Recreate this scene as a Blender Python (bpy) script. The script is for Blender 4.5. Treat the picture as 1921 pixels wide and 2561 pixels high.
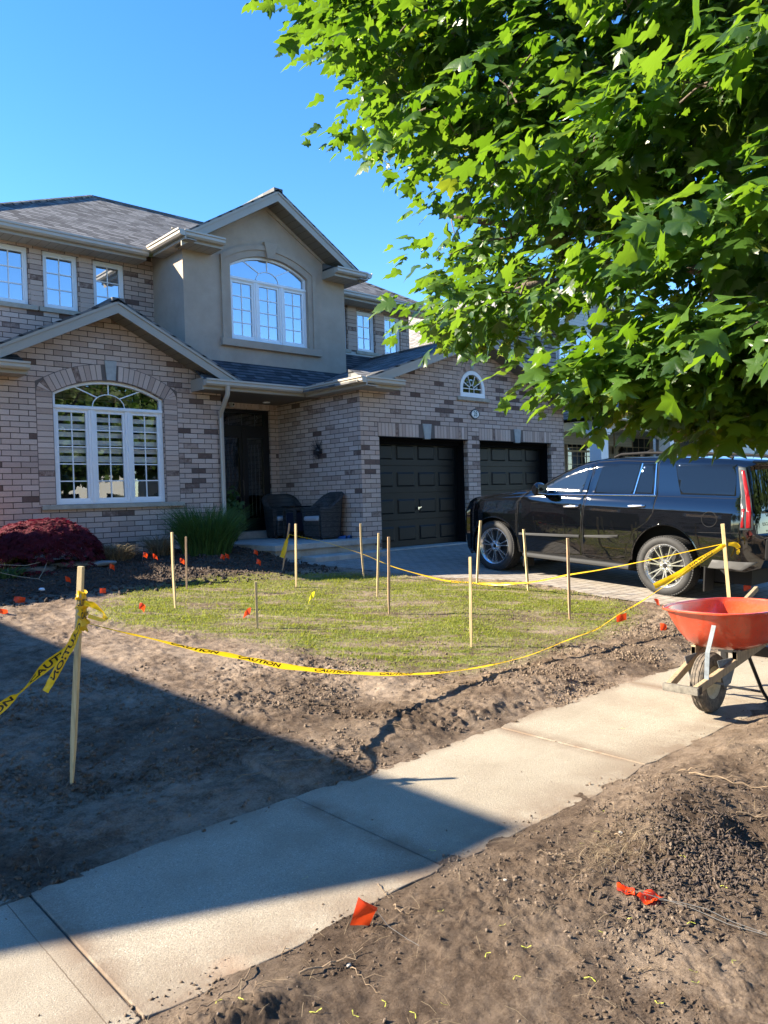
import bpy, bmesh, math, random
import numpy as np
from mathutils import Vector, Matrix
from mathutils.geometry import tessellate_polygon, delaunay_2d_cdt
R = math.radians
random.seed(7)
rng = np.random.default_rng(11)
for o in list(bpy.data.objects): bpy.data.objects.remove(o)
scene = bpy.context.scene
COL = scene.collection

# ------------------------------------------------------------------ camera
CAM_YAW, CAM_PITCH, CAM_ROLL = R(47.76), R(-1.10), R(-1.713)
fv = Vector((math.cos(CAM_YAW)*math.cos(CAM_PITCH), math.sin(CAM_YAW)*math.cos(CAM_PITCH), math.sin(CAM_PITCH)))
r0 = Vector((math.sin(CAM_YAW), -math.cos(CAM_YAW), 0)); u0 = r0.cross(fv)
rv = math.cos(CAM_ROLL)*r0 + math.sin(CAM_ROLL)*u0
uv_ = -math.sin(CAM_ROLL)*r0 + math.cos(CAM_ROLL)*u0
camd = bpy.data.cameras.new("Camera"); cam = bpy.data.objects.new("Camera", camd); COL.objects.link(cam)
m = Matrix.Identity(4)
for i in range(3):
    m[i][0] = rv[i]; m[i][1] = uv_[i]; m[i][2] = -fv[i]
cam.matrix_world = m
camd.sensor_fit = 'VERTICAL'; camd.sensor_height = 24.0; camd.lens = 24.0*1924/2561
camd.clip_start = 0.05; camd.clip_end = 3000
scene.camera = cam

# ------------------------------------------------------------------ world, sun, exposure
SUN_EL = R(32.0); SDIR = Vector((-0.7716*math.cos(SUN_EL), 0.6361*math.cos(SUN_EL), math.sin(SUN_EL)))  # towards the sun
world = bpy.data.worlds.new("World"); scene.world = world; world.use_nodes = True
wn = world.node_tree; wn.nodes.clear()
wo = wn.nodes.new('ShaderNodeOutputWorld'); bg = wn.nodes.new('ShaderNodeBackground'); sky = wn.nodes.new('ShaderNodeTexSky')
sky.sky_type = 'NISHITA'; sky.sun_disc = False; sky.sun_elevation = SUN_EL; sky.sun_rotation = math.atan2(-0.7716, 0.6361) % (2*math.pi)
sky.air_density = 1.0; sky.dust_density = 0.0; sky.ozone_density = 3.5; sky.altitude = 100
bg.inputs[1].default_value = 0.092
hs = wn.nodes.new('ShaderNodeHueSaturation'); hs.inputs['Saturation'].default_value = 1.26; hs.inputs['Hue'].default_value = 0.507; wn.links.new(sky.outputs[0], hs.inputs['Color']); wn.links.new(hs.outputs[0], bg.inputs[0]); wn.links.new(bg.outputs[0], wo.inputs[0])
sd = bpy.data.lights.new("sun", 'SUN'); sun = bpy.data.objects.new("sun", sd); COL.objects.link(sun)
sd.energy = 5.0; sd.angle = R(0.53); sd.color = (1.0, 0.88, 0.69)
sun.rotation_euler = SDIR.to_track_quat('Z', 'Y').to_euler(); sun.location = SDIR*60
vs = scene.view_settings; vs.view_transform = 'Standard'; vs.look = 'None'; vs.gamma = 1.0; vs.exposure = 2.13; vs.use_curve_mapping = False

# ------------------------------------------------------------------ helpers
def mark(o, label=None, cat=None, group=None, kind=None):
    if label: o['label'] = label
    if cat: o['category'] = cat
    if group: o['group'] = group
    if kind: o['kind'] = kind
    return o
def thing(name, label, cat, loc=(0, 0, 0), rot=(0, 0, 0), group=None):
    o = bpy.data.objects.new(name, None); COL.objects.link(o); o.location = loc; o.rotation_euler = rot
    o.empty_display_size = .1
    return mark(o, label, cat, group)
def root_of(o):
    while o.parent: o = o.parent
    return o
class MB:
    def __init__(s): s.v = []; s.f = []; s.m = []
    def add(s, vs, fs, mi=0):
        b = len(s.v); s.v += [tuple(p) for p in vs]; s.f += [tuple(b+i for i in f) for f in fs]; s.m += [mi]*len(fs); return s
    def box(s, x0, x1, y0, y1, z0, z1, mi=0):
        v = [(x0,y0,z0),(x1,y0,z0),(x1,y1,z0),(x0,y1,z0),(x0,y0,z1),(x1,y0,z1),(x1,y1,z1),(x0,y1,z1)]
        return s.add(v, [(0,3,2,1),(4,5,6,7),(0,1,5,4),(1,2,6,5),(2,3,7,6),(3,0,4,7)], mi)
    def hexa(s, a, b, mi=0):   # a, b: matching rings (lists of points)
        n = len(a); v = list(a)+list(b)
        f = [tuple(reversed(range(n))), tuple(range(n, 2*n))]+[(i, (i+1) % n, n+(i+1) % n, n+i) for i in range(n)]
        return s.add(v, f, mi)
    def prism(s, poly, axis, a, b, mi=0):  # poly 2D in the other two axes, extruded a..b along axis
        def P(p, t): return {'x': (t, p[0], p[1]), 'y': (p[0], t, p[1]), 'z': (p[0], p[1], t)}[axis]
        area = sum(poly[i][0]*poly[(i+1) % len(poly)][1]-poly[(i+1) % len(poly)][0]*poly[i][1] for i in range(len(poly)))
        if (area < 0) != (axis == 'y'): poly = poly[::-1]
        return s.hexa([P(p, a) for p in poly], [P(p, b) for p in poly], mi)
    def tube(s, pts, r, n=8, mi=0, cap=True):
        pts = [Vector(p) for p in pts]; rs = r if isinstance(r, (list, tuple)) else [r]*len(pts)
        rings = []; ref = None
        for i, p in enumerate(pts):
            t = (pts[min(i+1, len(pts)-1)]-pts[max(i-1, 0)]); t = t.normalized() if t.length > 1e-9 else Vector((0, 0, 1))
            if ref is None: ref = t.orthogonal().normalized()
            a = (ref-t*ref.dot(t)); a = a.normalized() if a.length > 1e-6 else t.orthogonal().normalized(); ref = a; b = t.cross(a)
            rings.append([p+a*math.cos(2*math.pi*k/n)*rs[i]+b*math.sin(2*math.pi*k/n)*rs[i] for k in range(n)])
        v = [q for rg in rings for q in rg]; f = []
        for i in range(len(pts)-1):
            for k in range(n): f.append((i*n+k, i*n+(k+1) % n, (i+1)*n+(k+1) % n, (i+1)*n+k))
        if cap: f.append(tuple(reversed(range(n)))); f.append(tuple((len(pts)-1)*n+k for k in range(n)))
        return s.add(v, f, mi)
    def lathe(s, prof, n=32, axis='z', c=(0, 0, 0), mi=0, arc=2*math.pi):  # prof: (r, h)
        v = []; f = []; full = abs(arc-2*math.pi) < 1e-6; nn = n if full else n+1
        for k in range(nn):
            a = arc*k/n
            for r_, h in prof:
                x, y = r_*math.cos(a), r_*math.sin(a)
                p = {'z': (x, y, h), 'x': (h, x, y), 'y': (y, h, x)}[axis]
                v.append((p[0]+c[0], p[1]+c[1], p[2]+c[2]))
        L = len(prof)
        for k in range(n):
            k2 = (k+1) % nn
            for i in range(L-1): f.append((k*L+i, k2*L+i, k2*L+i+1, k*L+i+1))
        return s.add(v, f, mi)
    def grid(s, rows, mi=0, closed=False):  # rows of points
        nr, nc = len(rows), len(rows[0]); v = [p for r_ in rows for p in r_]; f = []
        for i in range(nr-1):
            for j in range(nc-(0 if closed else 1)):
                j2 = (j+1) % nc; f.append((i*nc+j, i*nc+j2, (i+1)*nc+j2, (i+1)*nc+j))
        return s.add(v, f, mi)
    def bar(s, p, q, w, h, up=(0, 0, 1), mi=0):   # rectangular bar between two points
        p, q = Vector(p), Vector(q); t = (q-p).normalized(); a = t.cross(Vector(up)); a = a.normalized() if a.length > 1e-6 else t.orthogonal().normalized(); b = a.cross(t)
        rg = lambda c: [c-a*w/2-b*h/2, c+a*w/2-b*h/2, c+a*w/2+b*h/2, c-a*w/2+b*h/2]
        return s.hexa([tuple(x) for x in rg(p)][::-1], [tuple(x) for x in rg(q)][::-1], mi)
    def build(s, name, mat, parent=None, smooth=False, bevel=0, loc=None, angle=35, local=False):
        me = bpy.data.meshes.new(name); off = Vector((0, 0, 0))
        if parent is not None and not local: off = Vector(root_of(parent).location)
        if loc is not None and not local: off = Vector(loc)
        me.from_pydata([(x-off[0], y-off[1], z-off[2]) for x, y, z in s.v], [], s.f)
        mats = mat if isinstance(mat, (list, tuple)) else [mat]
        for q in mats: me.materials.append(q)
        if len(mats) > 1: me.polygons.foreach_set('material_index', s.m)
        me.update()
        box_uv(me, off)
        o = bpy.data.objects.new(name, me); COL.objects.link(o)
        if parent is not None: o.parent = parent
        else: o.location = off
        if bevel:
            b = o.modifiers.new('bevel', 'BEVEL'); b.width = bevel; b.segments = 2; b.limit_method = 'ANGLE'; b.angle_limit = R(40)
        if smooth:
            me.polygons.foreach_set('use_smooth', [True]*len(me.polygons))
            if angle < 180:
                try: me.set_sharp_from_angle(angle=R(angle))
                except Exception: pass
        return o
def box_uv(me, off=(0, 0, 0)):
    n = len(me.loops)
    if not n: return
    uvl = me.uv_layers.new(name='UVMap')
    co = np.empty(len(me.vertices)*3); me.vertices.foreach_get('co', co); co = co.reshape(-1, 3)+np.array(off)
    li = np.empty(n, dtype=np.int64); me.loops.foreach_get('vertex_index', li)
    pn = np.empty(len(me.polygons)*3); me.polygons.foreach_get('normal', pn); pn = pn.reshape(-1, 3)
    lt = np.empty(len(me.polygons), dtype=np.int64); me.polygons.foreach_get('loop_total', lt)
    N = np.repeat(pn, lt, axis=0); P = co[li]
    t = np.stack([-N[:, 1], N[:, 0], np.zeros(n)], 1); L = np.linalg.norm(t, axis=1); flat = L < .1
    t[flat] = (1, 0, 0); t /= np.linalg.norm(t, axis=1)[:, None]
    b = np.cross(N, t); b[flat] = (0, 1, 0)
    uv = np.stack([(P*t).sum(1), (P*b).sum(1)], 1).astype(np.float32)
    uvl.data.foreach_set('uv', uv.ravel())
def np_mesh(name, V, F, mat, parent=None, smooth=False, loc=(0, 0, 0)):
    """V (n,3), F (m,k) arrays"""
    me = bpy.data.meshes.new(name); V = np.asarray(V, dtype=np.float32); F = np.asarray(F, dtype=np.int32); k = F.shape[1]
    me.vertices.add(len(V)); me.vertices.foreach_set('co', V.ravel())
    me.loops.add(F.size); me.loops.foreach_set('vertex_index', F.ravel())
    me.polygons.add(len(F)); me.polygons.foreach_set('loop_start', np.arange(0, F.size, k, dtype=np.int32))
    try: me.polygons.foreach_set('loop_total', np.full(len(F), k, dtype=np.int32))
    except Exception: pass
    if smooth: me.polygons.foreach_set('use_smooth', np.ones(len(F), dtype=bool))
    me.materials.append(mat); me.update(calc_edges=True); me.validate()
    o = bpy.data.objects.new(name, me); COL.objects.link(o)
    if parent is not None: o.parent = parent
    o.location = loc
    return o
# ---- value noise
_T = rng.random((256, 256))
def vn(x, y, s=0):
    x = np.asarray(x, float)+s*17.31; y = np.asarray(y, float)+s*9.77
    xi = np.floor(x).astype(int); yi = np.floor(y).astype(int); fx = x-xi; fy = y-yi
    fx = fx*fx*(3-2*fx); fy = fy*fy*(3-2*fy); a = _T[xi & 255, yi & 255]; b = _T[(xi+1) & 255, yi & 255]; c = _T[xi & 255, (yi+1) & 255]; d = _T[(xi+1) & 255, (yi+1) & 255]
    return (a*(1-fx)+b*fx)*(1-fy)+(c*(1-fx)+d*fx)*fy
def fbm(x, y, o=4, s=0):
    t = 0; a = 1; n = 0
    for i in range(o): t = t+a*vn(x*2**i, y*2**i, s+i*3); n += a; a *= .5
    return t/n
def inpoly(x, y, poly):
    c = np.zeros(np.shape(x), bool); n = len(poly)
    for i in range(n):
        x1, y1 = poly[i]; x2, y2 = poly[(i+1) % n]
        if y1 == y2: continue
        cond = ((y1 > y) != (y2 > y)) & (x < (x2-x1)*(y-y1)/(y2-y1)+x1)
        c ^= cond
    return c

# ------------------------------------------------------------------ materials
def M(name):
    mt = bpy.data.materials.new(name); mt.use_nodes = True; nt = mt.node_tree; p = nt.nodes['Principled BSDF']; return mt, nt, p
def N(nt, t, **k):
    n = nt.nodes.new(t)
    for a, b in k.items():
        if a in n.inputs: n.inputs[a].default_value = b
        else: setattr(n, a, b)
    return n
def ramp(nt, fac, stops, interp='LINEAR'):
    r_ = nt.nodes.new('ShaderNodeValToRGB'); e = r_.color_ramp.elements; r_.color_ramp.interpolation = interp
    while len(e) < len(stops): e.new(.5)
    for i, (p, c) in enumerate(stops): e[i].position = p; e[i].color = (*c, 1) if len(c) == 3 else c
    nt.links.new(fac, r_.inputs[0]); return r_.outputs[0]
def mix(nt, f, a, b, mode='MIX'):
    n = nt.nodes.new('ShaderNodeMix'); n.data_type = 'RGBA'; n.blend_type = mode
    for i, v in ((0, f), (6, a), (7, b)):
        if isinstance(v, bpy.types.NodeSocket): nt.links.new(v, n.inputs[i])
        else: n.inputs[i].default_value = v if i == 0 else ((*v, 1) if len(v) == 3 else v)
    return n.outputs[2]
def mth(nt, op, a, b=0.0, clamp=False):
    n = nt.nodes.new('ShaderNodeMath'); n.operation = op; n.use_clamp = clamp
    for i, v in ((0, a), (1, b)):
        if isinstance(v, bpy.types.NodeSocket): nt.links.new(v, n.inputs[i])
        else: n.inputs[i].default_value = v
    return n.outputs[0]
def noise(nt, scale, detail=4, rough=.55, vec=None, dist=0):
    n = N(nt, 'ShaderNodeTexNoise', Scale=scale, Detail=detail, Roughness=rough, Distortion=dist)
    if vec is not None: nt.links.new(vec, n.inputs['Vector'])
    return n.outputs['Fac']
def bump(nt, p, h, strength=.5, dist=.01, prev=None):
    b = N(nt, 'ShaderNodeBump', Strength=strength, Distance=dist); nt.links.new(h, b.inputs['Height'])
    if prev: nt.links.new(prev, b.inputs['Normal'])
    nt.links.new(b.outputs[0], p.inputs['Normal']); return b.outputs[0]
def objco(nt): return nt.nodes.new('ShaderNodeTexCoord').outputs['Object']
def geoP(nt): return nt.nodes.new('ShaderNodeNewGeometry').outputs['Position']
def uvco(nt): return nt.nodes.new('ShaderNodeTexCoord').outputs['UV']
def simple(name, col, rough=.6, metal=0, spec=.5, var=0, vscale=8, bmp=0, bscale=60, bdist=.003, coat=0):
    mt, nt, p = M(name); p.inputs['Roughness'].default_value = rough; p.inputs['Metallic'].default_value = metal; p.inputs['Specular IOR Level'].default_value = spec
    p.inputs['Coat Weight'].default_value = coat; p.inputs['Coat Roughness'].default_value = .04
    p.inputs['Base Color'].default_value = (*col, 1)
    if var:
        f = noise(nt, vscale, 5, .6, geoP(nt)); lo = tuple(c*(1-var) for c in col); hi = tuple(min(1, c*(1+var)) for c in col)
        nt.links.new(ramp(nt, f, [(.3, lo), (.7, hi)]), p.inputs['Base Color'])
    if bmp: bump(nt, p, noise(nt, bscale, 4, .6, geoP(nt)), bmp, bdist)
    return mt
BR_STOPS = [(0, (.105, .066, .052)), (.06, (.15, .096, .076)), (.105, (.40, .292, .236)), (.3, (.51, .383, .315)), (.6, (.57, .438, .362)), (.85, (.525, .41, .348)), (1, (.63, .50, .425))]
def mat_brick():
    mt, nt, p = M('brick'); uv = uvco(nt)
    dn = N(nt, 'ShaderNodeTexNoise', Scale=9, Detail=2); nt.links.new(uv, dn.inputs['Vector'])
    b = N(nt, 'ShaderNodeTexBrick', Scale=1.0); b.offset = .5; b.inputs['Color1'].default_value = (0, 0, 0, 1); b.inputs['Color2'].default_value = (1, 1, 1, 1)
    b.inputs['Mortar'].default_value = (.5, .5, .5, 1); b.inputs['Mortar Size'].default_value = .006; b.inputs['Mortar Smooth'].default_value = .3
    b.inputs['Brick Width'].default_value = .272; b.inputs['Row Height'].default_value = .088
    va = N(nt, 'ShaderNodeVectorMath', operation='MULTIPLY_ADD'); nt.links.new(dn.outputs['Color'], va.inputs[0]); va.inputs[1].default_value = (.006, .006, 0); nt.links.new(uv, va.inputs[2])
    nt.links.new(va.outputs[0], b.inputs['Vector'])
    # smeared blotches inside each brick: only the dark, tumbled bricks
    bl = noise(nt, 14, 3, .6, uv)
    t = mth(nt, 'ADD', b.outputs['Color'], mth(nt, 'MULTIPLY', mth(nt, 'SUBTRACT', bl, .5), .13))
    c = ramp(nt, t, BR_STOPS)
    c = mix(nt, mth(nt, 'MULTIPLY', ramp(nt, noise(nt, 45, 5, .7, uv), [(.35, (0, 0, 0)), (.75, (1, 1, 1))]), .32), c, (.19, .13, .11))
    c = mix(nt, mth(nt, 'MULTIPLY', ramp(nt, noise(nt, 1.1, 3, .5, uv), [(.4, (0, 0, 0)), (.7, (1, 1, 1))]), .16), c, (.30, .27, .27))
    c = mix(nt, b.outputs['Fac'], c, (.065, .050, .041))
    nt.links.new(c, p.inputs['Base Color']); p.inputs['Roughness'].default_value = .9; p.inputs['Specular IOR Level'].default_value = .2
    h = mth(nt, 'SUBTRACT', mth(nt, 'MULTIPLY', noise(nt, 70, 4, .6, uv), .3), b.outputs['Fac'])
    bump(nt, p, h, .9, .007); return mt
def mat_brick_solid():
    mt, nt, p = M('brick_single'); g = nt.nodes.new('ShaderNodeNewGeometry'); P = g.outputs['Position']
    t = mth(nt, 'ADD', g.outputs['Random Per Island'], mth(nt, 'MULTIPLY', mth(nt, 'SUBTRACT', noise(nt, 14, 3, .6, P), .5), .13))
    c = ramp(nt, t, [(0, BR_STOPS[0][1]), (.09, BR_STOPS[1][1])]+[(max(.13, a), q) for a, q in BR_STOPS[2:]])
    c = mix(nt, mth(nt, 'MULTIPLY', ramp(nt, noise(nt, 45, 5, .7, P), [(.35, (0, 0, 0)), (.75, (1, 1, 1))]), .20), c, (.19, .13, .11))
    nt.links.new(c, p.inputs['Base Color']); p.inputs['Roughness'].default_value = .9; p.inputs['Specular IOR Level'].default_value = .2
    bump(nt, p, noise(nt, 70, 4, .6, P), .5, .003); return mt
def mat_shingle(name, c1, c2, c3):
    mt, nt, p = M(name); uv = uvco(nt)
    b = N(nt, 'ShaderNodeTexBrick', Scale=1.0); b.offset = .37; b.inputs['Color1'].default_value = (0, 0, 0, 1); b.inputs['Color2'].default_value = (1, 1, 1, 1); b.inputs['Mortar'].default_value = (.5, .5, .5, 1)
    b.inputs['Mortar Size'].default_value = .007; b.inputs['Mortar Smooth'].default_value = .1; b.inputs['Brick Width'].default_value = .20; b.inputs['Row Height'].default_value = .14
    nt.links.new(uv, b.inputs['Vector'])
    t = mth(nt, 'ADD', b.outputs['Color'], mth(nt, 'MULTIPLY', mth(nt, 'SUBTRACT', noise(nt, 3, 3, .5, uv), .5), .25))
    c = ramp(nt, t, [(.1, c1), (.5, c2), (.9, c3)])
    c = mix(nt, mth(nt, 'MULTIPLY', noise(nt, 220, 2, .7, uv), .35), c, tuple(x*.4 for x in c2))
    sx = N(nt, 'ShaderNodeSeparateXYZ'); nt.links.new(uv, sx.inputs[0])
    row = mth(nt, 'FRACT', mth(nt, 'DIVIDE', sx.outputs[1], .14))
    c = mix(nt, ramp(nt, row, [(0, (1, 1, 1)), (.16, (.9, .9, .9)), (.24, (0, 0, 0))]), c, tuple(x*.16 for x in c1))
    nt.links.new(c, p.inputs['Base Color']); p.inputs['Roughness'].default_value = .95; p.inputs['Specular IOR Level'].default_value = .15
    h = mth(nt, 'SUBTRACT', mth(nt, 'ADD', mth(nt, 'MULTIPLY', row, -.8), mth(nt, 'MULTIPLY', b.outputs['Color'], .35)), mth(nt, 'MULTIPLY', b.outputs['Fac'], .5))
    bump(nt, p, h, 1, .012); return mt
def mat_stucco():
    mt, nt, p = M('stucco'); P = geoP(nt)
    c = ramp(nt, noise(nt, 2.2, 6, .65, P), [(.3, (.375, .30, .235)), (.7, (.47, .38, .30))])
    c = mix(nt, mth(nt, 'MULTIPLY', noise(nt, 90, 3, .6, P), .25), c, (.24, .195, .15))
    nt.links.new(c, p.inputs['Base Color']); p.inputs['Roughness'].default_value = .95; p.inputs['Specular IOR Level'].default_value = .15
    bump(nt, p, noise(nt, 130, 4, .7, P), .8, .006); return mt
def mat_lines(name, col, pitch, axis=1, depth=.008, dark=.45, rough=.5, var=.06):   # cladding boards: grooves every pitch metres in uv
    mt, nt, p = M(name); uv = uvco(nt); sx = N(nt, 'ShaderNodeSeparateXYZ'); nt.links.new(uv, sx.inputs[0])
    row = mth(nt, 'FRACT', mth(nt, 'DIVIDE', sx.outputs[axis], pitch))
    c = mix(nt, noise(nt, 3, 4, .6, uv), tuple(x*(1-var) for x in col), tuple(min(1, x*(1+var)) for x in col))
    c = mix(nt, ramp(nt, row, [(0, (1, 1, 1)), (.05, (1, 1, 1)), (.09, (0, 0, 0))]), c, tuple(x*dark for x in col))
    nt.links.new(c, p.inputs['Base Color']); p.inputs['Roughness'].default_value = rough
    bump(nt, p, mth(nt, 'MULTIPLY', row, -1), .8, depth); return mt
def mat_pane(name, refl=.45, tint=(.9, .95, 1.0), trans=(.75, .8, .8)):
    mt, nt, p = M(name); nt.nodes.remove(p); out = nt.nodes['Material Output']
    g = N(nt, 'ShaderNodeBsdfGlossy', Roughness=.0); g.inputs['Color'].default_value = (*tint, 1)
    b = N(nt, 'ShaderNodeBump', Strength=.06, Distance=.02); nz = N(nt, 'ShaderNodeTexNoise', Scale=1.7, Detail=1); nt.links.new(geoP(nt), nz.inputs['Vector']); nt.links.new(nz.outputs['Fac'], b.inputs['Height']); nt.links.new(b.outputs[0], g.inputs['Normal'])
    t = N(nt, 'ShaderNodeBsdfTransparent'); t.inputs['Color'].default_value = (*trans, 1)
    lw = N(nt, 'ShaderNodeLayerWeight', Blend=.25); f = mth(nt, 'ADD', mth(nt, 'MULTIPLY', lw.outputs['Fresnel'], .9), refl, clamp=True)
    ms = nt.nodes.new('ShaderNodeMixShader'); nt.links.new(f, ms.inputs[0]); nt.links.new(t.outputs[0], ms.inputs[1]); nt.links.new(g.outputs[0], ms.inputs[2]); nt.links.new(ms.outputs[0], out.inputs[0])
    return mt
def mat_leaf(name, c_dark, c_light, trans, tw=.5, rough=.45):
    mt, nt, p = M(name); out = nt.nodes['Material Output']; g = nt.nodes.new('ShaderNodeNewGeometry')
    c = ramp(nt, g.outputs['Random Per Island'], [(0, c_dark), (1, c_light)])
    nt.links.new(c, p.inputs['Base Color']); p.inputs['Roughness'].default_value = rough; p.inputs['Specular IOR Level'].default_value = .45
    t = nt.nodes.new('ShaderNodeBsdfTranslucent'); tc = mix(nt, g.outputs['Random Per Island'], tuple(x*.75 for x in trans), trans); nt.links.new(tc, t.inputs['Color'])
    ms = nt.nodes.new('ShaderNodeMixShader'); ms.inputs[0].default_value = tw; nt.links.new(p.outputs[0], ms.inputs[1]); nt.links.new(t.outputs[0], ms.inputs[2]); nt.links.new(ms.outputs[0], out.inputs[0])
    return mt
def mat_wood(name, col, scale=1.0, dark=.6):
    mt, nt, p = M(name); tc = objco(nt); mp = N(nt, 'ShaderNodeMapping'); mp.inputs['Scale'].default_value = (60*scale, 60*scale, 4*scale); nt.links.new(tc, mp.inputs[0])
    c = ramp(nt, noise(nt, 1, 5, .6, mp.outputs[0]), [(.3, tuple(x*dark for x in col)), (.6, col), (.8, tuple(min(1, x*1.12) for x in col))])
    c = mix(nt, ramp(nt, noise(nt, 4, 3, .5, tc), [(.55, (0, 0, 0)), (.8, (.5, .5, .5))]), c, tuple(x*.55 for x in col))
    nt.links.new(c, p.inputs['Base Color']); p.inputs['Roughness'].default_value = .75; bump(nt, p, noise(nt, 1, 4, .6, mp.outputs[0]), .4, .002); return mt
BRICK = mat_brick(); BRICK1 = mat_brick_solid(); STUCCO = mat_stucco()
SHINGLE = mat_shingle('shingle_grey', (.08, .080, .080), (.15, .150, .148), (.24, .238, .23)); SHINGLE_D = mat_shingle('shingle_dark', (.05, .052, .058), (.085, .088, .096), (.13, .133, .14))
SHINGLE_L = mat_shingle('shingle_pale', (.17, .16, .15), (.27, .255, .24), (.36, .345, .32))
TRIM = simple('trim_taupe', (.34, .30, .245), .42, var=.05, vscale=2)
GUTTER = simple('gutter_enamel', (.43, .385, .32), .3, var=.04, vscale=3)
SOFFIT = mat_lines('soffit_vented', (.36, .32, .265), .15, 0, .006, .5)
SOFFIT_Y = mat_lines('soffit_vented_side', (.36, .32, .265), .15, 1, .006, .5)
VINYL = simple('window_vinyl', (.78, .80, .82), .35, var=.02)
STONE = simple('cast_stone', (.36, .335, .28), .9, var=.18, vscale=9, bmp=.5, bscale=50)
KEYST = simple('key_stone', (.36, .37, .36), .9, var=.15, vscale=12, bmp=.4, bscale=50)
CONC = simple('poured_concrete', (.33, .32, .29), .92, var=.22, vscale=5, bmp=.5, bscale=60)
PANE_SKY = mat_pane('pane_reflective', .42, tint=(.82, .88, .95), trans=(.6, .65, .7))
PANE_LOW = mat_pane('pane_clear', .14, trans=(.95, .97, .98))
PANE_DARK = mat_pane('pane_dark', .10, trans=(.35, .38, .38))
BLIND = simple('blind_cloth', (.80, .82, .86), .8)
ROOM = simple('room_dark', (.018, .017, .016), .9)  # near-black colour stands in for the unlit rooms behind the glass
DOORBLK = simple('garage_paint', (.0045, .0062, .0060), .5, spec=.3, var=.2, vscale=3)
BLACKP = simple('door_black', (.010, .010, .011), .3)
MORTAR = simple('mortar', (.13, .105, .093), .95)
# ------------------------------------------------------------------ terrain functions
DRV = [(16.2, 3.35), (9.25, 3.35), (9.16, 4.94), (9.0, 5.63), (9.12, 6.75), (8.6, 7.5), (8.29, 7.94), (7.95, 8.7), (7.76, 9.34), (7.25, 10.2), (7.25, 10.75), (9.17, 10.75), (9.17, 10.98), (15.6, 10.98), (16.2, 10.7)]
def gz(y): return -1.6+.0825*np.clip(np.asarray(y, float)-3.4, 0, 8.3)
def dz(x, y):
    y = np.asarray(y, float); b = np.interp(y, [3.4, 5.2, 8.2, 10.2, 10.67, 11.5], [0, 0, .051, .02, .0, .07])
    return gz(y)-b*np.clip((np.asarray(x, float)-8.8)/.9, 0, 1)+.004
LAWN = [(3.47, 8.77), (3.25, 8.0), (3.7, 7.15), (4.0, 6.39), (4.26, 5.56), (4.41, 4.98), (4.73, 4.56), (5.51, 4.43), (6.48, 4.44), (7.42, 4.49), (8.3, 4.72), (8.81, 5.19), (8.9, 6.2), (8.6, 6.9), (8.0, 7.6), (7.6, 8.5), (6.9, 9.2), (5.7, 9.75), (4.4, 9.5)]
def lawn_mask(x, y):
    d = np.zeros(np.shape(x)); k = 0
    for r_ in (0, .12, .24):
        for a in range(6 if r_ else 1):
            d = d+inpoly(x+r_*math.cos(a*1.047), y+r_*math.sin(a*1.047), LAWN); k += 1
    return d/k
def shade_streak(x, y):   # moss and soil streaks along the shadow direction, standing in for grass clump shadows
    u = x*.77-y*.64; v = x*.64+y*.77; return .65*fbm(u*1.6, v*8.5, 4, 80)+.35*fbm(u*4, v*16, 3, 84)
def yard_h(x, y):
    h = gz(y)+.05*(fbm(x*.8, y*.8, 3, 1)-.5)
    lm = lawn_mask(x, y)
    rough = .055*(fbm(x*3, y*3, 5, 2)-.5)+.05*np.abs(fbm(x*7, y*7, 4, 5)-.5)+.03*np.clip(fbm(x*16, y*16, 3, 9)-.5, 0, 1)
    cl_ = np.clip(fbm(x*1.6, y*1.6, 3, 61)-.42, 0, .3)*3.3
    rough = rough+cl_*(.040*np.abs(fbm(x*13, y*13, 4, 62)-.5)*2+.018*fbm(x*34, y*34, 2, 63))
    h = h+rough*(1-.80*lm)+lm*.035*(shade_streak(x, y)-.5)
    # ridge of loose soil along the sidewalk and heaped soil of the planting bed
    h = h+.045*np.exp(-((y-3.75)/.28)**2)*(.3+1.2*fbm(x*2, y*3, 3, 14))*(x > 2.4)
    bed = np.clip((y-(10.0+.5*(fbm(x*.9, y*0, 2, 31)-.5)))/.5, 0, 1)*(x < 7.2)
    h = h+bed*(.05+.13*fbm(x*1.7, y*1.7, 4, 33)-.04)
    # settle into sidewalk edge
    edge = np.clip((y-3.40)/.18, 0, 1); h = np.where(y < 3.6, (-1.6+.022*(fbm(x*7, y*7, 4, 40)-.45-(3.42-y)*2.5))*(1-edge)+h*edge, h)
    return h
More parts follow.
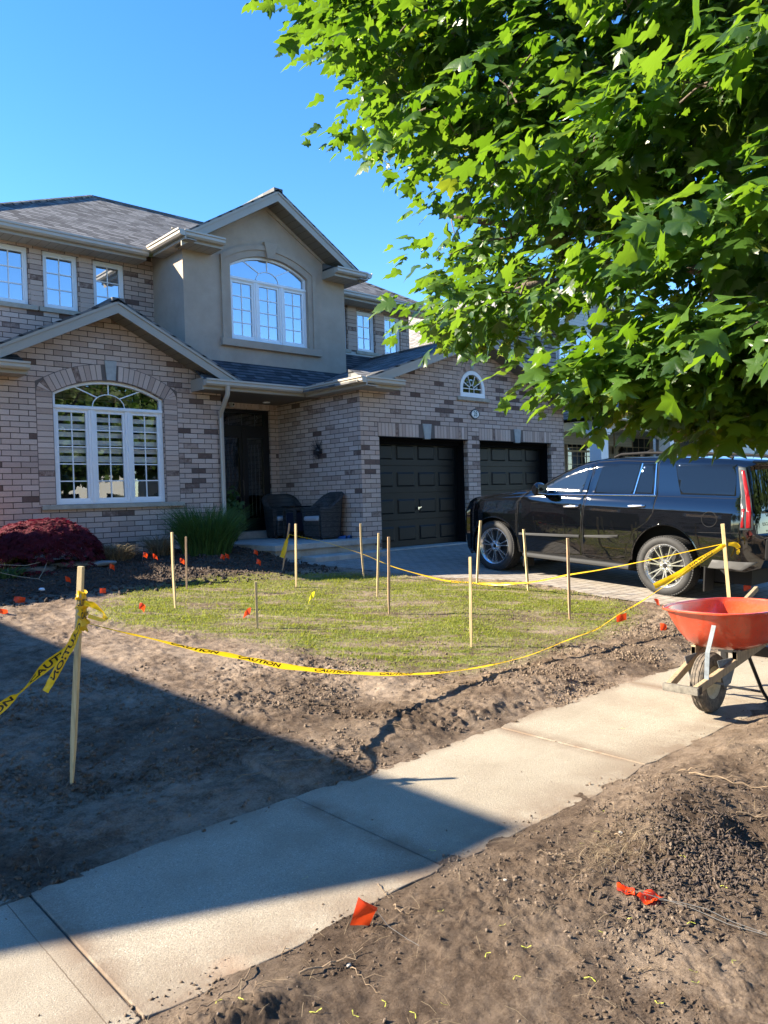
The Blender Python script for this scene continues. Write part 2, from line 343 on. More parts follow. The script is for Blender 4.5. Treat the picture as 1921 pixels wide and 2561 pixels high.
def verge_h(x, y):
    h = -1.6+.055*(fbm(x*2.2, y*2.2, 5, 21)-.45)+.03*np.abs(fbm(x*8, y*8, 4, 25)-.5)+.012*fbm(x*26, y*26, 3, 26)
    m1 = np.exp(-(((x-4.4)/1.5)**2+((y-1.75)/.42)**2)); m2 = np.exp(-(((x-3.4)/.45)**2+((y-1.7)/.28)**2)); m3 = np.exp(-(((x-1.15)/.22)**2+((y-2.02)/.14)**2))
    h = h+m1*(.02+.11*fbm(x*5, y*5, 5, 22))+m2*.10*fbm(x*6, y*6, 4, 23)+m3*.075*(.2+fbm(x*8, y*8, 4, 24)+.8*np.abs(fbm(x*22, y*22, 3, 67)-.5))
    cl_ = np.clip(fbm(x*2.1, y*2.1, 3, 64)-.40, 0, .3)*3.3; h = h+cl_*(.022*np.abs(fbm(x*19, y*19, 4, 65)-.5)*2+.012*fbm(x*48, y*48, 2, 66))
    hole = np.exp(-(((x-3.55)/.14)**2+((y-1.42)/.16)**2)); h = h-hole*.10
    edge = np.clip((2.27+.09*(fbm(x*2.5, x*0+3, 3, 28)-.5)-y)/.16, 0, 1); h = (-1.6+.024*(fbm(x*7, y*7, 4, 29)-.42-np.clip(y-2.24, 0, 1)*2.6))*(1-edge)+h*edge
    return h

# ================================================================== SETTING
def mat_soil():
    mt, nt, p = M('soil'); P = geoP(nt)
    vc = nt.nodes.new('ShaderNodeVertexColor'); vc.layer_name = 'mask'; sp = nt.nodes.new('ShaderNodeSeparateColor'); nt.links.new(vc.outputs[0], sp.inputs[0])
    n1 = noise(nt, 1.6, 6, .62, P); n2 = noise(nt, 11, 6, .68, P); n3 = noise(nt, 85, 4, .7, P)
    t = mth(nt, 'ADD', mth(nt, 'MULTIPLY', n1, .40), mth(nt, 'ADD', mth(nt, 'MULTIPLY', n2, .35), mth(nt, 'MULTIPLY', n3, .25)))
    c = ramp(nt, t, [(.37, (.062, .044, .031)), (.45, (.155, .112, .081)), (.53, (.275, .210, .156)), (.63, (.38, .30, .232))])
    c = mix(nt, mth(nt, 'MULTIPLY', sp.outputs[1], .88), c, ramp(nt, n2, [(.3, (.040, .027, .019)), (.7, (.105, .072, .050))]))   # dark mulch and turned soil
    mossn = mth(nt, 'MULTIPLY', sp.outputs[0], ramp(nt, mth(nt, 'ADD', mth(nt, 'MULTIPLY', n2, .6), mth(nt, 'MULTIPLY', n3, .4)), [(.42, (0, 0, 0)), (.54, (1, 1, 1))]))
    c = mix(nt, mth(nt, 'MULTIPLY', mossn, .9), c, ramp(nt, n3, [(.3, (.07, .105, .014)), (.7, (.20, .265, .032))]))
    nt.links.new(c, p.inputs['Base Color']); p.inputs['Roughness'].default_value = .97; p.inputs['Specular IOR Level'].default_value = .12
    b1 = bump(nt, p, noise(nt, 26, 9, .8, P), .95, .034); bump(nt, p, noise(nt, 130, 5, .75, P), .8, .008, b1); return mt
SOIL = mat_soil()
def hgrid(name, xs, ys, hf, mat, maskf=None):
    X, Y = np.meshgrid(xs, ys, indexing='ij'); Z = hf(X, Y); nx, ny = X.shape
    V = np.stack([X.ravel(), Y.ravel(), Z.ravel()], 1); i = np.arange(nx*ny).reshape(nx, ny)
    F = np.stack([i[:-1, :-1].ravel(), i[1:, :-1].ravel(), i[1:, 1:].ravel(), i[:-1, 1:].ravel()], 1)
    o = np_mesh(name, V, F, mat, smooth=True)
    if maskf is not None:
        a = o.data.color_attributes.new('mask', 'FLOAT_COLOR', 'POINT'); c = np.zeros((len(V), 4), np.float32); r_, g_ = maskf(V[:, 0], V[:, 1]); c[:, 0] = r_; c[:, 1] = g_; c[:, 3] = 1
        a.data.foreach_set('color', c.ravel())
    return o
def yh2(x, y):
    h = yard_h(x, y); return np.where(inpoly(x, y, DRV), gz(y)-.14, h)
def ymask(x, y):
    lm = lawn_mask(x, y)*np.clip((shade_streak(x, y)-.375)*7, .15, 1)*np.clip((fbm(x*1.3, y*1.3, 3, 91)-.24)*5, .6, 1)  # green thinned in the streaks that imitate clump shadows
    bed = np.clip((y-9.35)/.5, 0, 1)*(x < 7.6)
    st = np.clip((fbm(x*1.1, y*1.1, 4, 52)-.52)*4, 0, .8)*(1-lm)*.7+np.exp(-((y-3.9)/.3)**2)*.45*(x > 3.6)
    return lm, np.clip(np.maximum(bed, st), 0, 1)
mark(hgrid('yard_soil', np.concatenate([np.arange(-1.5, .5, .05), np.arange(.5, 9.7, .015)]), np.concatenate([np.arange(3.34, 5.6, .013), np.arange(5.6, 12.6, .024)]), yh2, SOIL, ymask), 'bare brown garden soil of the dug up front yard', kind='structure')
def vmask(x, y):
    d = np.clip((fbm(x*1.5, y*1.5, 4, 60)-.5)*3.5, 0, .6)
    b = np.exp(-(((x-3.35)/.5)**2+((y-1.62)/.3)**2))+np.exp(-(((x-1.15)/.2)**2+((y-2.02)/.12)**2))*.8
    return x*0, np.clip(.30+d*.7+b*.5, 0, 1)
mark(hgrid('verge_soil', np.concatenate([np.arange(.3, 4.6, .011), np.arange(4.6, 8, .03)]), np.arange(.4, 2.47, .0105), verge_h, SOIL, vmask), 'loose brown soil of the verge beside the sidewalk', kind='structure')
GRASSG = simple('far_grass', (.07, .10, .03), .95, var=.4, vscale=3)
#
xs = np.concatenate([[-400, -100, -30, -12], np.arange(-6, 30, 1.0), [40, 100, 400]]); ys = np.concatenate([[-400, -60, -6, -.5, 1, 3.3], np.arange(3.4, 13, .8), [20, 60, 400]])
mark(hgrid('ground', xs, ys, lambda x, y: gz(y)-.22+0*x, GRASSG), 'grassy ground', kind='structure')
# road behind the camera with its kerb
ASPH = simple('asphalt', (.05, .05, .052), .95, var=.25, vscale=6, bmp=.5, bscale=90)
b_ = MB(); b_.box(-80, 90, -9.8, -1.9, -1.80, -1.72); mark(b_.build('road', ASPH), kind='structure')
b_ = MB(); b_.box(-80, 90, -1.9, -1.72, -1.8, -1.60); b_.box(-80, 90, -9.98, -9.8, -1.8, -1.60); mark(b_.build('kerb', CONC, bevel=.02), kind='structure')
b_ = MB(); b_.box(-80, 90, -1.70, .42, -1.80, -1.635); mark(b_.build('verge', SOIL), kind='structure')
# sidewalk slabs
def mat_sidewalk():
    mt, nt, p = M('sidewalk_concrete'); P = geoP(nt)
    c = ramp(nt, noise(nt, 1.4, 6, .6, P), [(.3, (.30, .26, .20)), (.7, (.395, .35, .275))])
    c = mix(nt, ramp(nt, noise(nt, 170, 4, .85, P), [(.38, (.95, .95, .95)), (.56, (0, 0, 0))]), c, (.19, .165, .13))
    c = mix(nt, ramp(nt, noise(nt, 150, 2, .6, P), [(.62, (0, 0, 0)), (.72, (.6, .6, .6))]), c, (.62, .59, .52))
    g = nt.nodes.new('ShaderNodeSeparateXYZ'); nt.links.new(P, g.inputs[0])
    # washed soil stains near joints, along both edges, and a rust mark
    sv = None
    for xj in (-.70, 1.0, 2.37, 4.08, 5.77, 7.46):
        d = mth(nt, 'ABSOLUTE', mth(nt, 'SUBTRACT', g.outputs[0], xj)); q = mth(nt, 'SUBTRACT', 1, mth(nt, 'DIVIDE', d, .13), clamp=True); sv = q if sv is None else mth(nt, 'MAXIMUM', sv, q)
    e = mth(nt, 'MAXIMUM', mth(nt, 'SUBTRACT', 1, mth(nt, 'DIVIDE', mth(nt, 'SUBTRACT', g.outputs[1], 2.25), .36), clamp=True), mth(nt, 'MULTIPLY', mth(nt, 'SUBTRACT', 1, mth(nt, 'DIVIDE', mth(nt, 'SUBTRACT', 3.40, g.outputs[1]), .10), clamp=True), .7))
    sv = mth(nt, 'MULTIPLY', mth(nt, 'MAXIMUM', sv, e), ramp(nt, noise(nt, 4, 5, .65, P), [(.32, (0, 0, 0)), (.55, (1, 1, 1))]))
    c = mix(nt, mth(nt, 'MULTIPLY', sv, .88), c, (.16, .112, .078))
    sl = mth(nt, 'LESS_THAN', mth(nt, 'ABSOLUTE', mth(nt, 'SUBTRACT', g.outputs[0], mth(nt, 'ADD', .905, mth(nt, 'MULTIPLY', noise(nt, 20, 2, .5, P), .006)))), .0022); c = mix(nt, mth(nt, 'MULTIPLY', sl, .8), c, (.09, .065, .045))
    rx = mth(nt, 'POWER', mth(nt, 'DIVIDE', mth(nt, 'SUBTRACT', g.outputs[0], 1.33), .09), 2); ry = mth(nt, 'POWER', mth(nt, 'DIVIDE', mth(nt, 'SUBTRACT', g.outputs[1], 2.32), .08), 2)
    c = mix(nt, mth(nt, 'MULTIPLY', mth(nt, 'SUBTRACT', 1, mth(nt, 'ADD', rx, ry), clamp=True), .18), c, (.45, .22, .11))
    c = mix(nt, mth(nt, 'MULTIPLY', ramp(nt, noise(nt, 2.6, 5, .7, P), [(.46, (0, 0, 0)), (.68, (1, 1, 1))]), .55), c, (.22, .185, .14))
    nt.links.new(c, p.inputs['Base Color']); p.inputs['Roughness'].default_value = .93; p.inputs['Specular IOR Level'].default_value = .2
    b1 = bump(nt, p, noise(nt, 60, 3, .6, P), .35, .006); bump(nt, p, noise(nt, 230, 3, .8, P), .75, .005, b1); return mt
SIDEW = mat_sidewalk(); b_ = MB()
js = [-12.5, -10.8, -9.1, -7.4, -5.7, -4.05, -2.4, -.70, 1.0, 2.37, 4.08, 5.77, 7.46, 9.15, 10.85, 12.5, 14.2, 15.9, 17.6, 19.3, 21, 22.7, 24.4]
jr = random.Random(5)
def edgey(x, s): return (.008*math.sin(x*6.3+s)+.012*math.sin(x*2.7+s*2)+.006*math.sin(x*17+s*3))
for a, b in zip(js[:-1], js[1:]):
    n = 16; up_ = []; lo_ = []
    x0, x1 = a+.004, b-.004
    for k in range(n+1):
        x = x0+(x1-x0)*k/n; c = .02 if k in (0, n) else 0
        lo_.append((x, 2.27+edgey(x, 1)+c)); up_.append((x, 3.40+edgey(x, 4)-c))
    b_.prism(lo_+up_[::-1], 'z', -1.72, -1.60+jr.uniform(-.003, .003))
mark(b_.build('sidewalk', SIDEW, bevel=.005), 'sandy grey concrete sidewalk', kind='structure')
b_ = MB(); b_.box(-12, 24, 2.30, 3.37, -1.75, -1.607); mark(b_.build('sidewalk_bed', simple('joint_soil', (.06, .045, .035), .95)), kind='structure')
# tooled border line beside the near joint
# driveway pavers
def cdt(outline, step, holes=()):
    xs_ = [p[0] for p in outline]; ys_ = [p[1] for p in outline]; pts = [Vector(p) for p in outline]; n = len(outline); edges = [(i, (i+1) % n) for i in range(n)]
    x = min(xs_)+step/2
    while x < max(xs_):
        y = min(ys_)+step/2
        while y < max(ys_):
            if inpoly(np.array(x), np.array(y), outline): pts.append(Vector((x, y)))
            y += step
        x += step
    v, e, f, *_ = delaunay_2d_cdt(pts, edges, [], 1, 1e-5)
    return [tuple(q) for q in v], [tuple(q) for q in f]
v2, f2 = cdt(DRV, .3)
def mat_paver():
    mt, nt, p = M('paver'); uv = uvco(nt); mp = N(nt, 'ShaderNodeMapping'); mp.inputs['Rotation'].default_value = (0, 0, R(0)); nt.links.new(uv, mp.inputs[0])
    b = N(nt, 'ShaderNodeTexBrick', Scale=1.0); b.offset = .5; b.inputs['Color1'].default_value = (0, 0, 0, 1); b.inputs['Color2'].default_value = (1, 1, 1, 1); b.inputs['Mortar Size'].default_value = .006; b.inputs['Mortar Smooth'].default_value = .4
    b.inputs['Brick Width'].default_value = .21; b.inputs['Row Height'].default_value = .14; nt.links.new(mp.outputs[0], b.inputs['Vector'])
    c = ramp(nt, b.outputs['Color'], [(0, (.27, .235, .20)), (.5, (.34, .30, .255)), (1, (.30, .275, .25))])
    c = mix(nt, mth(nt, 'MULTIPLY', noise(nt, 90, 4, .7, uv), .4), c, (.16, .14, .12)); c = mix(nt, b.outputs['Fac'], c, (.07, .06, .05))
    nt.links.new(c, p.inputs['Base Color']); p.inputs['Roughness'].default_value = .92; p.inputs['Specular IOR Level'].default_value = .2
    bump(nt, p, mth(nt, 'SUBTRACT', mth(nt, 'MULTIPLY', noise(nt, 90, 4, .6, uv), .3), b.outputs['Fac']), .8, .006); return mt
PAVER = mat_paver(); b_ = MB(); b_.add([(x, y, float(dz(x, y))) for x, y in v2], f2)
o = b_.build('driveway', PAVER); box_fix = o.data.uv_layers[0]
for l in o.data.loops:
    q = o.data.vertices[l.vertex_index].co; box_fix.data[l.index].uv = (q.x, q.y)
mark(o, 'interlocking stone driveway', kind='structure')

# ---- scatter helper: many small copies of template meshes merged in one mesh
def scatter(tmpls, P, S, rots, name, mat, parent=None, smooth=False, loc=(0, 0, 0)):
    """tmpls: list of (V,F) arrays with the same face size; rots (n,3,3)"""
    Vs = []; Fs = []; base = 0; n = len(P); idx = rng.integers(0, len(tmpls), n)
    for t, (V, F) in enumerate(tmpls):
        w = np.where(idx == t)[0]
        if not len(w): continue
        s = S[w]; s = s[:, None, None] if s.ndim == 1 else s[:, None, :]
        v = np.einsum('nij,nkj->nki', rots[w], V[None]*s)+P[w][:, None, :]
        Vs.append(v.reshape(-1, 3)); off = (np.arange(len(w))*len(V))[:, None, None]+base
        Fs.append((F[None]+off).reshape(-1, F.shape[1])); base += len(w)*len(V)
    return np_mesh(name, np.concatenate(Vs), np.concatenate(Fs), mat, parent, smooth, loc)
def rot_rand(n):
    q = rng.normal(size=(n, 4)); q /= np.linalg.norm(q, axis=1)[:, None]; w, x, y, z = q.T
    return np.stack([1-2*(y*y+z*z), 2*(x*y-z*w), 2*(x*z+y*w), 2*(x*y+z*w), 1-2*(x*x+z*z), 2*(y*z-x*w), 2*(x*z-y*w), 2*(y*z+x*w), 1-2*(x*x+y*y)], 1).reshape(-1, 3, 3)
def rot_z(a):
    c, s = np.cos(a), np.sin(a); z = 0*a; return np.stack([c, -s, z, s, c, z, z, z, z+1], 1).reshape(-1, 3, 3)
def ico():
    bm = bmesh.new(); bmesh.ops.create_icosphere(bm, subdivisions=1, radius=1); V = np.array([v.co[:] for v in bm.verts]); F = np.array([[v.index for v in f.verts] for f in bm.faces]); bm.free(); return V, F
IV, IF = ico()
CL = [(IV*np.clip(1+.45*rng.normal(size=(len(IV), 1)), .35, 1.9)*np.array([1, rng.uniform(.6, 1), .6]), IF) for _ in range(10)]
# crumbs of soil
def crumbs(n, x0, x1, y0, y1, hf, smin, smax, dens):
    x = rng.uniform(x0, x1, n); y = rng.uniform(y0, y1, n); k = dens(x, y) > rng.random(n); x = x[k]; y = y[k]
    s = smin+(smax-smin)*rng.random(len(x))**3.5
    return np.stack([x, y, hf(x, y)+s*.2], 1), s
p1, s1 = crumbs(60000, .4, 7, .5, 2.38, verge_h, .0020, .0105, lambda x, y: np.clip((fbm(x*3, y*3, 3, 70)-.44)*3.5, .04, 1)*np.where(x > 4.5, .6, 1))
p2, s2 = crumbs(70000, .6, 9.2, 3.36, 6.2, yard_h, .003, .017, lambda x, y: np.clip((fbm(x*2, y*2, 3, 71)-.42)*4, .05, 1)*(1-lawn_mask(x, y)*.93)*(1-inpoly(x, y, DRV)))
p3, s3 = crumbs(9000, 1.5, 7.5, 9.2, 12.2, yard_h, .006, .04, lambda x, y: .5+0*x)
p4, s4 = crumbs(7000, .5, 8, 2.28, 3.4, lambda x, y: 0*x-1.599, .0012, .0065, lambda x, y: (np.exp(-((y-3.4)/.06)**2)+np.exp(-((y-2.27)/.08)**2))*np.clip((fbm(x*3, y*3, 3, 77)-.4)*4, 0, 1)+.02)
PP = np.concatenate([p1, p2, p4]); SS = np.concatenate([s1, s2, s4])
def mat_clod():
    mt, nt, p = M('soil_crumbs'); g = nt.nodes.new('ShaderNodeNewGeometry')
    nt.links.new(ramp(nt, g.outputs['Random Per Island'], [(0, (.060, .042, .030)), (.6, (.15, .107, .078)), (.97, (.24, .175, .13)), (1, (.36, .30, .24))]), p.inputs['Base Color']); p.inputs['Roughness'].default_value = .97; p.inputs['Specular IOR Level'].default_value = .1
    bump(nt, p, noise(nt, 150, 3, .7, g.outputs['Position']), .5, .004); return mt
mark(scatter(CL, PP, SS, rot_rand(len(PP)), 'soil_crumbs', SOIL), 'loose crumbs of soil strewn over the yard', 'soil', kind='stuff')
# mulch chips: dark slivers in the heap on the right and in the planting bed
n = 1500; x = np.concatenate([rng.normal(3.35, .34, n)[:800], rng.normal(3.0, .25, 1500), rng.uniform(1.5, 7.3, 5000)]); y = np.concatenate([rng.normal(1.66, .17, n)[:800], rng.normal(1.45, .13, 1500), rng.uniform(9.7, 12.2, 5000)])
k = np.abs(y) > .45; x = x[k]; y = y[k]; k = (y > 5) | (y < 2.25); x = x[k]; y = y[k]; near = y < 5
z = np.where(near, verge_h(x, y), yard_h(x, y))+.004; s = np.where(near, rng.uniform(.004, .016, len(x)), rng.uniform(.012, .035, len(x)))
BX = (np.array([[-1, -.35, -.12], [1, -.25, -.12], [1, .3, -.12], [-1, .35, -.12], [-.9, -.3, .12], [1.1, -.2, .12], [.9, .3, .12], [-1, .25, .12]], float), np.array([[0, 3, 2, 1], [4, 5, 6, 7], [0, 1, 5, 4], [1, 2, 6, 5], [2, 3, 7, 6], [3, 0, 4, 7]]))
MULCH = simple('mulch', (.058, .041, .031), .9, var=.6, vscale=60); DARKS = simple('dark_soil', (.045, .032, .024), .95, var=.5, vscale=40)
mark(scatter(CL, p3, s3, rot_rand(len(p3)), 'bed_soil_crumbs', DARKS), 'dark crumbs of soil in the planting bed', 'soil', kind='stuff')
mark(scatter([BX], np.stack([x, y, z], 1), s, rot_rand(len(x)), 'mulch_chips', MULCH), 'dark wood chips of mulch on the soil', 'mulch', kind='stuff')
# fine dead roots and straw on the soil
n = 3600; x = np.concatenate([rng.uniform(.8, 6, 1500), rng.normal(2.95, .16, 700), rng.uniform(1, 9, 1400)]); y = np.concatenate([rng.uniform(.6, 2.3, 1500), rng.normal(1.78, .09, 700), rng.uniform(3.5, 4.8, 1400)])
z = np.where(y < 2.5, verge_h(x, y), yard_h(x, y))+.006
TS = (np.array([[-1, -.012, 0], [1, -.012, .0], [1, .012, .0], [-1, .012, 0], [0, -.012, .22], [0, .012, .22]], float), np.array([[0, 4, 5, 3], [4, 1, 2, 5]]))
rr = rot_z(rng.uniform(0, 6.28, n)); tl = rng.normal(0, .25, n); ct, st_ = np.cos(tl), np.sin(tl); o1 = 0*tl
rr = np.einsum('nij,njk->nik', rr, np.stack([ct, o1, -st_, o1, o1+1, o1, st_, o1, ct], 1).reshape(-1, 3, 3))
STRAW = mat_leaf('straw', (.16, .11, .06), (.40, .31, .19), (.2, .15, .08), .1)
mark(scatter([TS], np.stack([x, y, z], 1), rng.uniform(.008, .045, n), rr, 'dead_roots', STRAW), 'fine dead roots and straw on the soil', 'dead roots', kind='stuff')
# sparse young grass of the lawn patch
n = 210000; x = rng.uniform(3, 9.1, n); y = rng.uniform(4.3, 9.9, n)
den = lawn_mask(x, y)*np.clip((shade_streak(x, y)-.37)*6, .18, 1)*np.clip((fbm(x*1.3, y*1.3, 3, 91)-.24)*5, .6, 1)*np.clip(1.25-.5*np.clip((5.6-y), 0, 2), .3, 1)
k = den > rng.random(n); x = x[k]; y = y[k]; n = len(x)
GB = [(np.array([[-.11, 0, 0], [.11, 0, 0], [.09, .25, .6], [-.09, .25, .6], [.012, .8, 1.0], [-.012, .8, 1.0]], float), np.array([[0, 1, 2, 3], [3, 2, 4, 5]])), (np.array([[-.11, 0, 0], [.11, 0, 0], [.1, .5, .42], [-.1, .5, .42], [.012, 1.3, .5], [-.012, 1.3, .5]], float), np.array([[0, 1, 2, 3], [3, 2, 4, 5]]))]
BLADE = mat_leaf('young_grass', (.095, .12, .012), (.27, .285, .035), (.37, .40, .03), .45, .6)
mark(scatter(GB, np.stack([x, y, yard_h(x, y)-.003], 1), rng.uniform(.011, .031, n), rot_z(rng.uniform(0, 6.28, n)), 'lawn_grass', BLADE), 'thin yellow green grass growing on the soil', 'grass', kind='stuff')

# ================================================================== BRICK HOUSE
def arc_pts(x0, x1, zs, zt, n=20, grow=0.0):
    """segmental arch from (x1,zs) over the top to (x0,zs)"""
    w = x1-x0; h = zt-zs; r_ = (w*w/4+h*h)/(2*h); cx = (x0+x1)/2; cz = zt-r_; a = math.asin(min(1, w/2/r_)); r2 = r_+grow
    if h > w/2: a = math.pi-a
    return [(cx+r2*math.sin(a-2*a*k/n), cz+r2*math.cos(a-2*a*k/n)) for k in range(n+1)]
def arched(x0, x1, z0, zs, zt, n=20, inset=0.0):
    pts = arc_pts(x0+inset, x1-inset, zs, zt-inset, n); return [(x0+inset, z0+inset), (x1-inset, z0+inset)]+pts
def rect(x0, x1, z0, z1): return [(x0, z0), (x1, z0), (x1, z1), (x0, z1)]
def plate(mb, outer, holes, y0, y1, mi=0, sides=True, rev_mi=None):
    """vertical plate facing -Y: front face at y0, hole reveals (and outer rim) back to y1"""
    loops = [[Vector((x, y0, z)) for x, z in outer]]+[[Vector((x, y0, z)) for x, z in h] for h in holes]
    flat = [p for l in loops for p in l]; tris = tessellate_polygon(loops); fs = []
    for t in tris:
        a, b, c = [flat[i] for i in t]; nrm = (b-a).cross(c-a)
        if nrm.length < 1e-12: continue
        fs.append(tuple(t) if nrm.y < 0 else tuple(reversed(t)))
    mb.add([tuple(p) for p in flat], fs, mi)
    for k, l in enumerate([outer]+list(holes)):
        if k == 0 and not sides: continue
        ar = sum(l[i][0]*l[(i+1) % len(l)][1]-l[(i+1) % len(l)][0]*l[i][1] for i in range(len(l)))
        if (ar > 0) != (k == 0): l = l[::-1]
        nn = len(l); v = [(x, y0, z) for x, z in l]+[(x, y1, z) for x, z in l]
        mb.add(v, [(i, nn+i, nn+(i+1) % nn, (i+1) % nn) for i in range(nn)], (rev_mi if rev_mi is not None else mi))
HOUSE = thing('brick_house', 'two storey pink brick house with a stucco gable bay and two dark garage doors', 'house', (9.4, 12.0, -1.0))
def hb(mb, name, mat, parent=HOUSE, **k): return mb.build(name, mat, parent, **k)
def hsplit(pieces, name, mat, **k):
    for fn in pieces: q = MB(); fn(q); hb(q, name, mat, **k)
YL, Y2, YB, YD, YG = 12.36, 13.944, 12.75, 13.30, 10.67
# --- walls
b_ = MB()
LWIN = arched(4.31, 6.165, .03, 1.79, 2.04)
plate(b_, [(3.19, -.93), (7.29, -.93), (7.29, 2.24), (5.24, 3.22), (3.19, 2.24)], [LWIN], YL, YL+.11, sides=False)
b_.add([(7.29, YL, -1.1), (7.29, YD, -1.1), (7.29, YD, 2.24), (7.29, YL, 2.24)], [(0, 1, 2, 3)])
b_.add([(3.19, YL, -1.1), (3.19, 14.2, -1.1), (3.19, 14.2, 2.24), (3.19, YL, 2.24)], [(3, 2, 1, 0)])
hb(b_, 'brick_wall', BRICK)
hsplit([lambda q: plate(q, rect(3.175, 7.305, -1.3, -.93), [], YL-.015, YL+.3), lambda q: q.box(9.155, 9.6, YG-.015, YG+.2, -1.3, -.93)], 'foundation', CONC)
w6 = [(3.93, 4.53), (4.78, 5.385), (5.665, 6.255)]; w7 = [(11.07, 11.66), (11.97, 12.53), (12.85, 13.40)]
b_ = MB(); plate(b_, [(3.65, 1.9), (6.83, 1.9), (6.83, 4.75), (3.65, 4.75)], [rect(a, c, 3.50, 4.50) for a, c in w6], Y2, Y2+.10, sides=False)
b_.add([(3.65, Y2, 1.9), (3.65, 21, 1.9), (3.65, 21, 4.75), (3.65, Y2, 4.75)], [(3, 2, 1, 0)]); hb(b_, 'brick_wall', BRICK)
b_ = MB(); plate(b_, [(10.61, 2.0), (13.70, 2.0), (13.70, 4.75), (10.61, 4.75)], [rect(a, c, 3.49, 4.46) for a, c in w7], Y2, Y2+.10, sides=False)
b_.add([(13.70, Y2, 2.0), (13.70, 21, 2.0), (13.70, 21, 4.75), (13.70, Y2, 4.75)], [(0, 1, 2, 3)]); hb(b_, 'brick_wall', BRICK)
# door wall with entrance
b_ = MB(); plate(b_, rect(7.29, 9.17, -1.1, 2.25), [rect(7.74, 8.98, -.60, 1.85)], YD, YD+.20); hb(b_, 'brick_wall', BRICK)
# garage walls
GW = arched(11.90, 12.68, 2.03, 2.21, 2.595, 16)
b_ = MB(); plate(b_, [(9.17, -.95), (9.62, -.95), (9.62, 1.14), (12.09, 1.14), (12.09, -1.05), (12.475, -1.05), (12.475, 1.14), (15.02, 1.14), (15.02, -1.05), (15.54, -1.05), (15.54, 2.10), (12.33, 3.22), (9.17, 2.10)], [GW], YG, YG+.33, sides=False)
for xa, xb in ((9.62, 12.09), (12.475, 15.02)):
    b_.add([(xa, YG, -1.1), (xa, YG+.11, -1.1), (xa, YG+.11, 1.14), (xa, YG, 1.14)], [(0, 1, 2, 3)]); b_.add([(xb, YG, -1.1), (xb, YG+.11, -1.1), (xb, YG+.11, 1.14), (xb, YG, 1.14)], [(3, 2, 1, 0)])
    b_.add([(xa, YG, 1.14), (xb, YG, 1.14), (xb, YG+.11, 1.14), (xa, YG+.11, 1.14)], [(3, 2, 1, 0)])
b_.add([(9.17, YG, -.95), (9.17, YD, -.95), (9.17, YD, 2.25), (9.17, YG, 2.25)], [(3, 2, 1, 0)]); b_.add([(15.54, YG, -1.2), (15.54, 14, -1.2), (15.54, 14, 2.25), (15.54, YG, 2.25)], [(0, 1, 2, 3)])
hb(b_, 'garage_wall', BRICK)
# --- stucco bay
SWIN = arched(7.80, 9.625, 3.10, 4.51, 4.79)
b_ = MB(); plate(b_, [(6.83, 2.2), (10.61, 2.2), (10.61, 4.80), (8.68, 5.93), (6.83, 4.80)], [SWIN], YB, YB+.12, sides=False)
b_.add([(6.83, YB, 2.0), (6.83, Y2, 2.0), (6.83, Y2, 4.80), (6.83, YB, 4.80)], [(3, 2, 1, 0)]); b_.add([(10.61, YB, 2.0), (10.61, Y2, 2.0), (10.61, Y2, 4.80), (10.61, YB, 4.80)], [(0, 1, 2, 3)])
hb(b_, 'stucco_wall', STUCCO)
b_ = MB()   # raised surround, keystone, sill, rake band
so = [(7.60, 3.09), (7.60, 4.66)]+arc_pts(7.60, 9.825, 4.66, 5.00)[::-1]+[(9.825, 3.09)]; si = [(9.735, 3.09)]+arc_pts(7.69, 9.735, 4.60, 4.91)+[(7.69, 3.09)]
plate(b_, so+si, [], YB-.045, YB); hb(b_, 'window_surround', STUCCO, bevel=.006)
b_ = MB(); plate(b_, [(7.69, 3.09), (7.80, 3.09), (7.80, 4.51)]+arc_pts(7.80, 9.625, 4.51, 4.79)[::-1][1:-1]+[(9.625, 4.51), (9.625, 3.09), (9.735, 3.09)]+arc_pts(7.69, 9.735, 4.60, 4.91)[:], [], YB-.022, YB); hb(b_, 'window_surround', STUCCO)
b_ = MB(); b_.prism([(8.565, 5.07), (8.865, 5.07), (8.80, 4.76), (8.63, 4.76)], 'y', YB-.075, YB); hb(b_, 'key_stone', STUCCO, bevel=.006)
b_ = MB(); b_.box(7.56, 9.91, YB-.085, YB, 2.95, 3.09); hb(b_, 'window_sill', STUCCO, bevel=.008)
b_ = MB()
for s in (-1, 1):
    x0 = 8.68; e = 1.93*s
    b_.prism([(x0, 5.94), (x0+e, 5.94-.605*abs(e)), (x0+e, 5.74-.605*abs(e)), (x0, 5.70)], 'y', YB-.03, YB)
hb(b_, 'rake_band', STUCCO)
# --- brick dressings: single bricks standing 6 mm proud
def soldier(b, x0, x1, z0, z1, y, w=.088, skip=None):
    n = max(1, round((x1-x0)/w)); w = (x1-x0)/n
    for k in range(n):
        a, c = x0+k*w+.005, x0+(k+1)*w-.005
        if skip and c > skip[0] and a < skip[1]: continue
        b.box(a, c, y-.006, y+.05, z0+.005, z1-.005)
def voussoirs(b, x0, x1, zs, zt, t, y, n, skip=None):
    w = x1-x0; h = zt-zs; r_ = (w*w/4+h*h)/(2*h); cx = (x0+x1)/2; cz = zt-r_; a = math.asin(min(1, w/2/r_))
    if h > w/2: a = math.pi-a
    for k in range(n):
        a0 = -a+2*a*k/n; a1 = -a+2*a*(k+1)/n; g = .005/r_
        xm = cx+(r_+t/2)*math.sin((a0+a1)/2)
        if skip and skip[0] < xm < skip[1]: continue
        P = lambda rr, q: (cx+rr*math.sin(q), cz+rr*math.cos(q))
        b.prism([P(r_+.006, a0+g), P(r_+.006, a1-g), P(r_+t, a1-g), P(r_+t, a0+g)], 'y', y-.006, y+.05)
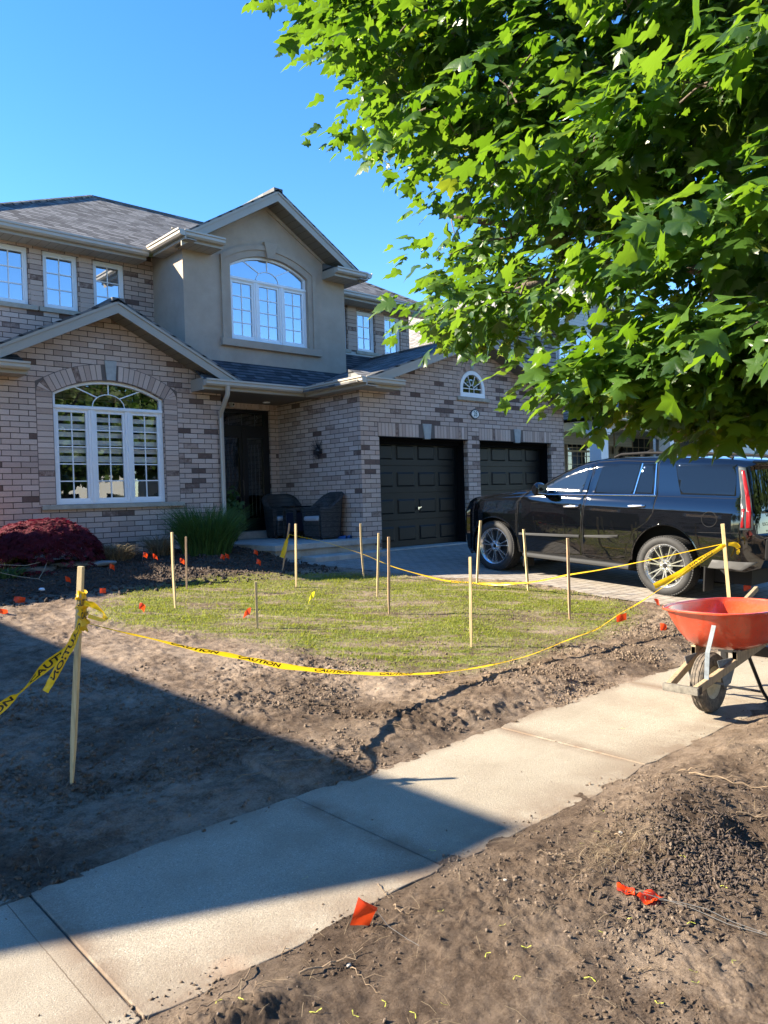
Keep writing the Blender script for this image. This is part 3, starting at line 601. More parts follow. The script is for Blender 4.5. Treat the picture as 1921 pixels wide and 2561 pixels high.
hsplit([lambda q: soldier(q, 9.60, 12.09, 1.145, 1.40, YG, skip=(10.72, 11.04)), lambda q: soldier(q, 12.46, 15.02, 1.145, 1.40, YG, skip=(13.60, 13.90)), lambda q: voussoirs(q, 11.90, 12.68, 2.21, 2.60, .10, YG, 17, skip=(12.22, 12.36))], 'soldier_bricks', BRICK1, bevel=.003)
hsplit([lambda q: q.box(9.59, 12.11, YG-.002, YG+.03, 1.142, 1.405), lambda q: q.box(12.46, 15.03, YG-.002, YG+.03, 1.142, 1.405)], 'mortar_bed', MORTAR)
b_ = MB()
voussoirs(b_, 4.30, 6.175, 1.79, 2.045, .25, YL, 23, skip=(5.13, 5.36))
for s, xe, ze in ((-1, 4.30, 1.79), (1, 6.175, 1.79)):      # fan of cut bricks at the springing
    for k in range(3):
        a0 = math.radians(2+19*k); a1 = math.radians(19*(k+1)); rr = .235
        b_.prism([(xe+s*.015, ze+.012), (xe+s*rr*math.cos(a0), ze+rr*math.sin(a0)), (xe+s*rr*math.cos(a1), ze+rr*math.sin(a1))], 'y', YL-.006, YL+.05)
hb(b_, 'arch_bricks', BRICK1, bevel=.003)
for xa, xb in ((4.06, 4.30), (6.175, 6.415)):
    b_ = MB()
    for k in range(20): b_.box(xa, xb, YL-.006, YL+.05, .04+k*.088+.005, .04+(k+1)*.088-.005)
    hb(b_, 'brick_pier', BRICK1, bevel=.003)
b_ = MB(); plate(b_, [(4.05, .04), (4.308, .04), (4.308, 1.79)]+arc_pts(4.308, 6.167, 1.79, 2.042)[::-1][1:-1]+[(6.167, 1.79), (6.167, .04), (6.425, .04), (6.425, 1.95)]+arc_pts(4.30, 6.175, 1.79, 2.045, grow=.26)+[(4.05, 1.95)], [], YL-.002, YL+.02, sides=False); hb(b_, 'mortar_bed', MORTAR)
for xa, xb in ((4.535, 4.775), (5.39, 5.66), (11.665, 11.965), (12.535, 12.845)):   # stacked brick piers between the upper windows
    b_ = MB()
    for k in range(11): b_.box(xa+.02, xb-.02, Y2-.008, Y2+.05, 3.50+k*.0905+.005, 3.50+(k+1)*.0905-.005)
    hb(b_, 'brick_pier', BRICK1, bevel=.003)
b_ = MB(); soldier(b_, 7.32, 9.15, 1.86, 2.09, YD); hb(b_, 'soldier_bricks', BRICK1, bevel=.003)
for kp, ky in (([(5.15, 2.37), (5.355, 2.37), (5.325, 2.05), (5.18, 2.05)], YL), ([(10.77, 1.42), (11.02, 1.42), (10.98, 1.12), (10.82, 1.12)], YG), ([(13.63, 1.42), (13.88, 1.42), (13.84, 1.12), (13.67, 1.12)], YG), ([(12.235, 2.75), (12.345, 2.75), (12.33, 2.61), (12.25, 2.61)], YG)):
    b_ = MB(); b_.prism(kp, 'y', ky-.02, ky+.05); hb(b_, 'key_stone', KEYST, bevel=.004)
# --- windows
def muntins(b, x0, x1, z0, z1, nc, nr, y, t=.018):
    for k in range(1, nc): x = x0+(x1-x0)*k/nc; b.box(x-t/2, x+t/2, y-.006, y+.010, z0, z1)
    for k in range(1, nr): z = z0+(z1-z0)*k/nr; b.box(x0, x1, y-.008, y+.008, z-t/2, z+t/2)
def big_window(x0, x1, z0, zt, zs, ztop, yf, rows, pane, blindf, label):
    b = MB(); w = (x1-x0); fr = .045; out = arched(x0, x1, z0, zs, ztop)
    top = [(x0+fr, zt+.03), (x1-fr, zt+.03)]+arc_pts(x0+fr, x1-fr, zs-.012, ztop-fr)
    sw = w/3; holes = [rect(x0+k*sw+.03+.02, x0+(k+1)*sw-.05, z0+.05, zt-.035) for k in range(3)]
    plate(b, out, [top]+holes, yf, yf+.07)
    sash = []
    for h in holes:
        a, c, d, e = h[0][0], h[1][0], h[0][1], h[2][1]; plate(b, rect(a-.012, c+.012, d-.012, e+.012), [rect(a+.040, c-.040, d+.045, e-.045)], yf+.018, yf+.06); sash.append((a+.04, c-.04, d+.045, e-.045))
    b.box(x0-.002, x1+.002, yf-.018, yf+.01, zt-.022, zt+.022)
    for k in (1, 2): b.box(x0+k*sw-.012, x0+k*sw+.012, yf-.012, yf+.01, z0+.02, zt-.022)
    wd = hb(b, 'window', VINYL, bevel=.004); mark(wd, label)
    b = MB()
    for s in sash: muntins(b, *s, 2, rows, yf+.040)
    cx = (x0+x1)/2; rr = .27*w/1.85*1.0; zb = zt+.03
    pts = [(cx+rr*math.cos(t), yf+.04, zb+rr*.78*math.sin(t)) for t in np.linspace(0, math.pi, 17)]; b.tube(pts, .009, 6)
    b.bar((cx, yf+.04, zb+rr*.78), (cx, yf+.04, ztop-fr+.005), .018, .014, (0, 1, 0))
    for s in (-1, 1): b.bar((cx+s*rr*.68, yf+.04, zb+rr*.78*.72), (cx+s*w*.31, yf+.04, zs+(ztop-zs)*.62-fr*.4), .018, .014, (0, 1, 0))
    b.build('muntins', VINYL, wd)
    b = MB(); o_ = arched(x0+.02, x1-.02, z0+.02, zs, ztop-.02); plate(b, o_, [], yf+.045, yf+.05, sides=False); b.build('pane', pane, wd)
    blindf(wd, x0, x1, z0, zt, ztop, yf, sash)
    return wd
def zebra(wd, x0, x1, z0, zt, ztop, yf, sash):
    for (a, c, d, e) in sash:
        b = MB(); zb = d+(e-d)*.44; n = 6; ph = (e-zb)/n
        for k in range(n): b.box(a-.03, c+.03, yf+.115, yf+.118, zb+k*ph, zb+k*ph+ph*.60)
        b.box(a-.03, c+.03, yf+.105, yf+.13, zb-.02, zb+.008); b.build('blind', BLIND, wd)
    b = MB(); b.box(x0-.15, x1+.15, yf+.20, yf+1.6, z0-.1, ztop+.1); 
    b.f = [f for f in b.f if f != (0, 1, 5, 4)]; b.f = [tuple(reversed(f)) for f in b.f]; b.m = [0]*len(b.f); b.build('dark_backing', ROOM, wd)
def backing(col):
    mt = simple('drawn_blind', col, .8)
    def f(wd, x0, x1, z0, zt, ztop, yf, sash):
        b = MB(); plate(b, arched(x0+.01, x1-.01, z0+.01, zt+.2, ztop-.01) if ztop else rect(x0+.01, x1-.01, z0+.01, zt-.01), [], yf+.085, yf+.09, sides=False); b.build('blind', mt, wd)
    return f
DBL = backing((.30, .34, .40))
big_window(4.315, 6.16, .035, 1.585, 1.788, 2.037, YL+.055, 5, PANE_LOW, zebra, 'large arched three part window with striped blinds and dark reflections')
big_window(7.805, 9.62, 3.105, 4.29, 4.508, 4.786, YB+.05, 4, PANE_SKY, DBL, 'arched three part window in the stucco bay mirroring the sky')
b_ = MB(); b_.box(4.08, 6.48, YL-.055, YL+.1, -.045, .03); hb(b_, 'window_sill', STONE, bevel=.008)
def small_window(x0, x1, z0, z1, yf, rows=3, louvre=False):
    b = MB(); plate(b, rect(x0+.004, x1-.004, z0+.004, z1-.004), [rect(x0+.055, x1-.055, z0+.055, z1-.055)], yf, yf+.06); plate(b, rect(x0+.045, x1-.045, z0+.045, z1-.045), [rect(x0+.08, x1-.08, z0+.085, z1-.085)], yf+.014, yf+.05)
    wd = hb(b, 'window', VINYL, bevel=.004); b = MB(); muntins(b, x0+.08, x1-.08, z0+.085, z1-.085, 2, rows, yf+.034); b.build('muntins', VINYL, wd)
    b = MB(); plate(b, rect(x0+.06, x1-.06, z0+.06, z1-.06), [], yf+.040, yf+.05, sides=False); b.build('pane', PANE_SKY, wd)
    b = MB()
    if louvre:
        for k in range(22): b.box(x0+.05, x1-.05, yf+.075, yf+.08, z0+.06+k*.042, z0+.06+k*.042+.034)
    b.box(x0+.05, x1-.05, yf+.09, yf+.10, z0+.05, z1-.05); b.build('blind', BLIND if louvre else bpy.data.materials['drawn_blind'], wd)
for i, (a, c) in enumerate(w6): small_window(a, c, 3.50, 4.50, Y2+.045, louvre=(i == 2))
for a, c in w7: small_window(a, c, 3.49, 4.46, Y2+.045)
for (a, c) in [(3.86, 4.66), (4.69, 5.46), (5.60, 6.32), (11.0, 11.74), (11.90, 12.62), (12.78, 13.48)]:
    b_ = MB(); b_.box(a, c, Y2-.05, Y2+.08, 3.42, 3.50); hb(b_, 'window_sill', STONE, bevel=.006)
# garage fan window
b = MB(); fo = arched(11.905, 12.675, 2.035, 2.21, 2.588, 16); fi = arched(11.985, 12.595, 2.125, 2.21, 2.508, 16); plate(b, fo, [fi], YG-.012, YG+.06); FW = hb(b, 'window', VINYL, bevel=.004); mark(FW, 'small half round window with radiating bars above the garage doors')
b = MB(); cx, cz = 12.29, 2.14
b.box(11.985, 12.595, YG+.012, YG+.03, 2.205, 2.22)
pts = [(cx+.075*math.cos(t), YG+.02, 2.205+.085*math.sin(t)) for t in np.linspace(0, math.pi, 9)]; b.tube([(cx+.075, YG+.02, 2.12)]+pts+[(cx-.075, YG+.02, 2.12)], .008, 6)
for a in (30, 68, 112, 150):
    q = R(a); b.bar((cx+.08*math.cos(q), YG+.02, 2.205+.085*math.sin(q)), (cx+.305*math.cos(q), YG+.02, 2.205+.30*math.sin(q)), .016, .012, (0, 1, 0))
b.build('muntins', VINYL, FW); b = MB(); plate(b, fi, [], YG+.03, YG+.04, sides=False); b.build('pane', PANE_DARK, FW); b = MB(); plate(b, fi, [], YG+.2, YG+.21, sides=False); b.build('dark_backing', ROOM, FW)
b_ = MB(); b_.box(11.80, 12.80, YG-.045, YG+.05, 1.955, 2.03); hb(b_, 'window_sill', STONE, bevel=.006)
# --- roofs
def gable_roof(cx, zr, slope, hw_l, hw_r, y0, y1, name='roof', th=.035):
    b = MB()
    for s, hw in ((-1, hw_l), (1, hw_r)):
        e = (cx+s*hw, zr-slope*hw)
        b.prism([(cx, zr), e, (e[0], e[1]-th), (cx, zr-th)], 'y', y0-.02, y1)
    b.box(cx-.10, cx+.10, y0-.02, y1, zr-.06, zr+.012)
    return hb(b, name, SHINGLE)
def rake(cx, zr, slope, hw_l, hw_r, y, drop=.19, th=.035):
    b = MB()
    for s, hw in ((-1, hw_l), (1, hw_r)):
        e = (cx+s*hw, zr-slope*hw-th); b.prism([(cx, zr-th), e, (e[0], e[1]-drop), (cx, zr-th-drop)], 'y', y, y+.028)
        b.prism([(cx, zr-th), e, (e[0], e[1]-.045), (cx, zr-th-.045)], 'y', y-.018, y)
    return hb(b, 'rake_board', TRIM)
def rake_soffit(cx, zr, slope, hw_l, hw_r, y0, y1, drop=.20):
    b = MB()
    for s, hw in ((-1, hw_l), (1, hw_r)):
        z1 = zr-slope*hw-drop; v = [(cx, y0, zr-drop), (cx+s*hw, y0, z1), (cx+s*hw, y1, z1), (cx, y1, zr-drop)]
        b.add(v, [(0, 3, 2, 1) if s > 0 else (0, 1, 2, 3)])
        b.add(v, [(0, 1, 2, 3) if s > 0 else (0, 3, 2, 1)])
    return hb(b, 'soffit', SOFFIT_Y)
gable_roof(5.24, 3.30, .50, 2.55, 2.45, 11.95, 14.0); rake(5.24, 3.30, .50, 2.55, 2.22, 11.95); rake_soffit(5.24, 3.30, .50, 2.4, 2.2, 11.978, YL, .215)
gable_roof(12.33, 3.32, .352, 3.56, 3.6, 10.27, 14.0); rake(12.33, 3.32, .352, 3.26, 3.5, 10.27, .17); rake_soffit(12.33, 3.32, .352, 3.2, 3.5, 10.298, YG, .19)
gable_roof(8.68, 6.00, .605, 2.10, 2.10, 12.33, 18.0); rake(8.68, 6.00, .605, 2.08, 2.05, 12.33); rake_soffit(8.68, 6.00, .605, 2.0, 2.0, 12.358, YB, .215)
# porch roof slope between the wings, running up to the stucco bay and to the upper wall
b_ = MB(); b_.prism([(11.90, 2.13), (13.96, 2.13+.62*2.06), (13.96, 2.09+.62*2.06), (11.90, 2.09)], 'x', 6.75, 14.2); hb(b_, 'porch_roof', SHINGLE_D)
b_ = MB(); b_.prism([(13.90, 3.36), (13.944, 3.36), (13.944, 3.46), (13.93, 3.46)], 'x', 10.62, 13.69); hb(b_, 'flashing', GUTTER)
# hipped main roof
b_ = MB(); zE = 4.70; yE = 13.50; yR = 17.35; zR = zE+.6*(yR-yE); xa, xb = 3.22, 14.12; run = yR-yE; yB = yR+run
P = [(xa, yE, zE), (xb, yE, zE), (xb, yB, zE), (xa, yB, zE), (xa+run, yR, zR), (xb-run, yR, zR)]
b_.add(P, [(0, 1, 5, 4), (1, 2, 5), (2, 3, 4, 5), (3, 0, 4)]); hb(b_, 'main_roof', SHINGLE)
b_ = MB()
for p, q in ((P[0], P[4]), (P[1], P[5]), (P[4], P[5])): b_.tube([p, q], .045, 5)
hb(b_, 'ridge_caps', SHINGLE)
# --- eaves: gutter profile + board below, along x or y
GP = [(0, 0), (.075, 0), (.105, .03), (.105, .075), (.125, .085), (.125, .115), (.11, .115), (.108, .10), (0, .10)]
def eave_x(x0, x1, yf, z, ywall, sgn=-1, nosoffit=False):   # faces -Y ; z = gutter bottom
    b = MB(); b.prism([(yf-o_, z+h) for o_, h in GP], 'x', x0, x1); hb(b, 'gutter', GUTTER)
    b = MB(); b.box(x0+.01, x1-.01, yf+.001, yf+.03, z-.055, z+.09); hb(b, 'fascia', TRIM)
    if not nosoffit:
        b = MB(); b.box(x0, x1, yf+.03, ywall, z-.05, z-.035); hb(b, 'soffit', SOFFIT)
def eave_y(y0, y1, xf, z, xwall, s):    # s=-1 faces -X, +1 faces +X
    b = MB(); b.prism([(xf+s*o_, z+h) for o_, h in GP], 'y', y0, y1); hb(b, 'gutter', GUTTER)
    a, c = sorted((xf-s*.001, xf-s*.03)); b = MB(); b.box(a, c, y0+.01, y1-.01, z-.055, z+.09); hb(b, 'fascia', TRIM)
    a, c = sorted((xf-s*.03, xwall)); b = MB(); b.box(a, c, y0, y1, z-.052, z-.037); hb(b, 'soffit', SOFFIT_Y)
eave_x(3.10, 6.52, 13.53, 4.59, Y2); eave_x(10.98, 14.2, 13.50, 4.59, Y2)
# stucco bay returns
def ret(x0, x1, yf, ywall, z, slope_dir, endface=True):
    eave_x(x0, x1, yf, z, ywall)
    b = MB(); b.add([(x0+.02, yf-.02, z+.10), (x1-.02, yf-.02, z+.10), (x1-.02, ywall, z+.30), (x0+.02, ywall, z+.30)], [(0, 1, 2, 3)])
    b.add([(x0+.02, yf-.02, z+.10), (x0+.02, ywall, z+.30), (x0+.02, ywall, z+.05)], [(0, 1, 2)]); b.add([(x1-.02, yf-.02, z+.10), (x1-.02, ywall, z+.05), (x1-.02, ywall, z+.30)], [(0, 1, 2)]); hb(b, 'return_roof', SHINGLE)
    b = MB(); b.box(x0+.005, x0+.02, yf+.004, ywall, z-.053, z+.11); b.box(x1-.02, x1-.005, yf+.004, ywall, z-.053, z+.11); hb(b, 'fascia', TRIM)
eave_y(12.205, 13.46, 6.605, 4.66, 6.83, -1); ret(6.61, 7.42, 12.33, YB, 4.66, 1)
eave_y(12.205, 13.46, 10.835, 4.63, 10.61, 1); ret(10.02, 10.84, 12.33, YB, 4.63, 1)
# left gable returns
ret(3.0, 3.83, 11.95, YL, 2.03, 1)
b_ = MB(); b_.box(6.70, 6.73, 11.955, YL, 1.96, 2.17); hb(b_, 'return_end', TRIM)
b_ = MB(); b_.add([(6.71, 11.93, 2.14), (7.6, 11.93, 2.14), (7.6, YL, 2.40), (6.71, YL, 2.40)], [(0, 1, 2, 3)]); hb(b_, 'return_roof', SHINGLE)
eave_x(6.72, 8.895, 11.95, 2.03, YL, nosoffit=True); eave_y(10.145, 11.94, 8.895, 2.02, 9.17, -1); ret(8.90, 9.86, 10.27, YG, 2.02, 1); ret(15.05, 15.98, 10.27, YG, 2.02, 1)
b_ = MB(); b_.box(6.73, 9.165, 11.98, YD, 1.965, 1.985); hb(b_, 'porch_ceiling', simple('porch_ceiling_paint', (.16, .135, .11), .6))
b_ = MB(); b_.lathe([(.0, 0), (.055, 0), (.055, -.012), (.075, -.014), (.075, 0)], 20, 'z', (8.64, 12.9, 1.962)); hb(b_, 'recessed_lamp', VINYL)
# downspout
b_ = MB(); b_.tube([(7.16, 11.88, 2.05), (7.16, 11.90, 1.90), (7.16, 11.96, 1.83), (7.22, 12.24, 1.62), (7.25, 12.30, 1.52), (7.25, 12.30, -.62), (7.25, 12.26, -.74), (7.25, 12.08, -.84)], .042, 10); hb(b_, 'downspout', GUTTER, smooth=True)
# --- entrance
DS = thing  # (alias kept short below)
b_ = MB(); b_.box(7.74, 8.98, YD+.12, YD+.16, -.60, 1.85); DR = hb(b_, 'front_door', BLACKP); mark(DR, 'black double front door with glass panels and a transom light')
b_ = MB(); plate(b_, rect(7.74, 8.98, -.60, 1.85), [rect(7.84, 8.88, 1.52, 1.78), rect(7.90, 8.27, -.35, 1.28), rect(8.46, 8.83, -.35, 1.28)], YD+.06, YD+.12); b_.box(8.33, 8.39, YD+.04, YD+.06, -.58, 1.47); b_.build('door_frame', BLACKP, DR, bevel=.006)
b_ = MB()
b_.box(7.84, 8.88, YD+.095, YD+.10, 1.52, 1.78); b_.box(7.90, 8.27, YD+.095, YD+.10, -.35, 1.28); b_.box(8.46, 8.83, YD+.095, YD+.10, -.35, 1.28); b_.build('door_glass', PANE_DARK, DR)
LEADM = simple('leaded_came', (.12, .12, .12), .4, .8); b_ = MB()
for x0, x1 in ((7.90, 8.27), (8.46, 8.83)):
    for k in (1, 2, 3): x = x0+(x1-x0)*k/4; b_.tube([(x, YD+.09, -.30), (x, YD+.09, 1.0), (x+.03*(2-k), YD+.09, 1.15)], .004, 5)
for x in (8.05, 8.36, 8.67): b_.tube([(x, YD+.09, 1.53), (x, YD+.09, 1.77)], .004, 5)
b_.tube([(8.72, YD+.088, 1.60), (8.68, YD+.088, 1.64), (8.74, YD+.088, 1.69), (8.70, YD+.088, 1.74)], .004, 5); b_.build('door_lead', LEADM, DR)
b_ = MB(); b_.tube([(8.30, YD+.03, .10), (8.30, YD-.01, .13), (8.30, YD-.01, .40), (8.30, YD+.03, .43)], .009, 8); b_.build('door_handle', LEADM, DR)
b_ = MB(); b_.box(7.60, 9.05, 12.98, YD+.02, -.74, -.60); hb(b_, 'door_step', CONC, bevel=.01)
b_ = MB(); b_.box(7.11, 9.44, 10.50, 12.0, -.84, -.74); b_.box(7.30, 9.165, 12.0, YD, -.84, -.74); hb(b_, 'porch_slab', CONC, bevel=.012)
b_ = MB(); b_.box(7.17, 9.36, 10.57, 12.3, -1.35, -.84); hb(b_, 'porch_base', CONC, bevel=.01)
b_ = MB(); b_.box(7.66, 9.30, 10.14, 10.56, -1.3, -.955); hb(b_, 'porch_step', CONC, bevel=.015)
# --- garage doors: 4 rows of 4 raised panels
def garage_door(x0, x1, handle):
    y = YG+.30; z0, z1 = -.985, 1.14; b = MB(); b.box(x0+.02, x1-.02, y+.02, y+.05, z0, z1)
    sh = (z1-z0)/4; sw = (x1-x0-.12)/4
    for r_ in range(4):
        zz = z0+r_*sh; b.box(x0+.03, x1-.03, y, y+.02, zz+.004, zz+sh-.004)
        for c in range(4):
            xx = x0+.06+c*sw; ax, bx, az, bz = xx+.055, xx+sw-.055, zz+.12, zz+sh-.13
            fr = [(ax, y, az), (bx, y, az), (bx, y, bz), (ax, y, bz)]; inn = [(ax+.03, y-.0, az+.03)]
            A = [(ax, y-.002, az), (bx, y-.002, az), (bx, y-.002, bz), (ax, y-.002, bz)]; t = .028
            B = [(ax+t, y+.012-.03, az+t), (bx-t, y+.012-.03, az+t), (bx-t, y+.012-.03, bz-t), (ax+t, y+.012-.03, bz-t)]
            b.add(A+B, [(0, 1, 5, 4), (1, 2, 6, 5), (2, 3, 7, 6), (3, 0, 4, 7), (4, 5, 6, 7)])
    d = hb(b, 'garage_door', DOORBLK, bevel=.002)
    if handle:
        b = MB(); b.lathe([(0, -.03), (.022, -.03), (.026, 0)], 14, 'y', (x0+1.245, y-.02, -.235)); b.bar((x0+1.245, y-.045, -.235), (x0+1.325, y-.045, -.215), .016, .012, (0, 1, 0)); b.bar((x0+1.245, y-.045, -.235), (x0+1.235, y-.045, -.275), .014, .012, (0, 1, 0)); b.build('door_handle', simple('nickel', (.75, .75, .74), .25, 1), d)
    return d
garage_door(9.62, 12.09, True); garage_door(12.475, 15.02, False)
b_ = MB()
for x0, x1 in ((9.62, 12.09), (12.475, 15.02)):
    b_.box(x1-.035, x1, YG+.11, YG+.33, -1.0, 1.14); b_.box(x0, x0+.035, YG+.11, YG+.33, -1.0, 1.14); b_.box(x0, x1, YG+.115, YG+.33, 1.09, 1.14); b_.box(x0, x1, YG+.2, YG+.33, 1.02, 1.09)
for x0, x1 in ((9.60, 12.11), (12.455, 15.04)): b_.box(x0, x1, YG-.008, YG+.114, 1.126, 1.1385)  # thin black strip added so the underside of each head reads dark
hb(b_, 'door_frame', simple('frame_matt', (.008, .008, .009), .95, spec=.03))
b_ = MB()
for x0, x1 in ((9.62, 12.09), (12.475, 15.02)): b_.box(x0, x1, YG-.10, YG+.36, -1.1, -.985)
hb(b_, 'garage_threshold', CONC, bevel=.01)
# --- house number plaque
def text_mesh(s, size, depth=0.0, bold=0.0, align='CENTER', sx=1.0):
    cu = bpy.data.curves.new('txt', 'FONT'); cu.body = s; cu.size = size; cu.extrude = depth; cu.offset = bold; cu.align_x = align; cu.align_y = 'CENTER'; cu.resolution_u = 4
    o = bpy.data.objects.new('txt', cu); COL.objects.link(o); bpy.context.view_layer.update()
    me = bpy.data.meshes.new_from_object(o.evaluated_get(bpy.context.evaluated_depsgraph_get())); V = [(v.co.x*sx, v.co.y, v.co.z) for v in me.vertices]; F = [tuple(p.vertices) for p in me.polygons]
    bpy.data.objects.remove(o); bpy.data.curves.remove(cu); bpy.data.meshes.remove(me); return V, F
def ell(rx, rz, cx, cz, n=36, lobes=0): return [(cx+(rx+(lobes*abs(math.cos(2*t))**6))*math.cos(t), cz+(rz+(lobes*abs(math.cos(2*t))**6))*math.sin(t)) for t in np.linspace(0, 2*math.pi, n, endpoint=False)]
b_ = MB(); plate(b_, ell(.135, .098, 12.335, 1.685, 48, .018), [], YG-.022, YG); PL = hb(b_, 'number_plaque', simple('plaque_rim', (.02, .02, .035), .35), bevel=.004); mark(PL, 'oval white house number plaque reading 28')
b_ = MB(); plate(b_, ell(.113, .078, 12.335, 1.685), [], YG-.028, YG-.02); b_.build('plaque_face', simple('plaque_enamel', (.70, .71, .69), .35), PL)
V, F = text_mesh('28', .155, 0, .003, sx=.78); b_ = MB(); b_.add([(12.335+x, YG-.0295, 1.685+y) for x, y, z in V], F); b_.build('plaque_number', simple('plaque_ink', (.03, .09, .10), .4), PL)
# --- things on the house
SC = thing('security_camera', 'small white dome security camera above the black front door', 'camera', (8.05, 13.29, 1.93))
b_ = MB(); b_.lathe([(0, 0), (.05, 0), (.05, .02), (.02, .03)], 16, 'y', (0, -.03, 0)); b_.build('mount', VINYL, SC, local=True, smooth=True)
b_ = MB(); b_.lathe([(0, -.12), (.03, -.12), (.042, -.10), (.042, -.03), (.02, -.01)], 18, 'y', (0, 0, -.02)); b_.build('camera_body', VINYL, SC, local=True, smooth=True)
b_ = MB(); b_.lathe([(0, -.125), (.024, -.123)], 14, 'y', (0, 0, -.02)); b_.build('camera_lens', BLACKP, SC, local=True)
WD = thing('wall_ornament', 'dark metal starburst ornament hanging on the brick side wall of the porch', 'wall ornament', (9.165, 11.92, .95))
b_ = MB(); rr = random.Random(3)
for k in range(64):
    a = 2*math.pi*k/64+rr.uniform(-.03, .03); L = rr.uniform(.14, .27); p = (-.025, 0, 0); q = (-.03-rr.uniform(0, .03), L*math.cos(a), L*math.sin(a)); b_.tube([p, q], [.004, .0022], 4)
b_.build('rays', simple('ornament_metal', (.06, .06, .07), .45, .6), WD, local=True)
b_ = MB(); b_.lathe([(0, -.045), (.012, -.042), (.016, -.03), (.012, -.02)], 12, 'x', (0, 0, 0)); b_.build('centre_stud', simple('stud', (.8, .8, .82), .2, .8), WD, local=True, smooth=True)
# --- porch furniture
def mat_wicker(name, col):
    mt, nt, p = M(name); uv = uvco(nt)
    b = N(nt, 'ShaderNodeTexBrick', Scale=1.0); b.offset = .5; b.inputs['Color1'].default_value = (0, 0, 0, 1); b.inputs['Color2'].default_value = (1, 1, 1, 1); b.inputs['Mortar Size'].default_value = .004; b.inputs['Mortar Smooth'].default_value = 1
    b.inputs['Brick Width'].default_value = .045; b.inputs['Row Height'].default_value = .018; nt.links.new(uv, b.inputs['Vector'])
    sx = N(nt, 'ShaderNodeSeparateXYZ'); nt.links.new(uv, sx.inputs[0]); band = mth(nt, 'FRACT', mth(nt, 'DIVIDE', sx.outputs[1], .085))
    c = ramp(nt, b.outputs['Color'], [(0, tuple(x*.6 for x in col)), (1, tuple(x*1.5 for x in col))]); c = mix(nt, ramp(nt, band, [(0, (1, 1, 1)), (.12, (1, 1, 1)), (.2, (0, 0, 0))]), c, tuple(x*.25 for x in col)); c = mix(nt, b.outputs['Fac'], c, tuple(x*.2 for x in col))
    nt.links.new(c, p.inputs['Base Color']); p.inputs['Roughness'].default_value = .6; bump(nt, p, mth(nt, 'MULTIPLY', b.outputs['Fac'], -1), .9, .006); return mt
WICK = mat_wicker('wicker', (.055, .052, .048)); CUSH = simple('cushion_cloth', (.36, .37, .39), .9, var=.08)
def tub_chair(label, loc, rz, sc=1.0):
    t = thing('wicker_armchair', label, 'armchair', loc, (0, 0, rz), 'wicker armchairs on the porch'); t.scale = (sc, sc, 1.0)
    # faces -Y: arms at +-X, back at +Y
    n = 30; outer = []; inner = []; H = []
    for k in range(n+1):
        u = k/n; a = math.pi*(1-u)   # from left front round the back to right front
        if u < .25: q = u/.25; p = (-.34, -.32+.44*q)
        elif u > .75: q = (u-.75)/.25; p = (.34, .12-.44*q)
        else: q = (u-.25)/.5; an = math.pi*(1-q); p = (.34*math.cos(an), .12+.23*math.sin(an))
        bk = max(0, min(1, (p[1]+.1)/.40)); H.append(.60+.27*bk**1.1); fl = .03+.05*bk
        outer.append((p[0], p[1], fl)); ln = math.hypot(p[0], max(0, p[1]-.12)+1e-6); ix = -p[0]/.34*.07 if p[1] < .12 else -p[0]/max(ln, .01)*.07; iy = 0 if p[1] < .12 else -(p[1]-.12)/max(ln, .01)*.07; inner.append((p[0]+ix, p[1]+iy))
    rows = []
    for k in range(n+1):
        x, y, fl = outer[k]; xi, yi = inner[k]; h = H[k]; L = math.hypot(x, y) or 1; ox, oy = x/L*fl, y/L*fl
        rows.append([(x*.93, y*.93, .03), (x, y, .25), (x+ox*.6, y+oy*.6, h*.85), (x+ox, y+oy, h-.03), (x+ox*.8+(xi-x)*.3, y+oy*.8+(yi-y)*.3, h), (xi+ox*.6, yi+oy*.6, h-.01), (xi, yi, h-.06), (xi, yi, .34)])
    b = MB(); b.grid(rows); b.add([r_ for r_ in rows[0]], [tuple(range(8))]); b.add([r_ for r_ in rows[-1]], [tuple(reversed(range(8)))]); b.build('backrest', WICK, t, smooth=True, local=True, angle=60)
    b = MB(); b.box(-.27, .27, -.34, .26, .05, .34); b.build('seat', WICK, t, bevel=.02, local=True)
    b = MB(); b.box(-.265, .265, -.36, .22, .34, .43); b.build('cushion', CUSH, t, bevel=.035, local=True)
    for x, y in ((-.28, -.28), (.28, -.28), (-.24, .26), (.24, .26)): b = MB(); b.box(x-.02, x+.02, y-.02, y+.02, 0, .06); b.build('leg', BLACKP, t, local=True)
    return t
tub_chair('dark wicker armchair facing out, nearer the front door', (8.78, 12.62, -.74), R(-14))
tub_chair('dark wicker armchair with its high back to the side wall, nearer the steps', (8.80, 11.36, -.74), R(-92), .86)
TB = thing('side_table', 'square dark side table standing between the wicker armchairs', 'table', (8.66, 12.02, -.74))
b_ = MB(); b_.box(-.21, .21, -.21, .21, .60, .625); b_.build('table_top', simple('table_glass', (.012, .012, .014), .08), TB, bevel=.004, local=True)
b_ = MB(); b_.box(-.19, .19, -.19, .19, .54, .60); b_.build('apron', WICK, TB, bevel=.006, local=True)
for x in (-.17, .17):
    for y in (-.17, .17): b_ = MB(); b_.box(x-.022, x+.022, y-.022, y+.022, 0, .56); b_.build('leg', WICK, TB, local=True)
b_ = MB(); b_.box(-.15, .15, -.15, .15, .14, .50); b_.build('box', simple('box_blue_black', (.014, .018, .035), .5), TB, bevel=.02, local=True)
SH = thing('garden_shoes', 'pair of small blue shoes at the edge of the porch', 'shoes', (9.0, 11.02, -.74))
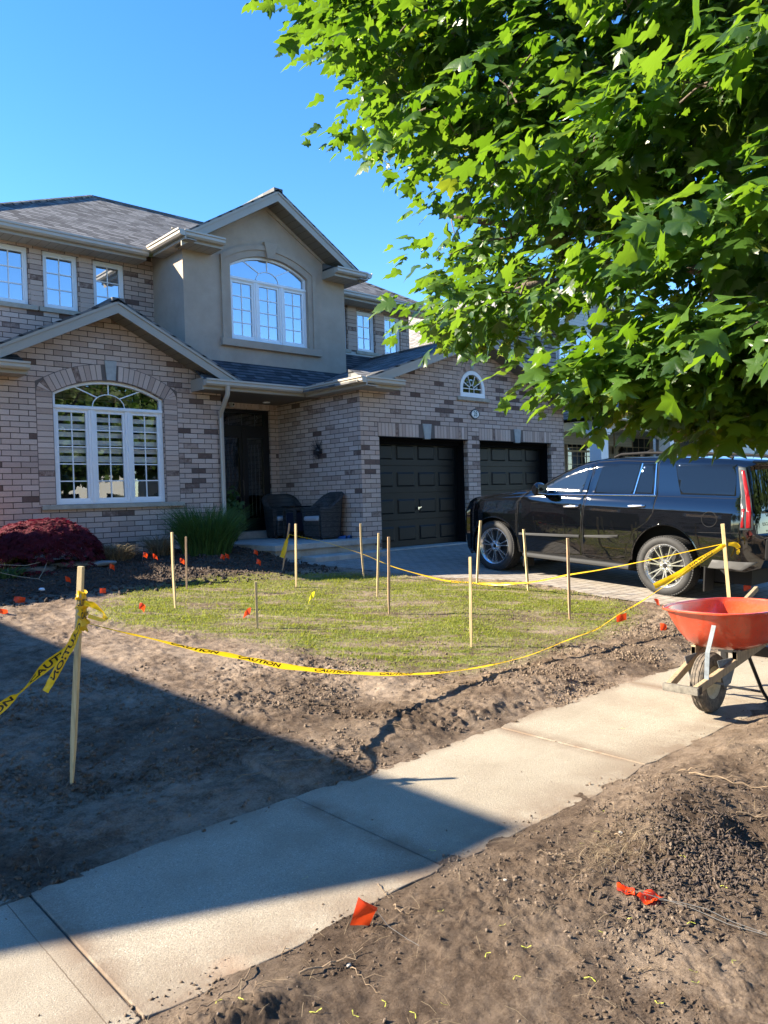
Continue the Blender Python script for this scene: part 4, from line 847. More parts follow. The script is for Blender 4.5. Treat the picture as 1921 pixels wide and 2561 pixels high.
for x, r_ in ((-.05, .1), (.06, -.2)):
    b_ = MB(); rows = []
    for t_ in np.linspace(0, 1, 9):
        w = .042*math.sin(math.pi*min(1, .12+t_*.80))**.5; h = .06-.025*t_ if t_ > .3 else .06; rows.append([(x-w, -.12+.24*t_, 0), (x-w*.8, -.12+.24*t_, h*.7), (x, -.12+.24*t_, h), (x+w*.8, -.12+.24*t_, h*.7), (x+w, -.12+.24*t_, 0)])
    b_.grid(rows); b_.build('shoe', simple('shoe_blue', (.03, .10, .28), .5), SH, smooth=True, local=True)

# ================================================================== SUV IN THE DRIVEWAY
CARP = simple('black_car_paint', (.002, .0025, .0035), .9, coat=1.0, spec=0); CARP.node_tree.nodes['Principled BSDF'].inputs['Coat IOR'].default_value = 1.8; CARP.node_tree.nodes['Principled BSDF'].inputs['Coat Roughness'].default_value = .03
CHROME = simple('chrome', (.75, .76, .78), .12, 1); SATIN = simple('satin_metal', (.38, .39, .40), .36, .85)
TYRE = simple('tyre_rubber', (.022, .022, .023), .75, var=.3, vscale=20); BOARD = simple('board_metal', (.045, .046, .048), .8, .0, spec=.15); RIMM = simple('rim_silver', (.68, .69, .70), .25, .9); PLAST = simple('black_plastic', (.012, .012, .013), .75, spec=.2)
mt, nt, p = M('car_glass'); p.inputs['Base Color'].default_value = (.004, .006, .009, 1); p.inputs['Roughness'].default_value = .015; p.inputs['IOR'].default_value = 1.5; CGLASS = mt
mt, nt, p = M('car_glass_clear'); p.inputs['Base Color'].default_value = (.008, .012, .016, 1); p.inputs['Roughness'].default_value = .05; p.inputs['IOR'].default_value = 1.75; CGLASS2 = mt
SUV = thing('suv', 'large black suv with chrome trim parked in the driveway facing the garage', 'car', (10.80, 5.21, -1.451), (R(3.77), 0, 0))
TC = [(3.50, .22), (3.64, .20), (3.73, .32), (3.80, .60), (3.80, .92), (3.75, 1.09), (3.54, 1.165), (3.30, 1.21), (2.90, 1.27), (2.40, 1.345), (2.16, 1.40), (1.95, 1.53), (1.65, 1.685), (1.40, 1.775), (1.16, 1.83), (.80, 1.862), (.26, 1.878), (-.30, 1.875), (-.72, 1.86), (-1.02, 1.835), (-1.06, 1.80), (-.99, 1.765), (-1.06, 1.50), (-1.12, 1.28), (-1.15, 1.05), (-1.17, .93), (-1.25, .90), (-1.26, .62), (-1.22, .50), (-1.05, .44)]
CY = np.array([q[0] for q in TC[:20]])[::-1]; CZ = np.array([q[1] for q in TC[:20]])[::-1]
def top_z(y): return float(np.interp(y, CY[(CY < 3.7)], CZ[(CY < 3.7)])) if y < 3.69 else 1.0
_zz = np.linspace(0, 2.1, 421); _ww = np.interp(_zz, [.15, .35, .6, .85, 1.08, 1.20, 1.30, 1.36, 1.6, 1.80, 1.90], [.93, .965, .995, 1.005, 1.0, .985, .95, .915, .862, .815, .78])
_kk = np.exp(-np.linspace(-2, 2, 25)**2); _kk /= _kk.sum(); _ww = np.convolve(np.pad(_ww, 12, mode='edge'), _kk, 'valid')
def hw(y, z):
    w = float(np.interp(z, _zz, _ww))
    if y > 2.3: w -= .03*min(1, (y-2.3)/1.0)*(1 if z > 1.0 else .4)
    if y > 3.15: w -= .19*((y-3.15)/.60)**2.4
    if y < -.85: w -= .10*min(1.3, ((-.85-y)/.35))**2
    e = max(0, min(1, (z-(top_z(max(-1, y))-.09))/.09)); w -= .06*e*e
    return w
def arch(cy, cz, ry, rz, a0, a1, n=14): return [(cy+ry*math.cos(t), cz+rz*math.sin(t)) for t in np.linspace(R(a0), R(a1), n)]
SO = [(-1.05, .44), (-.60, .44)]+arch(0, .44, .50, .53, 178, 2, 20)+[(.56, .37), (2.38, .31)]+arch(2.97, .37, .52, .51, 178, 2, 20)+[(3.50, .22)]
so = SO+TC[1:-1]
v2, f2 = cdt(so, .045)
bm = bmesh.new()
for s in (-1, 1):
    vs_ = [bm.verts.new((s*hw(y, z), y, z)) for y, z in v2]
    for f in f2:
        t = [vs_[i] for i in f]; fc = bm.faces.new(t); fc.normal_update()
        if (fc.normal.x*s) < 0: fc.normal_flip()
def ribpt(i, u):
    y, z = TC[i]; w = hw(y, z); q = 1-abs(u)**2.4
    if i <= 1: dy, dz_ = .16, 0
    elif i <= 5: dy, dz_ = .22, .0
    elif i <= 8: dy, dz_ = .14*(8-i)/3, .045
    elif i <= 10: dy, dz_ = .03, .05
    elif i <= 13: dy, dz_ = .16, .045
    elif i <= 19: dy, dz_ = (.05 if i == 14 else 0)-(.06 if i >= 18 else 0), .035
    else: dy, dz_ = -.07, .01
    if i in (0, 1, 2, 27, 28, 29): dz_ = 0
    return (u*w, y+dy*q, z+dz_*q)
US = [-1, -.96, -.88, -.75, -.5, -.25, 0, .25, .5, .75, .88, .96, 1]
rib = [[bm.verts.new(ribpt(i, u)) for u in US] for i in range(len(TC))]
for i in range(len(TC)-1):
    for j in range(len(US)-1):
        fc = bm.faces.new((rib[i][j], rib[i+1][j], rib[i+1][j+1], rib[i][j+1])); fc.normal_update()
bmesh.ops.remove_doubles(bm, verts=bm.verts, dist=.002); bmesh.ops.recalc_face_normals(bm, faces=bm.faces)
me = bpy.data.meshes.new('body'); bm.to_mesh(me); bm.free(); me.materials.append(CARP); box_uv(me)
me.polygons.foreach_set('use_smooth', [True]*len(me.polygons)); me.set_sharp_from_angle(angle=R(38))
o = bpy.data.objects.new('body', me); COL.objects.link(o); o.parent = SUV
def cb(b, name, mat, par=SUV, **k): return b.build(name, mat, par, local=True, **k)
def patch(poly, off, s, step=.045, mat=CARP, name='panel', par=SUV, thick=.006, smooth=True):
    v2, f2 = cdt(poly, step); b = MB(); fs = []
    b.add([(s*(hw(y, z)+off), y, z) for y, z in v2], [f if s < 0 else tuple(reversed(f)) for f in f2])
    n = len(poly); ring = [(s*(hw(y, z)+off), y, z) for y, z in poly]+[(s*(hw(y, z)+off-thick), y, z) for y, z in poly]
    b.add(ring, [(i, (i+1) % n, n+(i+1) % n, n+i) for i in range(n)]); o = cb(b, name, mat, par, smooth=smooth, angle=30); 
    bm = bmesh.new(); bm.from_mesh(o.data); bmesh.ops.remove_doubles(bm, verts=bm.verts, dist=1e-5); bmesh.ops.recalc_face_normals(bm, faces=bm.faces); bm.to_mesh(o.data); bm.free()
    return o
def seam(pts, s, r_=.005, off=.003, mat=None, name='trim', par=SUV):
    P = []
    for (a, b_) in zip(pts[:-1], pts[1:]):
        k = max(1, int(math.dist(a, b_)/.06))
        for i in range(k): t = i/k; y = a[0]+(b_[0]-a[0])*t; z = a[1]+(b_[1]-a[1])*t; P.append((s*(hw(y, z)+off), y, z))
    y, z = pts[-1]; P.append((s*(hw(y, z)+off), y, z)); b = MB(); b.tube(P, r_, 6); return cb(b, name, mat or PLAST, par, smooth=True)
D1 = [(2.47, .36), (1.30, .42), (1.315, .9), (1.29, 1.30), (1.22, 1.79), (1.42, 1.755), (1.66, 1.665), (1.95, 1.505), (2.10, 1.40), (2.36, 1.325), (2.50, 1.15), (2.50, .62)]
D2 = [(1.275, .42), (.60, .45), (.56, .62), (.44, .86), (.26, 1.00), (.19, 1.12), (.17, 1.36), (.22, 1.815), (.80, 1.825), (1.195, 1.80), (1.265, 1.30), (1.29, .9)]
G1 = [(2.06, 1.30), (1.37, 1.335), (1.28, 1.76), (1.42, 1.725), (1.66, 1.635), (1.92, 1.49), (2.06, 1.40)]
G2 = [(1.16, 1.345), (.55, 1.365), (.48, 1.785), (1.08, 1.78)]
G2b = [(.50, 1.367), (.24, 1.375), (.27, 1.79), (.435, 1.787)]
G3 = [(-.16, 1.385), (-.89, 1.395), (-.845, 1.80), (-.02, 1.805), (-.10, 1.55)]
for s in (-1, 1):
    f_ = patch(D1, .004, s, name='door'); r_ = patch(D2, .004, s, name='door'); seam(D1+[D1[0]], s, .006, -.002, par=f_, name='door_seal'); seam(D2+[D2[0]], s, .006, -.002, par=r_, name='door_seal')
    patch(G1, .007, s, mat=CGLASS2, name='window', par=f_); patch(G2, .007, s, mat=CGLASS, name='window', par=r_); patch(G2b, .007, s, mat=CGLASS, name='window', par=r_); patch(G3, .005, s, mat=CGLASS, name='rear_side_window')
    seam([(.52, 1.36), (.455, 1.79)], s, .011, .009, CHROME, 'window_trim', r_)
    seam([(.21, 1.36), (.25, 1.80)], s, .012, .004, CHROME, 'window_trim'); 
    seam([(2.10, 1.285), (1.28, 1.318)], s, .010, .008, CHROME, 'belt_trim', f_); seam([(1.27, 1.318), (.18, 1.352)], s, .010, .008, CHROME, 'belt_trim', r_)
    for d_, y0, y1, z0, z1 in ((f_, 2.45, 1.34, .645, .70), (r_, 1.25, .70, .705, .75)):
        P = [(y0, z0-.012), (y1, z1-.022), (y1, z1+.022), (y0, z0+.020)]; patch(P, .016, s, mat=BOARD, name='side_moulding', par=d_, thick=.015)
    for d_, yc, zc in ((f_, 1.50, 1.135), (r_, .44, 1.20)):
        w = hw(yc, zc); b = MB(); b.tube([(s*(w+.008), yc-.12, zc+.008), (s*(w+.042), yc-.10, zc+.008), (s*(w+.050), yc, zc), (s*(w+.042), yc+.10, zc-.006), (s*(w+.008), yc+.12, zc-.006)], [.013, .016, .017, .016, .013], 8); h_ = cb(b, 'door_handle', CHROME, d_, smooth=True)
        b = MB(); b.lathe([(0, .006), (.065, .003), (.07, -.004)], 20, 'x', (s*w if s > 0 else -w-.0, yc, zc-.01)); 
    # lamps
    L = patch([(3.70, 1.035), (3.52, 1.11), (3.30, 1.155), (3.38, 1.075), (3.60, .98), (3.735, .93)], .006, s, mat=CGLASS2, name='headlight', step=.04)
    T = patch([(-.865, 1.775), (-.96, 1.755), (-1.05, 1.45), (-1.115, 1.20), (-1.145, .98), (-.99, .97), (-.985, 1.20), (-.955, 1.38)], .012, s, mat=simple('lamp_clear', (.035, .045, .055), .35, spec=.3) if s < 0 else bpy.data.materials['lamp_clear'], name='tail_light', step=.04, thick=.03)
    RED = bpy.data.materials.get('lamp_red') or simple('lamp_red', (.20, .006, .010), .25)
    patch([(-.915, 1.72), (-.955, 1.72), (-1.045, 1.42), (-1.105, 1.2), (-1.115, 1.0), (-1.06, 1.0), (-1.055, 1.2), (-1.0, 1.42)], .017, s, mat=RED, name='red_lens', par=T, step=.04); patch([(-.995, 1.24), (-1.03, 1.24), (-1.04, 1.0), (-1.0, 1.0)], .017, s, mat=RED, name='red_lens', par=T, step=.04)
    w = hw(-.60, 1.08); b = MB(); b.tube([(s*(hw(-.6+.098*math.cos(t), 1.08+.098*math.sin(t))+.001), -.60+.098*math.cos(t), 1.08+.098*math.sin(t)) for t in np.linspace(0, 2*math.pi, 33)], .0045, 5)
    if s < 0: cb(b, 'fuel_door', PLAST)
    # seam lines on fender, quarter and bumpers
    seam([(2.53, .62), (2.53, 1.14), (2.40, 1.33)], s, .004, -.001, name='fender_seam'); seam([(-.985, .93), (-.46, .90)], s, .004, -.001, name='bumper_seam'); seam([(-.92, 1.36), (.16, 1.345)], s, .003, -.0005, name='quarter_crease')
    patch([(-1.20, .58), (-.66, .56), (-.60, .45), (-1.02, .45)], .006, s, mat=simple('bumper_grey', (.09, .09, .092), .5) if s < 0 else bpy.data.materials['bumper_grey'], name='bumper_skirt')
    # running board, rail, mirror, arch lips, mudflaps
    b = MB(); b.prism([(s*.80, .31), (s*1.035, .30), (s*1.045, .335), (s*1.03, .365), (s*.80, .365)], 'y', .50, 2.34); rb_ = cb(b, 'running_board', BOARD, bevel=.008)
    b = MB(); b.box(min(s*.84, s*1.02), max(s*.84, s*1.02), .55, 2.28, .3651, .370); cb(b, 'tread_strip', PLAST, rb_)
    b = MB(); b.tube([(s*.70, .98, 1.87), (s*.69, .88, 1.915), (s*.67, .5, 1.94), (s*.665, -.2, 1.945), (s*.67, -.62, 1.925), (s*.69, -.74, 1.88)], .020, 8); cb(b, 'roof_rail', PLAST, smooth=True)
    MR = MB(); rows = []
    for t_ in np.linspace(0, 1, 8):
        xx = .99+.30*t_; g = (1-abs(2*t_-1.1)**3*.5); hh = .105*g; rows.append([(s*xx, 1.99-.07*g*math.cos(a)-.02*t_, 1.375+hh*math.sin(a)) for a in np.linspace(0, 2*math.pi, 15)[:-1]])
    MR.grid(rows, closed=True); MR.add(rows[-1], [tuple(range(14))]); MR.add(rows[0], [tuple(reversed(range(14)))]); mm = cb(MR, 'side_mirror', CARP, smooth=True, angle=60); b = MB(); b.tube([(s*.93, 2.02, 1.30), (s*1.03, 1.99, 1.31)], .035, 8); cb(b, 'mirror_stalk', PLAST, mm, smooth=True)
    b = MB(); b.box(min(s*1.04, s*1.26), max(s*1.04, s*1.26), 1.912, 1.916, 1.30, 1.45); cb(b, 'mirror_glass', CHROME, mm)
    for cy, cz, ry, rz in ((0, .44, .50, .53), (2.97, .37, .52, .51)):
        P = arch(cy, cz, ry, rz, 180, 0, 24); b = MB(); b.tube([(s*(hw(y, z)-.006), y, z) for y, z in P], .014, 6); cb(b, 'wheel_arch', CARP, smooth=True)
    for y in (-.56, 2.36): b = MB(); b.box(min(s*.72, s*.985), max(s*.72, s*.985), y-.012, y+.012, .13, .46); cb(b, 'mudflap', PLAST, bevel=.006)
b = MB(); b.box(-.70, .70, -1.05, 3.45, .24, .95); cb(b, 'underbody', PLAST)
b = MB(); b.box(-.88, .88, .56, 2.36, .28, .5); cb(b, 'floor_pan', PLAST)
b = MB(); b.add([(x*1.003, y*1+.004 if False else y, z+.004) for i in (10, 11, 12, 13, 14) for x, y, z in [ribpt(i, u*.93) for u in US]], [(r_*13+c, (r_+1)*13+c, (r_+1)*13+c+1, r_*13+c+1) for r_ in range(4) for c in range(12)]); b.v = [(x, y+.006, z+.004) for x, y, z in b.v]; cb(b, 'windscreen', CGLASS, smooth=True, angle=180)
b = MB(); b.add([(x, y-.006, z) for i in (21, 22, 23) for x, y, z in [ribpt(i, u*.86) for u in US]], [(r_*13+c, (r_+1)*13+c, (r_+1)*13+c+1, r_*13+c+1) for r_ in range(2) for c in range(12)]); RG = cb(b, 'rear_window', CGLASS, smooth=True, angle=180)
b = MB(); b.box(-.74, .74, -1.20, -1.0, 1.80, 1.855); cb(b, 'roof_spoiler', CARP, bevel=.018)
b = MB(); b.box(-.86, .86, -1.30, -1.10, .60, .88); cb(b, 'rear_bumper', PLAST, bevel=.03)
b = MB(); b.box(-.80, .80, -1.315, -1.30, .80, .83); b.box(-.80, .80, -1.312, -1.30, .64, .66); cb(b, 'bumper_trim', SATIN)
b = MB(); b.box(-.62, .62, -1.262, -1.2, 1.20, 1.235); cb(b, 'tailgate_trim', CHROME, bevel=.005)
b = MB(); b.box(-.26, .26, -1.262, -1.20, .98, 1.12); cb(b, 'licence_plate', simple('plate', (.6, .62, .64), .5))
b = MB(); b.tube([(.10, -1.10, 1.42), (-.10, -1.16, 1.45), (-.38, -1.15, 1.42), (-.40, -1.15, 1.425)], .008, 6); cb(b, 'wiper', PLAST, RG)
V, F = text_mesh('ESCALADE', .055, .0, .001, sx=1.2); b = MB(); b.add([(-.52+x, -1.246, 1.055+y) for x, y, z in V], F); cb(b, 'badge', CHROME)
V, F = text_mesh('PLATINUM', .04, .0, .001, sx=1.3); b = MB(); b.add([(-.50+x, -1.252, .965+y) for x, y, z in V], F); cb(b, 'badge', CHROME)
b = MB()
for k in range(7): b.box(-.48, .48, 3.90, 3.935, .50+k*.065, .53+k*.065)
cb(b, 'grille', CHROME)
b = MB(); b.tube([(-.80, 3.60, 1.13), (0, 3.72, 1.175), (.80, 3.60, 1.13)], .008, 6); cb(b, 'hood_trim', PLAST)
b = MB(); b.tube([(.0, .95, 1.90), (0, .80, 1.99), (0, .74, 1.99)], [.02, .010, .008], 6); cb(b, 'roof_antenna', PLAST, smooth=True)
def wheel(x, y, s):
    w = MB(); c = (s*x, y, .405)
    tp = [(.285, -.10), (.30, -.125), (.345, -.14), (.385, -.125), (.400, -.105), (.405, -.07), (.406, 0), (.405, .07), (.400, .105), (.385, .125), (.345, .14), (.30, .125), (.285, .10)]
    w.lathe([(r_, h) for r_, h in tp], 64, 'x', c); wo_ = cb(w, 'wheel', TYRE, smooth=True, angle=50)
    w = MB()
    for k in range(72):   # tread blocks
        a = 2*math.pi*k/72
        for h0, h1, da in ((-.118, -.05, .0), (-.04, .04, .03), (.05, .118, 0)):
            a0, a1 = a+da, a+da+.062; P = lambda rr, q, h: (c[0]+h, c[1]+rr*math.cos(q), c[2]+rr*math.sin(q)); ri = .399 if abs(h0) < .06 else .394
            w.add([P(ri, a0, h0), P(ri, a1, h0), P(ri, a1, h1), P(ri, a0, h1), P(.411, a0, h0), P(.411, a1, h0), P(.411, a1, h1), P(.411, a0, h1)], [(4, 5, 6, 7), (0, 1, 5, 4), (1, 2, 6, 5), (2, 3, 7, 6), (3, 0, 4, 7)])
    cb(w, 'tread', TYRE, wo_)
    w = MB(); w.lathe([(.255, s*.02), (.268, s*.10), (.296, s*.124), (.304, s*.118), (.300, s*.10), (.290, s*.08), (.275, -s*.09)], 64, 'x', c); rim = cb(w, 'rim', RIMM, wo_, smooth=True, angle=50)
    w = MB(); w.lathe([(0, s*.0), (.17, s*.0), (.255, s*.01), (.28, -s*.05)], 40, 'x', c); cb(w, 'brake_disc', simple('brake_dark', (.03, .03, .032), .5, .5) if 'brake_dark' not in bpy.data.materials else bpy.data.materials['brake_dark'], wo_)
    w = MB()
    for k in range(7):
        a = 2*math.pi*k/7+.2
        for da in (-.15, .15):
            q = a+da; P = lambda rr, dq, h: (c[0]+s*h, c[1]+rr*math.cos(dq), c[2]+rr*math.sin(dq)); i_ = a+da*.55
            wi, wo2 = .085, .040
            A = [P(.06, i_-wi*1.7, .06), P(.06, i_+wi*1.7, .06), P(.06, i_+wi*1.7, .092), P(.06, i_-wi*1.7, .092)]; B = [P(.268, q-wo2, .075), P(.268, q+wo2, .075), P(.268, q+wo2*.6, .112), P(.268, q-wo2*.6, .112)]
            w.hexa(A, B)
    w.lathe([(.0, s*.095), (.035, s*.097), (.045, s*.09), (.085, s*.088), (.095, s*.06)], 28, 'x', c); cb(w, 'spokes', RIMM, rim, smooth=True, angle=30)
    w = MB()
    for k in range(6):
        q = 2*math.pi*k/6; w.lathe([(0, s*.11), (.010, s*.11), (.013, s*.085)], 8, 'x', (c[0], c[1]+.063*math.cos(q), c[2]+.063*math.sin(q)))
    cb(w, 'lug_nuts', CHROME, rim)
    w = MB(); w.lathe([(0, s*.104), (.028, s*.103), (.032, s*.095)], 16, 'x', c); cb(w, 'hub_cap', PLAST, rim)
for s in (-1, 1):
    wheel(.865, 0, s); wheel(.865, 2.97, s)
# ================================================================== WHEELBARROW
WB = thing('wheelbarrow', 'orange red wheelbarrow with wooden handles standing on the sidewalk', 'wheelbarrow', (5.36, 2.51, -1.6))
def mat_tub():
    mt, nt, p = M('tub_red'); P = geoP(nt)
    c = ramp(nt, noise(nt, 5, 5, .65, P), [(.3, (.52, .050, .018)), (.7, (.62, .085, .035))]); c = mix(nt, ramp(nt, noise(nt, 60, 5, .7, P), [(.56, (0, 0, 0)), (.68, (.8, .8, .8))]), c, (.20, .11, .07)); c = mix(nt, ramp(nt, noise(nt, 9, 6, .7, P), [(.55, (0, 0, 0)), (.7, (.55, .55, .55))]), c, (.36, .10, .055))
    nt.links.new(c, p.inputs['Base Color']); p.inputs['Roughness'].default_value = .28; p.inputs['Coat Weight'].default_value = .4; return mt
TUB = mat_tub(); WOODB = mat_wood('ash_wood', (.31, .235, .145)); GALV = simple('galvanised', (.13, .15, .17), .65, .0, spec=.3, var=.25, vscale=30); BSTEEL = simple('black_steel', (.012, .012, .013), .35)
def ring(x0, x1, hw_f, hw_b, zf, zb, n=48, pw=3.0, cy=2.51):
    P = []
    for k in range(n):
        a = 2*math.pi*k/n; ca, sa = math.cos(a), math.sin(a); ex = (abs(ca)**(2/pw))*(1 if ca > 0 else -1); ey = (abs(sa)**(2/pw))*(1 if sa > 0 else -1)
        t = (ex+1)/2; x = x0+(x1-x0)*t; hw_ = hw_f+(hw_b-hw_f)*t; P.append((x, cy+ey*hw_, zf+(zb-zf)*t))
    return P
outerR = [ring(5.14, 6.36, .345, .36, -.862, -.915), ring(5.155, 6.345, .335, .35, -.875, -.925), ring(5.19, 6.30, .32, .335, -.93, -.975), ring(5.27, 6.18, .285, .31, -1.03, -1.06), ring(5.36, 6.06, .24, .27, -1.12, -1.13), ring(5.44, 5.96, .19, .22, -1.158, -1.165), ring(5.55, 5.85, .12, .14, -1.165, -1.17)]
innerR = [[(5.75+(x-5.75)*.975, 2.51+(y-2.51)*.96, z+.012) for x, y, z in r_] for r_ in outerR[1:]]
b = MB(); b.grid(list(reversed(outerR)), closed=True); n0 = len(outerR[0]); b.add(outerR[-1], [tuple(reversed(range(n0)))])
b.grid([outerR[0]]+innerR, closed=True); b.add(innerR[-1], [tuple(range(n0))]); tray = b.build('tray', TUB, WB, smooth=True, angle=60)
b = MB(); rr_ = ring(5.13, 6.37, .352, .367, -.862, -.915); b.tube(rr_+rr_[:2], .0095, 8, cap=False); b.build('rim', TUB, tray, smooth=True)
# wooden beams (handles)
for s in (-1, 1):
    b = MB(); y0 = 2.51+s*.095; y1 = 2.51+s*.27
    A = Vector((4.965, y0, -1.355)); Bp = Vector((6.62, y1, -.975)); b.bar(A, Bp, .036, .055); C_ = Vector((6.95, 2.51+s*.30, -.90)); b.bar(Bp, C_, .032, .042); b.build('handle', WOODB, WB, bevel=.005)
    b = MB(); b.hexa([(5.45, 2.51+s*.145-.018, -1.165), (5.95, 2.51+s*.20-.018, -1.17), (5.95, 2.51+s*.20-.018, -1.10), (5.45, 2.51+s*.145-.018, -1.225)], [(5.45, 2.51+s*.145+.018, -1.165), (5.95, 2.51+s*.20+.018, -1.17), (5.95, 2.51+s*.20+.018, -1.10), (5.45, 2.51+s*.145+.018, -1.225)]) if False else b.box(5.44, 5.50, 2.51+s*.15-.018, 2.51+s*.15+.018, -1.245, -1.155); b.build('riser_block', WOODB, WB, bevel=.003)
    b = MB(); b.hexa([(5.44, 2.51+s*.15-.016, -1.22), (5.82, 2.51+s*.185-.016, -1.135), (5.82, 2.51+s*.185-.016, -1.165), (5.44, 2.51+s*.15-.016, -1.165)], [(5.44, 2.51+s*.15+.016, -1.22), (5.82, 2.51+s*.185+.016, -1.135), (5.82, 2.51+s*.185+.016, -1.165), (5.44, 2.51+s*.15+.016, -1.165)]); b.build('wedge', WOODB, WB)
    b = MB(); b.tube([(5.62, 2.51+s*.175, -1.225), (5.80, 2.51+s*.19, -1.50), (5.88, 2.51+s*.20, -1.585), (6.02, 2.51+s*.205, -1.588), (6.10, 2.51+s*.21, -1.55), (6.13, 2.51+s*.225, -1.12)], .0135, 8); lg = b.build('leg', BSTEEL, WB, smooth=True)
    b = MB(); b.box(6.10, 6.14, 2.51+s*.225-.022, 2.51+s*.225+.022, -1.40, -1.10); b.build('leg_plate', BSTEEL, lg)
    b = MB()
    for zz in (-1.22, -1.30): b.lathe([(0, -.012), (.010, -.012), (.012, 0)], 10, 'x', (6.10, 2.51+s*.225, zz))
    b.build('bolts', CHROME, lg)
    if s < 0: b = MB(); b.bar((5.085, 2.40, -1.335), (5.10, 2.395, -1.12), .032, .005, (1, 0, 0)); b.bar((5.10, 2.395, -1.125), (5.185, 2.385, -.945), .030, .005, (1, 0, 0)); b.build('brace', GALV, WB)
    b = MB(); b.hexa([(5.24, 2.51+s*.115, -1.20), (5.52, 2.51+s*.135, -1.21), (5.42, 2.51+s*.125, -1.385), (5.34, 2.51+s*.12, -1.40)], [(5.24, 2.51+s*.119, -1.20), (5.52, 2.51+s*.139, -1.21), (5.42, 2.51+s*.129, -1.385), (5.34, 2.51+s*.124, -1.40)]); b.build('axle_bracket', GALV, WB)
b = MB(); b.box(4.925, 4.965, 2.385, 2.635, -1.383, -1.332); b.build('nose_board', simple('old_board', (.13, .118, .098), .9, var=.5, vscale=25), WB, bevel=.004)
b = MB(); b.box(4.955, 4.99, 2.385, 2.425, -1.38, -1.33); b.build('corner_bracket', BSTEEL, WB)
b = MB(); b.box(6.02, 6.16, 2.28, 2.74, -1.30, -1.22); b.build('cross_brace', BSTEEL, WB); b = MB(); b.bar((5.84, 2.33, -1.52), (5.84, 2.69, -1.52), .03, .012); b.build('cross_brace', BSTEEL, WB)
b = MB(); wc = (5.36, 2.51, -1.385)
tp = [(.115, -.035), (.135, -.046), (.175, -.052), (.200, -.044), (.209, -.030), (.206, -.027), (.206, -.022), (.212, -.019), (.212, -.008), (.208, -.006), (.208, .006), (.212, .008), (.212, .019), (.206, .022), (.206, .027), (.209, .030), (.200, .044), (.175, .052), (.135, .046), (.115, .035)]
def mat_wbt():
    mt, nt, p = M('worn_tyre'); c = ramp(nt, noise(nt, 25, 5, .7, geoP(nt)), [(.35, (.03, .028, .025)), (.6, (.13, .105, .08)), (.8, (.22, .175, .13))]); nt.links.new(c, p.inputs['Base Color']); p.inputs['Roughness'].default_value = .85; return mt
b.lathe(tp, 56, 'y', wc); wl = b.build('wheel', mat_wbt(), WB, smooth=True, angle=30)
b = MB(); b.lathe([(0, -.03), (.03, -.034), (.05, -.02), (.095, -.015), (.118, -.034), (.118, .034), (.095, .015), (.05, .02), (.03, .034), (0, .03)], 36, 'y', wc); b.build('rim', simple('rim_cream', (.42, .38, .27), .6, var=.2, vscale=30), wl, smooth=True, angle=40)
b = MB(); b.tube([(5.36, 2.38, -1.385), (5.36, 2.64, -1.385)], .009, 8); b.build('axle', GALV, wl)
# ================================================================== STAKES, TAPE, FLAGS
LATH = mat_wood('lath_wood', (.56, .42, .22)); LATH2 = mat_wood('lath_brown', (.42, .28, .17))
def stake(base, top, label, w=.026, mat=LATH, bow=.0, nm='wooden_stake'):
    base = Vector(base); top = Vector(top); d = (top-base).normalized(); side = d.cross(Vector((.67, .74, 0))).normalized(); b = MB(); n = 5; rings = []
    a0 = random.uniform(-.5, .5); A = side*math.cos(a0)+d.cross(side)*math.sin(a0); Bv = d.cross(A)
    for k in range(n+1):
        t = k/n; c = base+(top-base)*t+side*bow*math.sin(math.pi*t); 
        if k == 0: c = base-d*.12; ww = w*.35
        else: ww = w*(.97+.06*random.random())
        rings.append([tuple(c+A*ww/2*i+Bv*ww*.42*j) for i, j in ((-1, -1), (1, -1), (1, 1), (-1, 1))])
    for k in range(n): b.add(rings[k]+rings[k+1], [(i, (i+1) % 4, 4+(i+1) % 4, 4+i) for i in range(4)])
    b.add(rings[-1], [(0, 1, 2, 3)]); o = b.build(nm, mat, None, loc=base)
    bm = bmesh.new(); bm.from_mesh(o.data); bmesh.ops.remove_doubles(bm, verts=bm.verts, dist=1e-5); bmesh.ops.recalc_face_normals(bm, faces=bm.faces); bm.to_mesh(o.data); bm.free()
    bv = o.modifiers.new('bevel', 'BEVEL'); bv.width = .0015
    return mark(o, label, 'stake', 'wooden stakes around the lawn patch')
